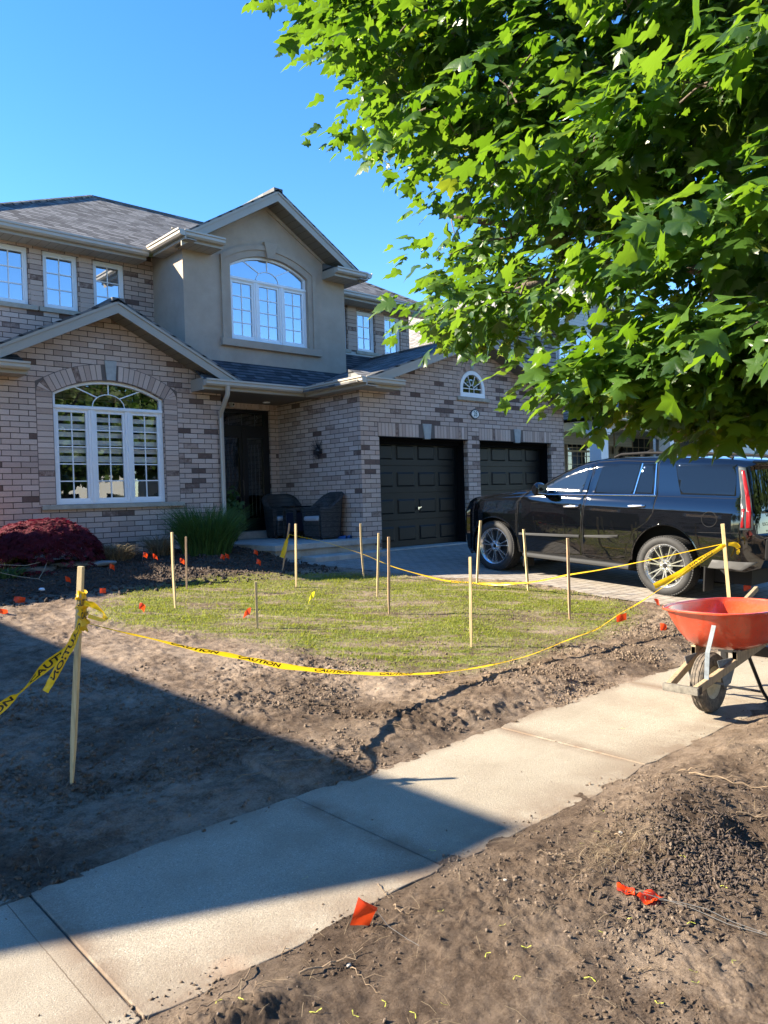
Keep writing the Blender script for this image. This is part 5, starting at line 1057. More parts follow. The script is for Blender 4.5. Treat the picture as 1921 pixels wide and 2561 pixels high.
ST = [((1.53, 4.32, -1.53), (1.60, 4.25, -.33), 'tallest wooden stake, in the shaded soil with yellow tape knotted near its top', .030, LATH, .0),
 ((4.15, 8.20, -1.21), (4.14, 8.20, -.33), 'tall wooden stake at the lawn edge in front of the big arched window', .028, LATH, .006),
 ((4.73, 9.02, -1.14), (4.74, 9.01, -.43), 'thin pale stake just behind and right of the taller one by the shade edge', .022, LATH2, 0),
 ((4.32, 6.75, -1.32), (4.32, 6.75, -.83), 'shortest wooden stake, beside an orange flag at the left lawn edge', .026, LATH, 0),
 ((6.04, 8.45, -1.18), (6.05, 8.43, -.32), 'upright wooden stake in front of the porch slab, right of the tape tied leaning one', .028, LATH, 0),
 ((6.66, 9.67, -1.08), (6.76, 9.58, -.35), 'leaning grey stake with a limp yellow tape tail below its knot', .026, LATH2, -.006),
 ((7.29, 8.50, -1.18), (7.27, 8.52, -.37), 'slightly crooked stake in front of the corner of the garage wall', .026, LATH, .012),
 ((6.57, 7.41, -1.27), (6.60, 7.38, -.46), 'pale stake left of the garage door, leaning a little right', .026, LATH, 0),
 ((5.98, 6.55, -1.34), (6.00, 6.54, -.46), 'pinkish brown stake standing straight in the middle of the lawn', .028, LATH2, 0),
 ((5.57, 4.94, -1.47), (5.58, 4.93, -.60), 'stake nearest the sidewalk, in a muddy spot at the front of the lawn', .026, LATH, 0),
 ((8.24, 7.17, -1.29), (8.30, 7.12, -.37), 'stake in front of the front wheel of the black car', .030, LATH, .004),
 ((8.42, 6.41, -1.35), (8.39, 6.44, -.49), 'stake in front of the front door of the black car, leaning left', .028, LATH, 0),
 ((7.44, 5.09, -1.46), (7.44, 5.09, -.53), 'brown stake at the right end of the lawn before the rear door of the car', .028, LATH2, 0),
 ((9.34, 4.09, -1.54), (9.29, 4.14, -.444), 'thick stake before the rear bumper of the black car with tape tied to it', .042, LATH, 0)]
for bs, tp_, lb, w_, mt_, bw in ST: stake(bs, tp_, lb, w_, mt_, bw)
def mat_tape():
    mt, nt, p = M('tape_yellow'); out = nt.nodes['Material Output']; p.inputs['Base Color'].default_value = (.82, .50, .010, 1); p.inputs['Roughness'].default_value = .35
    t = nt.nodes.new('ShaderNodeBsdfTranslucent'); t.inputs['Color'].default_value = (.85, .60, .02, 1); ms = nt.nodes.new('ShaderNodeMixShader'); ms.inputs[0].default_value = .35
    nt.links.new(p.outputs[0], ms.inputs[1]); nt.links.new(t.outputs[0], ms.inputs[2]); nt.links.new(ms.outputs[0], out.inputs[0]); return mt
TAPE = mat_tape(); INK = simple('tape_ink', (.012, .011, .010), .5)
def catmull(P, n):
    P = [np.array(p, float) for p in P]; P = [2*P[0]-P[1]]+P+[2*P[-1]-P[-2]]; out = []
    for i in range(1, len(P)-2):
        for k in range(n):
            t = k/n; a, b, c, d = P[i-1:i+3]; out.append(.5*((2*b)+(-a+c)*t+(2*a-5*b+4*c-d)*t*t+(-a+3*b-3*c+d)*t**3))
    out.append(P[-2]); return np.array(out)
class Ribbon:
    """tape: centre path, width and roll angle (deg, 0 = standing upright) per control point"""
    def __init__(s, ctrl, n=10, wob=.0):
        P = catmull([c[0] for c in ctrl], n); W = catmull([(c[1], c[2], 0) for c in ctrl], n); s.P = P; s.w = np.maximum(W[:, 0], .003); a = np.radians(W[:, 1])
        T = np.gradient(P, axis=0); T /= np.linalg.norm(T, axis=1)[:, None]+1e-9; up = np.array([0, 0, 1.0]); U = up-T*(T@up)[:, None]; L = np.linalg.norm(U, axis=1); U[L < .15] = np.array([.67, .74, 0]); U /= np.linalg.norm(U, axis=1)[:, None]; B = np.cross(T, U)
        ph = np.arange(len(P)); a = a+wob*np.sin(ph*.9)+wob*.6*np.sin(ph*.37+1)
        s.U = U*np.cos(a)[:, None]+B*np.sin(a)[:, None]; s.Nn = np.cross(T, s.U); s.L = np.concatenate([[0], np.cumsum(np.linalg.norm(np.diff(P, axis=0), axis=1))])
    def at(s, l, v, off=0):
        f = lambda A: np.array([np.interp(l, s.L, A[:, k]) for k in range(3)])
        w = np.interp(l, s.L, s.w); cur = -.10*w*(1-(2*v)**2)
        return f(s.P)+f(s.U)*v*w+f(s.Nn)*(off+cur)
    def mesh(s, b, nv=5):
        rows = [[tuple(s.at(l, v)) for v in np.linspace(-.5, .5, nv)] for l in s.L]; b.grid(rows)
    def text(s, b, starts, flip=1, size=.062, txt='CAUTION', h=.9):
        V, F = text_mesh(txt, 1.0, 0, .028, 'LEFT', 1.0); X = np.array(V); x0, x1 = X[:, 0].min(), X[:, 0].max(); y0, y1 = X[:, 1].min(), X[:, 1].max()
        for st in starts:
            for off in (-.0012, .0012): b.add([tuple(s.at(st+(x-x0)/(x1-x0)*.33, ((y-y0)/(y1-y0)-.5)*.64*flip, off)) for x, y, z in V], F)
def tape(name, label, rib, starts, flip=1):
    t = thing(name, label, 'tape', tuple(rib.P[0])); b = MB(); rib.mesh(b); b.build('strip', TAPE, t, smooth=True, angle=180)
    if starts: b = MB(); rib.text(b, starts, flip); b.build('lettering', INK, t)
    return t
T1 = [((1.633, 4.269, -0.65), 0.008, 60), ((1.788, 4.266, -0.712), 0.013, 60), ((2.006, 4.262, -0.791), 0.026, 66), ((2.27, 4.257, -0.892), 0.045, 62), ((2.458, 4.254, -0.95), 0.048, 54), ((2.725, 4.249, -1.04), 0.048, 50), ((2.938, 4.245, -1.112), 0.048, 38), ((3.404, 4.236, -1.23), 0.048, 52), ((4.026, 4.224, -1.352), 0.048, 58), ((4.641, 4.212, -1.425), 0.046, 62), ((5.414, 4.198, -1.446), 0.044, 68), ((6.03, 4.186, -1.393), 0.046, 60), ((6.563, 4.176, -1.348), 0.046, 55), ((6.979, 4.168, -1.249), 0.046, 50), ((7.518, 4.158, -1.143), 0.046, 50), ((8.538, 4.139, -0.881), 0.046, 48), ((9.235, 4.125, -0.686), 0.033, 35)]
rb1 = Ribbon(T1, 8, .10); tape('caution_tape', 'long yellow caution tape sagging to the ground in front of the lawn patch', rb1, [.52, 1.0, 1.62, 2.22, 2.85, 3.5, 4.15, 4.8, 5.4, 6.0, 6.65, 7.3, 7.9, 8.4])
T2 = [((.45, 4.42, -1.42), 0.050, 0), ((.85, 4.38, -1.25), 0.050, 0), ((1.05, 4.35, -1.14), 0.050, 5), ((1.176, 4.309, -1.038), 0.052, 5), ((1.23, 4.295, -.995), 0.043, 20), ((1.284, 4.28, -.957), 0.025, 65), ((1.395, 4.25, -.848), 0.054, 12), ((1.509, 4.217, -.764), 0.050, 5), ((1.59, 4.25, -.64), 0.022, 0)]
tape('caution_tape', 'yellow caution tape running from the knot on the tallest stake out past the left edge', Ribbon(T2, 8, .08), [.22, .58, 1.02])
T3 = [((1.575, 4.225, -.62), 0.032, 10), ((1.529, 4.185, -.689), 0.043, 0), ((1.471, 4.165, -.778), 0.042, 8), ((1.42, 4.175, -.871), 0.040, -10), ((1.398, 4.195, -.92), 0.040, 5), ((1.375, 4.215, -.972), 0.037, 12)]
tape('tape_tail', 'loose hanging tail of yellow tape below the knot on the tallest stake', Ribbon(T3, 8, .12), [.02])
b = MB(); rr = random.Random(9)
for k in range(5):
    z = -.49-.045*k; cx, cy = 1.60, 4.262; P = [((cx+.027*math.cos(a), cy+.027*math.sin(a), z+.012*math.sin(a*2+k)), .05 if k in (1, 3) else .036, rr.uniform(-25, 25)) for a in np.linspace(k, k+2*math.pi, 9)]; Ribbon(P, 3, .2).mesh(b, 3)
Ribbon([((1.60, 4.225, -.53), 0.029, 0), ((1.635, 4.17, -.545), 0.043, 30), ((1.67, 4.13, -.59), 0.036, 60), ((1.66, 4.12, -.62), 0.022, 40), ((1.61, 4.20, -.60), 0.022, 0)], 6, .1).mesh(b)
kn = thing('tape_knot', 'bunched knot of yellow caution tape wound round the tallest stake', 'tape knot', (1.6, 4.26, -.6)); b.build('wrap', TAPE, kn, smooth=True, angle=180)
b = MB(); V, F = text_mesh('CAUTION', 1.0, 0, .028, 'LEFT'); 
for z, a0 in ((-.53, 3.6), (-.60, 4.2)):
    b.add([(1.60+.0345*math.cos(a0+x*.45), 4.262+.0345*math.sin(a0+x*.45), z+y*.05) for x, y, q in V], F)
b.build('lettering', INK, kn)
T4 = [((9.29, 4.15, -.69), 0.007, 0), ((9.175, 4.443, -.764), 0.009, 0), ((8.977, 4.953, -.895), 0.010, 30), ((8.767, 5.489, -1.021), 0.012, 20), ((8.605, 5.904, -1.101), 0.022, 35), ((8.501, 6.171, -1.168), 0.031, 50), ((8.40, 6.43, -1.215), 0.031, 55), ((8.34, 6.80, -1.25), 0.046, 40), ((8.26, 7.10, -1.265), 0.046, 30), ((8.12, 7.36, -1.24), 0.037, 45), ((7.96, 7.62, -1.20), 0.028, 55), ((7.64, 8.14, -1.04), 0.019, 60), ((7.49, 8.39, -.93), 0.010, 60), ((7.35, 8.62, -.82), 0.006, 40), ((7.04, 9.11, -.64), 0.005, 20), ((6.75, 9.58, -.52), 0.005, 0)]
tape('caution_tape', 'thin twisted yellow tape behind the lawn patch, running up to the leaning stake', Ribbon(T4, 8, .15), [2.15, 2.75, 3.3])
T5 = [((9.277, 4.106, -0.698), 0.04, 0), ((8.977, 4.296, -0.879), 0.07, 20), ((8.774, 4.442, -1.024), 0.075, 10), ((8.539, 4.641, -1.16), 0.07, 0)]
tape('tape_tail', 'loose tail of yellow tape hanging down from the stake by the rear bumper', Ribbon(T5, 8, .15), [.2])
T6 = [((9.3, 4.079, -0.689), 0.04, 0), ((9.363, 4.025, -0.698), 0.06, 20), ((9.391, 3.997, -0.752), 0.05, 10), ((9.363, 4.006, -0.816), 0.03, 0)]
tape('tape_tail', 'short curled end of yellow tape right of the stake by the rear bumper', Ribbon(T6, 6, .2), [])
T7 = [((6.74, 9.57, -.52), .015, 0), ((6.70, 9.56, -.58), .03, 10), ((6.69, 9.57, -.62), .05, 0), ((6.66, 9.59, -.74), .075, 20), ((6.63, 9.62, -.86), .08, 10)]
tape('tape_tail', 'limp tail of yellow tape on the leaning stake by the porch', Ribbon(T7, 6, .2), [])
# marking flags
ORF = mat_leaf('flag_orange', (.85, .045, .008), (.90, .075, .012), (.95, .10, .02), .35, .35); YLF = mat_leaf('flag_yellow', (.80, .72, .02), (.80, .72, .02), (.9, .85, .05), .4, .35); WIRE = simple('flag_wire', (.16, .155, .15), .5, .5)
def flag(loc, h, label, ang=0, size=.085, fold=.5, lean=(0, 0), mat=ORF, tilt=0, droop=0):
    t = thing('marking_flag', label, 'flag', loc, (0, 0, 0), 'small marking flags stuck in the soil')
    top = Vector((lean[0], lean[1], h)); b = MB(); b.tube([(-lean[0]*.15, -lean[1]*.15, -.05), top], .0016, 5); b.build('stem', WIRE, t, local=True)
    b = MB(); rows = []; up = top.normalized(); dx = Vector((math.cos(ang), math.sin(ang), 0)); nrm = dx.cross(up)
    for i in range(7):
        u = i/6; row = []
        for j in range(5):
            v = j/4; p = top-up*size*.8*v+dx*size*u*(1-droop*.4*u)+nrm*fold*size*.35*math.sin(u*3.0+v)-Vector((0, 0, droop*size*u*u*.7))+up*0; row.append(tuple(p))
        rows.append(row)
    b.grid(rows); b.build('flag', mat, t, smooth=True, local=True, angle=180); return t
FL = [(3.557, 9.941, 'orange flag in front of the stone edge under the red leaved shrub', .7, -.97), (4.223, 10.218, 'orange flag at the left of the larger tan grass clump', .5, -.93), (4.932, 10.767, 'orange flag between the two tan grass clumps', .9, -.88), (5.089, 10.670, 'orange flag in front of the smaller tan grass clump', .2, -.88), (5.335, 10.367, 'orange flag between the tan grass and the two lawn stakes', .6, -.90), (5.998, 10.390, 'left one of two orange flags before the tall green grass', .4, -.90), (6.138, 10.404, 'right one of two orange flags before the tall green grass', .8, -.90), (6.680, 10.482, 'upper orange flag near the left end of the porch slab', .4, -.95), (6.305, 9.870, 'lower orange flag near the left end of the porch slab', .1, -.97)]
for i, (x, y, lb, an, z) in enumerate(FL): flag((x, y, float(yard_h(np.array(x), np.array(y)))), .175, lb, -.7+an*.5, .085, .6, ((i % 3-1)*.03, -.02), droop=.7)
flag((2.76, 9.45, -1.10), .08, 'orange flag on the shaded soil at the far left, above another at the edge', -.5, .13, .5, (.02, 0), droop=.2)
flag((2.42, 8.85, -1.15), .09, 'orange flag cut off by the left edge of the view', -.4, .12, .5, (.0, 0), droop=.3)
flag((3.72, 9.31, -1.12), .11, 'upright square orange flag in the shade behind the left lawn edge', -.75, .075, .1, (0, 0))
flag((3.67, 8.15, -1.20), .11, 'orange flag at the left tip of the lawn patch', -.3, .085, .8, (.03, 0), droop=.8)
flag((4.50, 7.20, -1.28), .12, 'orange flag beside the shortest wooden stake', 2.4, .10, .8, (.03, -.01), droop=.7)
flag((5.43, 7.31, -1.28), .19, 'yellow flag drooping in the middle of the lawn patch', 2.5, .11, .8, (.05, -.02), YLF, droop=1.0)
flag((7.55, 4.56, -1.50), .13, 'pale orange flag against the sagging caution tape', -.75, .10, .3, (0, 0), droop=-.3)
flag((7.74, 4.16, -1.54), .09, 'orange flag lying on the soil left of the wheelbarrow', -.6, .10, .8, (.02, 0), droop=.6)
flag((8.90, 4.80, -1.48), .12, 'pale orange flag peeking out left of the wheelbarrow rim', -.2, .11, .5, (-.03, .03), droop=.5)
flag((10.56, 4.45, -1.50), .16, 'orange flag poking up behind the wheelbarrow rim', -.6, .10, .3, (.02, 0), droop=-.5)
# big flag beside the sidewalk in the foreground: folded square on a bent wire
FG = thing('marking_flag', 'large bright orange folded flag on the verge beside the sidewalk', 'flag', (1.82, 2.15, -1.59), (0, 0, 0), 'small marking flags stuck in the soil')
b = MB(); A = Vector((1.789, 2.173, -1.471)); P = [A, Vector((1.836, 2.130, -1.522)), Vector((1.808, 2.140, -1.580)), Vector((1.758, 2.190, -1.566))]
rows = [[tuple((P[0]*(1-u)+P[1]*u)*(1-v)+(P[3]*(1-u)+P[2]*u)*v+Vector((-.67, -.74, 0))*.010*math.sin(3*u+2*v)) for v in np.linspace(0, 1, 6)] for u in np.linspace(0, 1, 6)]; b.grid(rows)
Q = [P[0], P[1]+Vector((.004, .006, .006)), P[1]+Vector((.0, .004, -.012)), P[0]+Vector((.006, .012, -.002))]
b.add([tuple(q+Vector((-.006, -.008, .0))) for q in (P[0], P[1]+Vector((.006, 0, .012)), P[1], P[0]*.45+P[1]*.55+Vector((0, 0, -.002)))], [(0, 1, 2, 3)]); b.build('flag', ORF, FG, smooth=True, angle=180)
b = MB(); b.tube([(1.836, 2.130, -1.522), (1.84, 2.07, -1.560), (1.85, 1.98, -1.575), (1.87, 1.88, -1.590)], .0009, 5); b.build('stem', WIRE, FG)
for lb, Q, W_ in (('orange flag lying furthest left of two, wire trailing over the mulch', ((2.648, 1.625), (2.678, 1.566), (2.624, 1.535), (2.606, 1.600)), ((2.650, 1.55), (2.69, 1.45), (2.690, 1.34), (2.688, 1.21), (2.70, 1.08))), ('crumpled orange flag lying between the other flag and the trailing wires', ((2.703, 1.526), (2.716, 1.464), (2.633, 1.468), (2.617, 1.523)), ((2.67, 1.47), (2.705, 1.40), (2.715, 1.30), (2.71, 1.20), (2.72, 1.09)))):
    vz = lambda x, y: float(verge_h(np.array(x), np.array(y))); cx_, cy_ = Q[0]; t = thing('marking_flag', lb, 'flag', (cx_, cy_, vz(cx_, cy_)+.01), group='small marking flags stuck in the soil'); b = MB(); rows = []
    cr = 1.0 if lb[0] == 'c' else .35
    for u in np.linspace(0, 1, 9):
        row = []
        for v in np.linspace(0, 1, 5):
            x = (Q[0][0]*(1-u)+Q[1][0]*u)*(1-v)+(Q[3][0]*(1-u)+Q[2][0]*u)*v; y = (Q[0][1]*(1-u)+Q[1][1]*u)*(1-v)+(Q[3][1]*(1-u)+Q[2][1]*u)*v; row.append((x, y, vz(x, y)+.012+.010*cr*math.sin(u*6+v*1.5)+.003*math.sin(v*9)))
        rows.append(row)
    b.grid(rows); b.build('flag', ORF, t, smooth=True, angle=180)
    b = MB(); b.tube([(x, y, vz(x, y)+.012+.004*k) for k, (x, y) in enumerate(W_)], .0014, 5); b.build('stem', WIRE, t)

# ================================================================== NEIGHBOURING HOUSES
SIDING = mat_lines('clapboard', (.42, .44, .44), .105, 1, .012, .45); SIDINGT = mat_lines('clapboard_tan', (.40, .35, .27), .105, 1, .012, .45); WHITEP = simple('white_paint', (.74, .76, .78), .5, var=.03)
TANP = simple('tan_paint', (.42, .36, .27), .6)
NH = thing('clapboard_house', 'pale clapboard house with a columned porch behind the black car, half hidden by the tree', 'house', (26.0, 16.0, -1.2))
def nb(b, name, mat, par=NH, **k): return b.build(name, mat, par, **k)
b = MB(); plate(b, [(20.75, 1.6), (26.2, 1.6), (26.2, 5.3), (23.5, 7.0), (20.75, 5.3)], [], 15.0, 15.2, sides=False); b.add([(20.75, 15.0, -1.5), (20.75, 26, -1.5), (20.75, 26, 5.3), (20.75, 15.0, 5.3)], [(3, 2, 1, 0)]); nb(b, 'clapboard_wall', SIDING)
b = MB(); b.box(20.70, 20.86, 14.97, 15.13, 1.6, 5.3); nb(b, 'corner_board', WHITEP)
b = MB(); plate(b, rect(26.2, 36, -1.5, 5.3), [], 16.5, 16.7, sides=False); nb(b, 'clapboard_wall', SIDING)
b = MB(); plate(b, rect(20.75, 28.7, -1.5, 2.2), [], 15.5, 15.6, sides=False); nb(b, 'porch_wall', SIDINGT)
b = MB(); plate(b, rect(28.9, 38, -1.5, 2.9), [], 13.2, 13.4, sides=False); b.add([(28.9, 13.2, -1.5), (28.9, 15.5, -1.5), (28.9, 15.5, 2.9), (28.9, 13.2, 2.9)], [(3, 2, 1, 0)]); nb(b, 'clapboard_wall', SIDING)
def nwin(x0, x1, z0, z1, y, cols, rows, archtop=0, trans=None, mt=WHITEP):
    b = MB(); o_ = arched(x0, x1, z0, z1, z1+archtop) if archtop else rect(x0, x1, z0, z1); i_ = arched(x0, x1, z0, z1, z1+archtop, inset=.07) if archtop else rect(x0+.07, x1-.07, z0+.07, z1-.07); plate(b, o_, [i_], y-.05, y+.02); w = nb(b, 'window', mt)
    b = MB(); muntins(b, x0+.07, x1-.07, z0+.07, z1-.05, cols, rows, y-.03, .022)
    if trans: b.box(x0+.05, x1-.05, y-.05, y-.01, trans-.035, trans+.035)
    b.build('muntins', mt, w); b = MB(); plate(b, i_, [], y-.02, y-.01, sides=False); b.build('pane', PANE_SKY if z0 > 2 else PANE_DARK, w); b = MB(); plate(b, i_, [], y-.004, y, sides=False); b.build('dark_backing', ROOM, w)
nwin(21.62, 22.34, 3.55, 4.95, 15.0, 2, 4, trans=4.25); nwin(22.50, 23.9, 3.55, 4.95, 15.0, 3, 4, .55); nwin(24.1, 24.8, 3.55, 4.95, 15.0, 2, 4, trans=4.25)
nwin(22.66, 24.55, .3, 1.88, 15.5, 6, 5, trans=1.42, mt=TANP); nwin(26.15, 28.45, -1.0, 2.05, 15.5, 5, 8, trans=1.25, mt=TANP)
for i, x in enumerate((20.45, 24.65, 27.45, 30.0)):
    b = MB(); b.box(x-.20, x+.20, 12.6, 13.0, -1.2, 1.68); b.box(x-.25, x+.25, 12.55, 13.05, 1.68, 1.74); b.box(x-.28, x+.28, 12.52, 13.08, 1.74, 1.86); b.box(x-.25, x+.25, 12.55, 13.05, -1.3, -1.1); nb(b, 'porch_column', WHITEP, bevel=.01)
b = MB(); b.box(20.15, 31, 12.55, 12.75, 1.86, 2.12); b.box(20.15, 20.35, 12.75, 15.5, 1.86, 2.12); nb(b, 'porch_beam', TANP)
b = MB(); b.box(20.2, 31, 12.7, 15.5, 2.02, 2.05); nb(b, 'porch_ceiling', TANP)
b = MB(); b.prism([(12.38-o_, 2.10+h) for o_, h in GP], 'x', 19.9, 31.3); nb(b, 'gutter', GUTTER)
b = MB(); b.add([(19.95, 12.36, 2.19), (31.3, 12.36, 2.19), (31.3, 15.1, 3.3), (21.2, 15.1, 3.3), (19.95, 15.5, 2.19)], [(0, 1, 2, 3), (0, 3, 4)]); nb(b, 'porch_roof', SHINGLE_L)
def roofpl(cx, zr, sl, hw_, y0, y1, par, mt=SHINGLE_L):
    b = MB()
    for s in (-1, 1): b.prism([(cx, zr), (cx+s*hw_, zr-sl*hw_), (cx+s*hw_, zr-sl*hw_-.05), (cx, zr-.05)], 'y', y0, y1)
    nb(b, 'roof', mt, par); b = MB()
    for s in (-1, 1): b.prism([(cx, zr-.05), (cx+s*hw_, zr-sl*hw_-.05), (cx+s*hw_, zr-sl*hw_-.28), (cx, zr-.28)], 'y', y0, y0+.04)
    nb(b, 'rake_board', WHITEP, par)
roofpl(23.5, 7.25, .62, 3.2, 14.55, 27, NH)
b = MB(); b.box(20.2, 31, 12.5, 15.5, -1.5, -1.1); nb(b, 'porch_floor', CONC)
LN = thing('wall_lantern', 'black wall lantern on the porch wall of the clapboard house', 'lantern', (25.7, 15.46, 1.35))
b = MB(); b.tube([(25.7, 15.46, 1.5), (25.7, 15.3, 1.75), (25.7, 15.15, 1.70), (25.7, 15.12, 1.6)], .02, 6); b.box(25.66, 25.74, 15.42, 15.48, 1.35, 1.6); b.build('bracket', BLACKP, LN)
b = MB(); b.lathe([(0, .30), (.03, .28), (.16, .12), (.13, .10), (.11, -.18), (.0, -.2)], 8, 'z', (25.7, 15.12, 1.32)); b.build('lantern_body', BLACKP, LN)
HG = thing('hanging_cord', 'twisted cord hanging from the porch ceiling of the clapboard house', 'cord', (23.3, 14.0, 2.0)); b = MB(); b.tube([(23.3, 14.0, 2.02), (23.32, 14, 1.6), (23.29, 14, 1.1), (23.31, 14, .9)], [.02, .03, .02, .025], 6); b.build('cord', simple('cord', (.25, .2, .14), .9), HG)
b = MB(); b.lathe([(0, 0), (.12, -.02), (.14, -.10), (.06, -.16)], 12, 'z', (23.31, 14, .9)); b.build('hook_pot', TANP, HG)
# neighbouring house: pale roof seen between the leaves
b = MB(); b.add([(14.4, 13.6, 3.6), (14.4, 19.0, 3.6), (18.0, 19.0, 6.0), (18.0, 13.6, 6.0)], [(0, 3, 2, 1)]); b.add([(18.0, 13.6, 6.0), (18.0, 19.0, 6.0), (20.0, 19, 4.6), (20.0, 13.6, 4.6)], [(0, 3, 2, 1)]); b.add([(14.6, 13.8, -1.2), (19.8, 13.8, -1.2), (19.8, 13.8, 4.7), (18.0, 13.8, 5.95), (14.6, 13.8, 3.7)], [(0, 1, 2, 3, 4)])
BW = thing('neighbour_roof', 'pale grey roof glimpsed between the upper garage gable and the maple leaves', 'house', (17, 15, -1.0)); b.build('roof', SHINGLE_L, BW)
# left neighbour, outside the view: its eave throws the wedge of shade over the sidewalk
LH = thing('neighbour_house', 'tan brick house standing left of the yard outside the view', 'house', (-8, 12, -1.2))
ft = [(-3.75, 7.78), (-3.75, 24), (-16, 24), (-16, 12.9), (-12.5, 11.45), (-4.35, 7.78)]; z0e = 3.80
b = MB(); wi = [(-4.2, 8.5), (-4.2, 23.5), (-15.5, 23.5), (-15.5, 13.3)]; v = [(x, y, -1.7) for x, y in wi]+[(x, y, z0e) for x, y in wi]; b.add(v, [(i, (i+1) % 4, 4+(i+1) % 4, 4+i) for i in range(4)]+[(4, 5, 6, 7)]); nb(b, 'brick_wall', BRICK, LH)
b = MB(); pk = [(-9.5, 14.6, z0e+2.0), (-9.5, 18.5, z0e+2.0)]; v = [(x, y, z0e) for x, y in ft]+pk+[(x, y, z0e-.18) for x, y in ft]
b.add(v, [(0, 1, 7, 6), (1, 2, 7), (2, 3, 6, 7), (3, 4, 6), (4, 5, 6), (5, 0, 6), (8, 13, 12, 11, 10, 9)]+[(i, (i+1) % 6, 8+(i+1) % 6, 8+i) for i in range(6)]); nb(b, 'roof', SHINGLE, LH)
for y in (10.5, 14.0, 18.0):
    b = MB(); b.box(-4.22, -4.15, y, y+1.2, 1.6, 3.0); w = nb(b, 'window', WHITEP, LH); b = MB(); b.box(-4.15, -4.14, y+.08, y+1.12, 1.68, 2.92); b.build('pane', PANE_SKY, w)
FN = thing('shade_fence', 'added board fence outside the view that shades the back of the yard', 'fence', (0, 11.35, -1.0)); b = MB()  # unseen fence, added only to cast shade on the soil before the bed
for k in range(24): x = -.6+k*.152; b.box(x, x+.145, 11.33, 11.36, -1.1, .92)
b.build('boards', simple('fence_wood', (.16, .11, .07), .8, var=.3), FN); b = MB(); b.box(-.6, 3.03, 11.36, 11.40, .6, .68); b.box(-.6, 3.03, 11.36, 11.40, -.7, -.62); b.build('rails', simple('fence_rail', (.14, .10, .065), .8), FN)

# ================================================================== TREES ACROSS THE STREET (seen as reflections)
def quads(n, crown_pts, sz):
    T = [(np.array([[-.5, -.1, 0], [.1, -.5, .1], [.5, .1, 0], [-.1, .5, .1]]), np.array([[0, 1, 2, 3]]))]; return T
LEAFB = mat_leaf('backdrop_foliage', (.030, .060, .012), (.10, .16, .03), (.10, .18, .03), .3, .6); BARK = simple('bark', (.11, .085, .065), .95, var=.35, vscale=12, bmp=.8, bscale=30, bdist=.02)
def far_tree(x, y, h, rad, label, zb=-1.6):
    t = thing('street_tree', label, 'tree', (x, y, zb), group='trees across the street'); n = 4200; d = rng.normal(size=(n, 3)); d /= np.linalg.norm(d, axis=1)[:, None]; r_ = rng.random(n)**.45
    lump = 1+.28*(vn(d[:, 0]*2.5+x, d[:, 1]*2.5+d[:, 2]*2, 3)-.5)*2; P = d*r_[:, None]*lump[:, None]*np.array([rad, rad, h*.36])+np.array([0, 0, h*.62]); scatter(quads(0, 0, 0), P, rng.uniform(.25, .5, n), rot_rand(n), 'crown', LEAFB, t)
    b = MB(); b.tube([(0, 0, -.2), (.05, 0, h*.25), (-.05, .1, h*.5), (0, 0, h*.8)], [.22, .17, .12, .04], 8)
    for k in range(6): a = k*1.05; b.tube([(0, 0, h*.35+k*.2), (rad*.4*math.cos(a), rad*.4*math.sin(a), h*.55+k*.1), (rad*.7*math.cos(a), rad*.7*math.sin(a), h*.7)], [.08, .05, .02], 6)
    b.build('trunk', BARK, t, smooth=True, local=True)
for i, (x, y, h, r_) in enumerate(((6, -14, 9, 3.4), (13.5, -12.5, 8, 3.2), (18.5, -13, 10, 4.0), (24, -12, 8.5, 3.4), (31, -15, 10, 4), (-4, -13, 9, 3.6), (-12, -14, 10, 4), (40, -13, 11, 4.5))): far_tree(x, y, h, r_, 'leafy street tree across the road behind the viewer')
for i, (x, y, h, r_) in enumerate(((-18, 30, 12, 5), (-26, 22, 13, 6), (-12, 36, 12, 5), (-30, 12, 12, 5), (-28, 2, 11, 5))): far_tree(x, y, h, r_, 'leafy tree behind the house left of the yard', -1.0)
for i, (x, w, c) in enumerate(((2, 11, (.62, .60, .56)), (17, 12, (.72, .71, .68)), (33, 12, (.5, .42, .36)), (-14, 12, (.55, .5, .44)))):
    t = thing('house_across', 'house across the road behind the viewer', 'house', (x, -26, -1.6), group='houses across the road'); mt = simple('facade_%d' % i, c, .9)
    b = MB(); b.box(-w/2, w/2, -8, 0, 0, 5.6); b.build('wall', mt, t, local=True); b = MB(); b.prism([(-8.6, 5.6), (.6, 5.6), (-4, 8.6)], 'x', -w/2-.5, w/2+.5); b.build('roof', SHINGLE, t, local=True)
    for k in range(4):
        for z in (1, 3.6): b = MB(); b.box(-w/2+1+k*w/4, -w/2+2.2+k*w/4, 0, .05, z, z+1.4); b.build('window', PANE_DARK, t, local=True)
# ================================================================== PLANTS BY THE HOUSE
def leafset(P, n_axis, s, tm, name, mat, par, loc):
    return scatter(tm, P-np.array(loc), s, n_axis, name, mat, par)
def basis(axis, nrm):
    """rotation matrices with local x=side, y=axis (leaf length), z=normal"""
    y = axis/np.linalg.norm(axis, axis=1)[:, None]; x = np.cross(y, nrm); x /= np.linalg.norm(x, axis=1)[:, None]+1e-9; z = np.cross(x, y); return np.stack([x, y, z], 2)
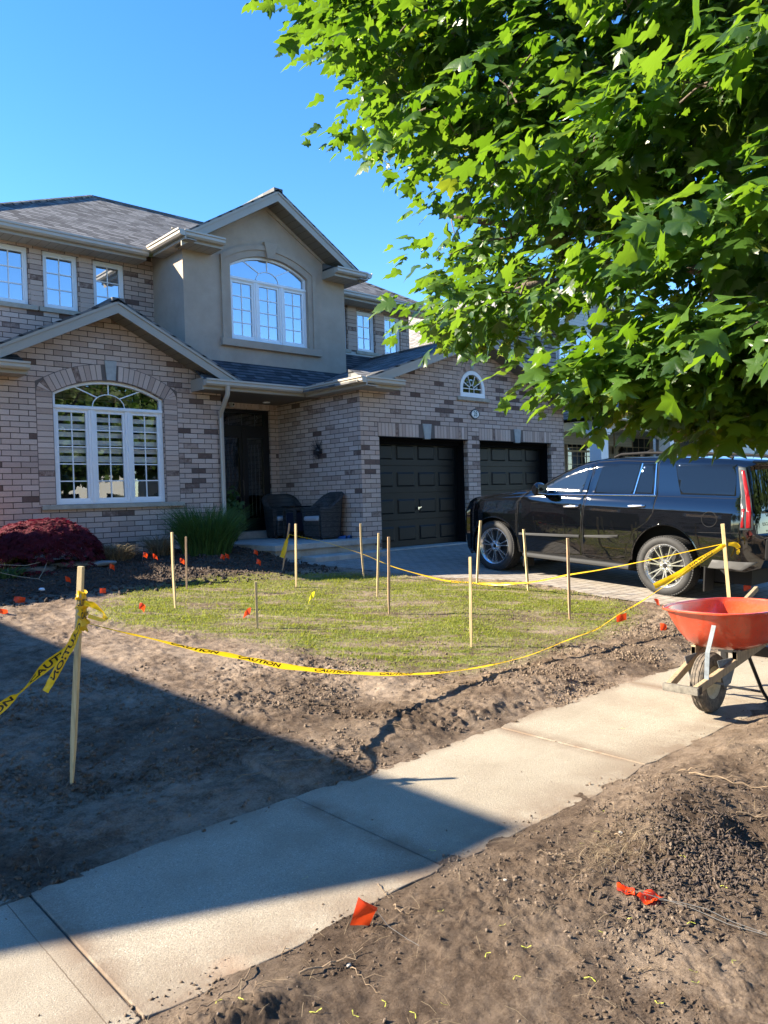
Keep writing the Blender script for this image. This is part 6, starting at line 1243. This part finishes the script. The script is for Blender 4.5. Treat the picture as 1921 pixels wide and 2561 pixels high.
# red laceleaf maple shrub: layered dome
RM = thing('red_shrub', 'low dome of a dark red laceleaf maple beside the stone edge', 'shrub', (3.86, 11.45, -.98))
n = 7000; a = rng.uniform(0, 6.283, n); r_ = rng.random(n)**.5*rng.uniform(.86, 1.08, n); lay = rng.integers(0, 6, n); zz = np.sqrt(np.clip(1-(r_*.98)**2, 0, 1)); X = .82*r_*np.cos(a)-.08; Y = .72*r_*np.sin(a); top = .72*zz**.8
lum = .20*(fbm(X*3.5+3, Y*3.5, 3, 4)-.45); Z = .10+np.maximum(top*(1-.10*lay*rng.random(n)), 0)+lum
ax = np.stack([np.cos(a)*(.5+r_), np.sin(a)*(.5+r_), -.5-.7*r_], 1)+rng.normal(0, .35, (n, 3)); nr = np.stack([X*.6, Y*.6, np.ones(n)], 1)+rng.normal(0, .35, (n, 3))
def fingers(k, w=.10):   # dissected palmate leaf: k thin lobes as quads
    V = []; F = []
    for i in range(k):
        t = (i-(k-1)/2)*.55; d = np.array([math.sin(t), math.cos(t), 0]); p = np.array([math.cos(t), -math.sin(t), 0]); L = 1-.12*abs(i-(k-1)/2); b0 = len(V); V += [np.zeros(3), d*L*.5+p*w, d*L-np.array([0, 0, .12]), d*L*.5-p*w]; F.append([b0, b0+3, b0+2, b0+1])
    return np.array(V), np.array(F)
REDL = mat_leaf('red_leaf', (.055, .004, .010), (.15, .010, .024), (.16, .012, .03), .3, .9)
scatter([fingers(5)], np.stack([X, Y, Z], 1), rng.uniform(.05, .11, n), basis(ax, nr), 'crown', REDL, RM)
b = MB(); b.tube([(0, 0, -.1), (.04, .0, .15), (-.05, .02, .32), (.02, 0, .5)], [.045, .04, .03, .015], 7)
for k in range(9): q = k*.7; b.tube([(.0, .0, .22+.02*k), (.3*math.cos(q), .3*math.sin(q), .42), (.7*math.cos(q), .55*math.sin(q), .22)], [.02, .013, .006], 5)
b.build('stem', BARK, RM, smooth=True, local=True)
# tall green ornamental grass
def tuft(name, label, cat, loc, n, rad, h, mat, spread=.35, w=.006, flop=.5, seeds=False):
    t = thing(name, label, cat, loc); V = []; F = []; rr = np.random.default_rng(int(loc[0]*100))
    for i in range(n):
        a = rr.uniform(0, 6.283); r0_ = rad*rr.random()**.6; bx, by = r0_*math.cos(a), r0_*math.sin(a); oa = a+rr.normal(0, .6); o_ = spread*(.25+rr.random())*h; hh = h*(.55+.5*rr.random()); pw = rr.uniform(0, 3.14); px, py = math.cos(pw)*w, math.sin(pw)*w; b0 = len(V); m_ = 5
        for k in range(m_+1):
            u = k/m_; ox = o_*u**2; z = hh*(u-flop*.5*u**3); ww = (1-u**2)*.9+.1; cx, cy = bx+ox*math.cos(oa), by+ox*math.sin(oa); V += [(cx-px*ww, cy-py*ww, z), (cx+px*ww, cy+py*ww, z)]
        for k in range(m_): q = b0+2*k; F.append((q, q+1, q+3, q+2))
    np_mesh('blades', V, F, mat, t, smooth=True); return t
GRN = mat_leaf('reed_leaf', (.028, .075, .018), (.08, .17, .04), (.07, .15, .03), .35, .5); TANL = mat_leaf('dry_blade', (.12, .09, .05), (.30, .24, .14), (.2, .16, .09), .25, .7)
tuft('ornamental_grass', 'tall clump of green reed grass by the corner of the porch', 'plant', (6.28, 11.25, -.98), 2000, .38, 1.12, GRN, .42, .007, .35)
tuft('ornamental_grass', 'wide low clump of dry tan grass right of the red shrub', 'plant', (4.78, 11.30, -.90), 800, .22, .56, TANL, .8, .005, .9)
tuft('ornamental_grass', 'smaller thin clump of dry tan grass nearer the tall stakes', 'plant', (5.62, 11.60, -.88), 460, .15, .60, TANL, .6, .004, .7)
tuft('fern', 'pale green feathery plant against the wall behind the red shrub', 'plant', (3.62, 12.1, -.95), 130, .15, .82, mat_leaf('fern_leaf', (.05, .11, .03), (.12, .2, .07), (.12, .22, .06), .4), .6, .030, .8)
tuft('fern', 'low green plant under the red shrub at the left edge', 'plant', (3.10, 10.9, -.98), 160, .2, .35, bpy.data.materials['fern_leaf'], .8, .018, .9)
PT = thing('potted_plant', 'leafy plant in a dark pot beside the front door', 'potted plant', (7.62, 12.72, -.74)); b = MB(); b.lathe([(0, 0), (.13, 0), (.17, .3), (.185, .31), (.16, .31), (.0, .28)], 20, 'z'); b.build('pot', BLACKP, PT, smooth=True, local=True)
n = 420; d = rng.normal(size=(n, 3)); d[:, 2] = np.abs(d[:, 2]); d /= np.linalg.norm(d, axis=1)[:, None]; scatter([fingers(3, .18)], d*np.array([.26, .26, .75])*rng.random((n, 1))**.5+np.array([0, 0, .3]), rng.uniform(.06, .12, n), rot_rand(n), 'leaves', GRN, PT)
# stone edging and rocks of the bed
SLATE = simple('slate', (.16, .18, .19), .8, var=.4, vscale=8, bmp=.7, bscale=30, bdist=.01)
def rock(name, label, c, dim, rz, mat=SLATE, seed=0, cat='stone', group=None):
    bm = bmesh.new(); bmesh.ops.create_icosphere(bm, subdivisions=3, radius=1); rr = np.random.default_rng(seed)
    for v in bm.verts:
        p = v.co; q = [abs(k)**.75*(1 if k > 0 else -1) for k in p]; nzv = 1+.16*float(vn(np.array(p.x*2+seed), np.array(p.y*2+p.z*1.7), 2)-.5)*2; v.co = Vector((q[0]*dim[0]*nzv, q[1]*dim[1]*nzv, q[2]*dim[2]*nzv))
    me = bpy.data.meshes.new(name); bm.to_mesh(me); bm.free(); me.materials.append(mat); o = bpy.data.objects.new(name, me); COL.objects.link(o); o.location = c; o.rotation_euler = (0, 0, rz); me.polygons.foreach_set('use_smooth', [True]*len(me.polygons)); return mark(o, label, cat, group)
rock('edging_stone', 'long flat slate slab under the right side of the red shrub', (4.18, 11.05, -.83), (.46, .13, .045), R(-32), seed=1)
rock('edging_stone', 'grey slate slab under the left side of the red shrub', (3.45, 11.10, -.86), (.40, .13, .05), R(-20), seed=2)
rock('edging_stone', 'blue grey stone behind the flags left of the tall grass', (5.35, 12.12, -.86), (.5, .08, .06), R(0), seed=3)
rock('field_stone', 'rounded brown stone in the turned soil of the bed', (5.35, 11.0, -.93), (.15, .11, .07), .4, simple('brown_stone', (.12, .095, .075), .9, var=.3, vscale=15), seed=4)
rock('white_pebble', 'small white pebble on the dark soil at the left', (3.25, 9.95, -1.02), (.035, .028, .02), 0, WHITEP, 5, 'pebble')
for i, (x, y, sz, lb) in enumerate(((1.62, 2.03, .009, 'pale pebble on the verge soil below the big orange flag'), (3.04, 1.84, .010, 'white pebble on the verge soil in the shade tip by the sidewalk'), (2.40, 1.98, .008, 'small white stone chip on the verge soil above the fallen flags'))):
    rock('pebble', lb, (x, y, float(verge_h(np.array(x), np.array(y)))+.005), (sz, sz*.8, sz*.6), i, simple('pebble_pale', (.26, .245, .22), .9) if i == 0 else bpy.data.materials['pebble_pale'], 10+i, 'pebble')
GL = thing('path_light', 'small black mushroom shaped garden light before the brick wall', 'garden light', (5.12, 11.95, -.95)); b = MB(); b.tube([(0, 0, -.1), (0, 0, .26)], .009, 8); b.build('post', BLACKP, GL, local=True); b = MB(); b.lathe([(0, .30), (.03, .295), (.095, .262), (.10, .255), (.03, .258), (.03, .22), (0, .22)], 20, 'z'); b.build('hood', BLACKP, GL, smooth=True, local=True)
# twine and dead stems at the left edge
TW = thing('twine', 'loose twine with a knotted end hanging below the red shrub', 'twine', (3.3, 10.6, -.9)); b = MB(); b.tube([(2.95, 10.75, -.72), (3.3, 10.7, -.76), (3.62, 10.8, -.72)], .004, 5); b.tube([(3.62, 10.8, -.72), (3.5, 10.6, -.83), (3.38, 10.45, -.93)], .004, 5); b.tube([(2.9, 10.6, -.80), (3.15, 10.5, -.88), (3.38, 10.45, -.93), (3.45, 10.4, -.98), (3.3, 10.35, -1.0), (3.1, 10.4, -.98)], .004, 5); b.build('string', simple('twine', (.32, .27, .2), .9), TW)
# ---- twigs, roots and maple seeds lying about
TWG = simple('twig_bark', (.19, .135, .085), .9, var=.4, vscale=30)
def hz(x, y): 
    if y < 2.27: return float(verge_h(np.array(x), np.array(y)))
    if y < 3.4: return -1.6
    return float(yard_h(np.array(x), np.array(y)))
TWL = [([(3.91, 1.95), (3.92, 1.76), (3.98, 1.57)], .008, 'long pale root lying over the soil heap at the right edge'), ([(3.63, 1.58), (3.71, 1.47)], .007, 'short thick pale stick at the right edge below the long root'), ([(3.02, 1.86), (3.0, 1.80)], .004, 'short pale stick beside the matted roots'), ([(2.68, 2.03), (2.70, 1.94), (2.74, 1.88)], .003, 'thin bent twig in the shade tip by the sidewalk edge'), ([(3.98, 2.04), (4.01, 1.97), (4.1, 1.93)], .006, 'curled pale root high on the soil heap near the sidewalk'),
 ([(1.39, 2.26), (1.27, 2.18), (1.12, 2.14), (1.02, 2.08)], .0045, 'dark twig leaning over the sidewalk edge at the bottom'), ([(1.46, 2.09), (1.59, 2.06), (1.7, 2.05)], .006, 'dark forked stick pointing at the big orange flag'), ([(2.06, 2.38), (2.03, 2.30), (2.01, 2.24)], .003, 'pale sprig curling onto the sidewalk right of the big flag'), ([(1.98, 2.19), (1.95, 2.13), (1.97, 2.08)], .005, 'pale curved root right of the big orange flag'), ([(1.33, 2.16), (1.30, 2.11), (1.24, 2.04)], .003, 'thin twig at the foot of the dark soil lump'), ([(1.62, 2.02), (1.60, 1.93), (1.59, 1.84)], .003, 'hair thin root below the big orange flag'), ([(1.53, 2.28), (1.50, 2.25), (1.48, 2.22)], .0035, 'small dark sprig standing on the soil by the sidewalk edge'),
 ([(2.23, 1.34), (2.27, 1.30), (2.31, 1.24)], .004, 'dark twig lying near the bottom right corner'), ([(2.69, 1.52), (2.63, 1.55), (2.58, 1.5)], .004, 'dark twig under the crumpled flag'),
 ([(2.2, 3.75), (2.5, 3.72), (2.75, 3.6), (2.9, 3.5)], .004, 'long thin root in the shaded soil beside the sidewalk'), ([(3.1, 4.6), (3.35, 4.5), (3.5, 4.3)], .005, 'pale bent root in the sunlit soil at the shade edge'), ([(2.5, 4.35), (2.62, 4.2), (2.75, 4.12)], .005, 'pale root lying in the shade below the caution tape'), ([(4.3, 4.75), (4.5, 4.5), (4.6, 4.2)], .005, 'thin pale root in the churned soil under the tape'), ([(5.0, 4.6), (5.15, 4.45), (5.3, 4.42)], .006, 'dark stick on the muddy edge of the lawn patch'), ([(3.3, 3.9), (3.45, 3.8), (3.5, 3.65)], .004, 'small root at the tip of the shade near the sidewalk')]
for pts, r_, lb in TWL:
    cm = catmull([(x, y, 0) for x, y in pts], 5); P = [(x+random.uniform(-.004, .004), y+random.uniform(-.004, .004), hz(x, y)+r_*1.2+.012*math.sin(k*1.1)**2) for k, (x, y, z) in enumerate(cm)]; n_ = len(P); b = MB(); b.tube(P, [.68*r_*(.9-.6*k/n_) for k in range(n_)], 6)
    k = n_//2; b.tube([P[k], (P[k][0]+.03, P[k][1]-.02, P[k][2]+.012), (P[k][0]+.05, P[k][1]-.05, P[k][2]+.006)], [r_*.5, r_*.35, r_*.2], 5); o = b.build('twig', TWG, None, loc=P[0], smooth=True); mark(o, lb, 'twig', 'twigs and roots on the soil')
def samara_arr():
    V = []; F = []
    for s in (-1, 1):
        an = s*.95; d = np.array([math.sin(an), math.cos(an), 0]); p = np.array([d[1], -d[0], 0])*s; b0 = len(V)
        prof = [(0, .03, .0), (.25, .13, .06), (.45, .07, .03), (.75, .17, .0), (1.0, .14, -.0), (1.08, .03, 0)]
        for t, w, z in prof: V += [d*t+p*w+np.array([0, 0, z]), d*t-p*w*.35+np.array([0, 0, z*.6])]
        for k in range(5): q = b0+2*k; F.append([q, q+1, q+3, q+2])
    return np.array(V), np.array(F)
SV, SF = samara_arr(); SAM = mat_leaf('samara', (.42, .48, .06), (.62, .62, .12), (.6, .65, .1), .35, .5)
proto = np_mesh('maple_seed', SV*.019, SF, SAM); first = True
SPOT = [(3.27, 2.07), (2.13, 1.77), (2.08, 1.63), (1.96, 1.71), (1.94, 1.57), (2.11, 1.40), (1.70, 1.66), (2.35, 1.50), (2.51, 1.48), (3.02, 1.54), (2.94, 1.34), (2.51, 1.12), (2.36, 1.17), (2.31, 1.14), (2.15, 1.19), (3.01, 1.94), (2.89, 1.95), (2.05, 2.0), (1.18, 2.15), (1.23, 2.07), (1.38, 1.90), (1.58, 1.80), (1.61, 1.70), (1.47, 1.83), (2.61, 1.31), (1.88, 2.63), (2.43, 2.42), (4.6, 2.75), (2.6, 3.9), (3.0, 3.95), (5.2, 4.2), (6.0, 4.0)]
for i, (x, y) in enumerate(SPOT):
    o = proto if first else proto.copy()
    if not first: COL.objects.link(o)
    first = False; o.location = (x, y, hz(x, y)+.006); o.rotation_euler = (random.uniform(-.3, .3), random.uniform(-.3, .3), random.uniform(0, 6.28)); sc_ = random.uniform(.8, 1.15); o.scale = (sc_,)*3
    mark(o, 'yellow green winged maple seed lying on the '+('soil of the verge' if y < 2.27 else 'concrete sidewalk' if y < 3.4 else 'soil between sidewalk and tape'), 'maple seed', 'maple seeds fallen on the ground')
# ================================================================== THE MAPLE
rngt = np.random.default_rng(42)
def cam_ray(px, py):   # direction through a point of the view; used only to lay out where the crown's boughs hang
    return np.array(fv)[None]+np.array(rv)[None]*((px-960.5)/1924)[:, None]-np.array(uv_)[None]*((py-1280.5)/1924)[:, None]
D_ = 1921/1659
CROWN_A = [(640, -300), (640, 20), (690, 60), (775, 165), (800, 250), (800, 350), (850, 385), (920, 460), (1060, 430), (1110, 470), (1090, 520), (960, 540), (945, 600), (975, 650), (955, 690), (990, 718), (1050, 705), (1090, 738), (1150, 738), (1170, 670), (1250, 645), (1310, 610), (1400, 660), (1850, 720), (1850, -300)]
CROWN_B = [(1185, 860), (1230, 815), (1330, 790), (1400, 720), (1850, 690), (1850, 905), (1620, 925), (1560, 885), (1440, 900), (1390, 850), (1270, 855)]
def maple_leaf():
    half = [(0, -.05), (.10, -.12), (.30, -.10), (.42, -.02), (.34, .10), (.50, .16), (.66, .34), (.50, .36), (.44, .44), (.34, .42), (.24, .48), (.30, .60), (.26, .72), (.14, .74), (0, 1.0)]
    pts = [(x, y) for x, y in half]+[(-x, y) for x, y in half[-2:0:-1]]
    V = [(0, .22, 0)]+[(x, y, -.16*abs(x)**1.2*1.6-.22*max(0, y-.2)**1.5-.10*abs(x)*(y < .1)) for x, y in pts]; n = len(pts)
    F = [[0, 1+i, 1+(i+1) % n] for i in range(n)]; return np.array(V), np.array(F)
def maple_leaf2():
    V, F = maple_leaf(); V = V.copy(); V[:, 2] = .10*np.abs(V[:, 0])-.30*np.clip(V[:, 1], 0, 1)**2+.05*np.sin(V[:, 1]*9); return V, F
def maple_leaf3(sd):
    V, F = maple_leaf(); V = V.copy(); rr = np.random.default_rng(sd); V[:, :2] *= 1+.10*rr.normal(size=(len(V), 1)); V[:, 0] *= rr.uniform(.75, 1.0); V[:, 2] = (-.45 if sd % 2 else .35)*np.abs(V[:, 0])**1.3-.35*np.clip(V[:, 1]-.1, 0, 1)**2+.07*np.sin(V[:, 0]*7+sd); return V, F
LT = [maple_leaf(), maple_leaf2(), maple_leaf3(1), maple_leaf3(2), maple_leaf3(3)]
def sample_poly(poly, n):
    xs_ = [p[0] for p in poly]; ys_ = [p[1] for p in poly]; out = []
    while len(out) < n:
        x = rngt.uniform(min(xs_), max(xs_), 400); y = rngt.uniform(min(ys_), max(ys_), 400); k = inpoly(x, y, poly); out += list(zip(x[k], y[k]))
    return np.array(out[:n])
A = sample_poly(CROWN_A, 580); B = sample_poly(CROWN_B, 140); C = np.concatenate([A, B])
near = np.clip((C[:, 0]-600)/1060, 0, 1.1); dep = 5.3-2.3*near+rngt.random(len(C))**1.1*(1.8+2.4*near); dep[len(A):] = 4.3-.5*near[len(A):]+rngt.random(len(B))*1.1
cl = cam_ray(C[:, 0]*D_, C[:, 1]*D_)*dep[:, None]
lay = np.hypot(cl[:, 0]-7.4, cl[:, 1]-.6)*.16+.25*(vn(cl[:, 0]*.7, cl[:, 1]*.7, 5)-.5); q_ = (cl[:, 2]+lay)/.62; cl[:len(A), 2] += ((np.round(q_)-q_)*.62*.55)[:len(A)]   # boughs hang in tiers
# boughs outside the view complete the crown
ex = rngt.normal(size=(260, 3)); ex /= np.linalg.norm(ex, axis=1)[:, None]; ex = ex*(rngt.random((260, 1))**.4)*np.array([4.0, 3.6, 3.2])+np.array([7.3, .4, 3.4])
cd = np.stack([ex@np.array(rv), ex@np.array(uv_), ex@np.array(fv)], 1); inv = (cd[:, 2] > 0) & (np.abs(cd[:, 0]/np.maximum(cd[:, 2], .01)) < .62) & (np.abs(cd[:, 1]/np.maximum(cd[:, 2], .01)) < .80); ex = ex[(~inv) & (np.linalg.norm(ex, axis=1) > 2.6) & (ex[:, 2] > .6)]
allc = np.concatenate([cl, ex]); TRK = np.array([7.6, .55, -1.6])
MT = thing('maple_tree', 'large green maple whose leafy boughs hang over the driveway from the upper right', 'tree', tuple(TRK))
LP, LA, LN_, LS = [], [], [], []
for i, c in enumerate(allc):
    big = i < len(cl); k = 27 if big else 13; out = c-np.array([7.4, .6, 2.2]); out[2] *= .3; out /= np.linalg.norm(out)+1e-9
    a = np.clip(rngt.normal(size=(k, 3)), -1.7, 1.7); rad = .30 if big else .4; p = c+a*np.array([rad, rad, rad*.26])*.8
    ax_ = out*.7+a*np.array([.75, .75, .25])+np.array([0, 0, -.45]); nr_ = np.array([0, 0, 1.0])+rngt.normal(0, .50, (k, 3))+out*.25
    LP.append(p); LA.append(ax_); LN_.append(nr_); LS.append((.050+.115*rngt.random(k)**1.1)*(1.0 if big else 1.4))
LP = np.concatenate(LP); LA = np.concatenate(LA); LN_ = np.concatenate(LN_); LS = np.concatenate(LS)
def mat_maple():
    mt, nt, p = M('maple_leaf'); out = nt.nodes['Material Output']; g = nt.nodes.new('ShaderNodeNewGeometry'); r_ = g.outputs['Random Per Island']
    c = ramp(nt, r_, [(0, (.015, .040, .007)), (.6, (.031, .076, .012)), (.98, (.055, .11, .018)), (1, (.12, .13, .025))]); nt.links.new(c, p.inputs['Base Color']); p.inputs['Roughness'].default_value = .38; p.inputs['Specular IOR Level'].default_value = .5
    t = nt.nodes.new('ShaderNodeBsdfTranslucent'); nt.links.new(ramp(nt, r_, [(0, (.14, .30, .010)), (.97, (.24, .41, .022)), (1, (.45, .50, .03))]), t.inputs['Color'])
    ms = nt.nodes.new('ShaderNodeMixShader'); ms.inputs[0].default_value = .33; nt.links.new(p.outputs[0], ms.inputs[1]); nt.links.new(t.outputs[0], ms.inputs[2]); nt.links.new(ms.outputs[0], out.inputs[0]); bump(nt, p, noise(nt, 90, 2, .5, g.outputs['Position']), .25, .004); return mt
scatter(LT, LP-TRK, LS, basis(LA, LN_), 'crown', mat_maple(), MT)
# hanging bunches of pale green seeds
sc_i = rngt.choice(len(cl), 90, replace=False); SP = []; 
for i in sc_i:
    k = 14; SP.append(cl[i]+np.array([0, 0, -.10])+rngt.normal(0, 1, (k, 3))*np.array([.05, .05, .06]))
SP = np.concatenate(SP); scatter([(SV, SF)], SP-TRK, rngt.uniform(.022, .034, len(SP)), rot_rand(len(SP)), 'seed_bunches', mat_leaf('green_seed', (.20, .26, .04), (.36, .40, .08), (.5, .55, .08), .4, .5), MT)
b = MB(); b.tube([(7.6, .55, -1.75), (7.58, .56, -1.3), (7.52, .60, -.3), (7.48, .62, .6), (7.40, .65, 1.5)], [.24, .17, .145, .135, .12], 12)
MAIN = [[(7.40, .65, 1.3), (6.6, 1.5, 2.4), (5.7, 2.35, 3.0), (4.95, 3.0, 3.08), (4.75, 3.55, 3.75), (4.4, 3.9, 4.3)], [(7.42, .65, 1.4), (7.2, 1.8, 2.6), (6.7, 2.9, 3.3), (5.9, 3.6, 4.0), (5.2, 4.2, 4.7)], [(7.45, .62, .9), (6.6, 1.4, 1.5), (5.6, 2.2, 1.55), (4.7, 2.8, 1.45), (4.1, 3.1, 1.35)], [(7.4, .65, 1.5), (7.3, .6, 3.2), (7.2, .7, 5.0), (7.1, .8, 6.4)], [(7.42, .65, 1.5), (6.2, .9, 3.0), (5.0, 1.5, 3.6), (4.0, 1.9, 3.7)], [(7.45, .65, 1.2), (8.4, 1.3, 2.5), (9.2, 1.7, 3.8)], [(7.4, .6, 1.4), (7.8, -.8, 2.8), (8.0, -2.2, 3.9)], [(7.45, .62, .7), (6.7, 1.7, 1.0), (5.9, 2.5, .85), (5.1, 3.0, .7)], [(7.45, .62, 1.1), (7.0, 2.0, 1.9), (6.5, 3.2, 2.2), (5.8, 4.2, 2.4), (5.2, 4.7, 2.5)]]
nodes = []
for l in MAIN:
    cm = catmull(l, 6); n_ = len(cm); b.tube([tuple(q) for q in cm], [.085*(1-.82*k/n_)+.006 for k in range(n_)], 8); nodes += [(q, .085*(1-.82*k/n_)) for k, q in enumerate(cm)]
b.build('trunk', BARK, MT, smooth=True, angle=180)
NP = np.array([q for q, r_ in nodes]); b = MB(); order = np.argsort(np.linalg.norm(allc-NP.mean(0), axis=1)); 
NPl = list(NP)
for i in order:
    c = allc[i]; arr = np.array(NPl); d = np.linalg.norm(arr-c, axis=1); j = int(np.argmin(d)); s0 = arr[j]; L = d[j]; mid = (s0+c)/2+np.array([0, 0, .10*L])+rngt.normal(0, .04, 3)*L; r0_ = .006+.007*min(L, 1.6)
    cm = catmull([s0, mid, c], 4); b.tube([tuple(q) for q in cm], [r0_*(1-.7*k/len(cm)) for k in range(len(cm))], 5, cap=False); NPl += [q for q in cm[3:]]
b.build('branches', BARK, MT, smooth=True, angle=180)
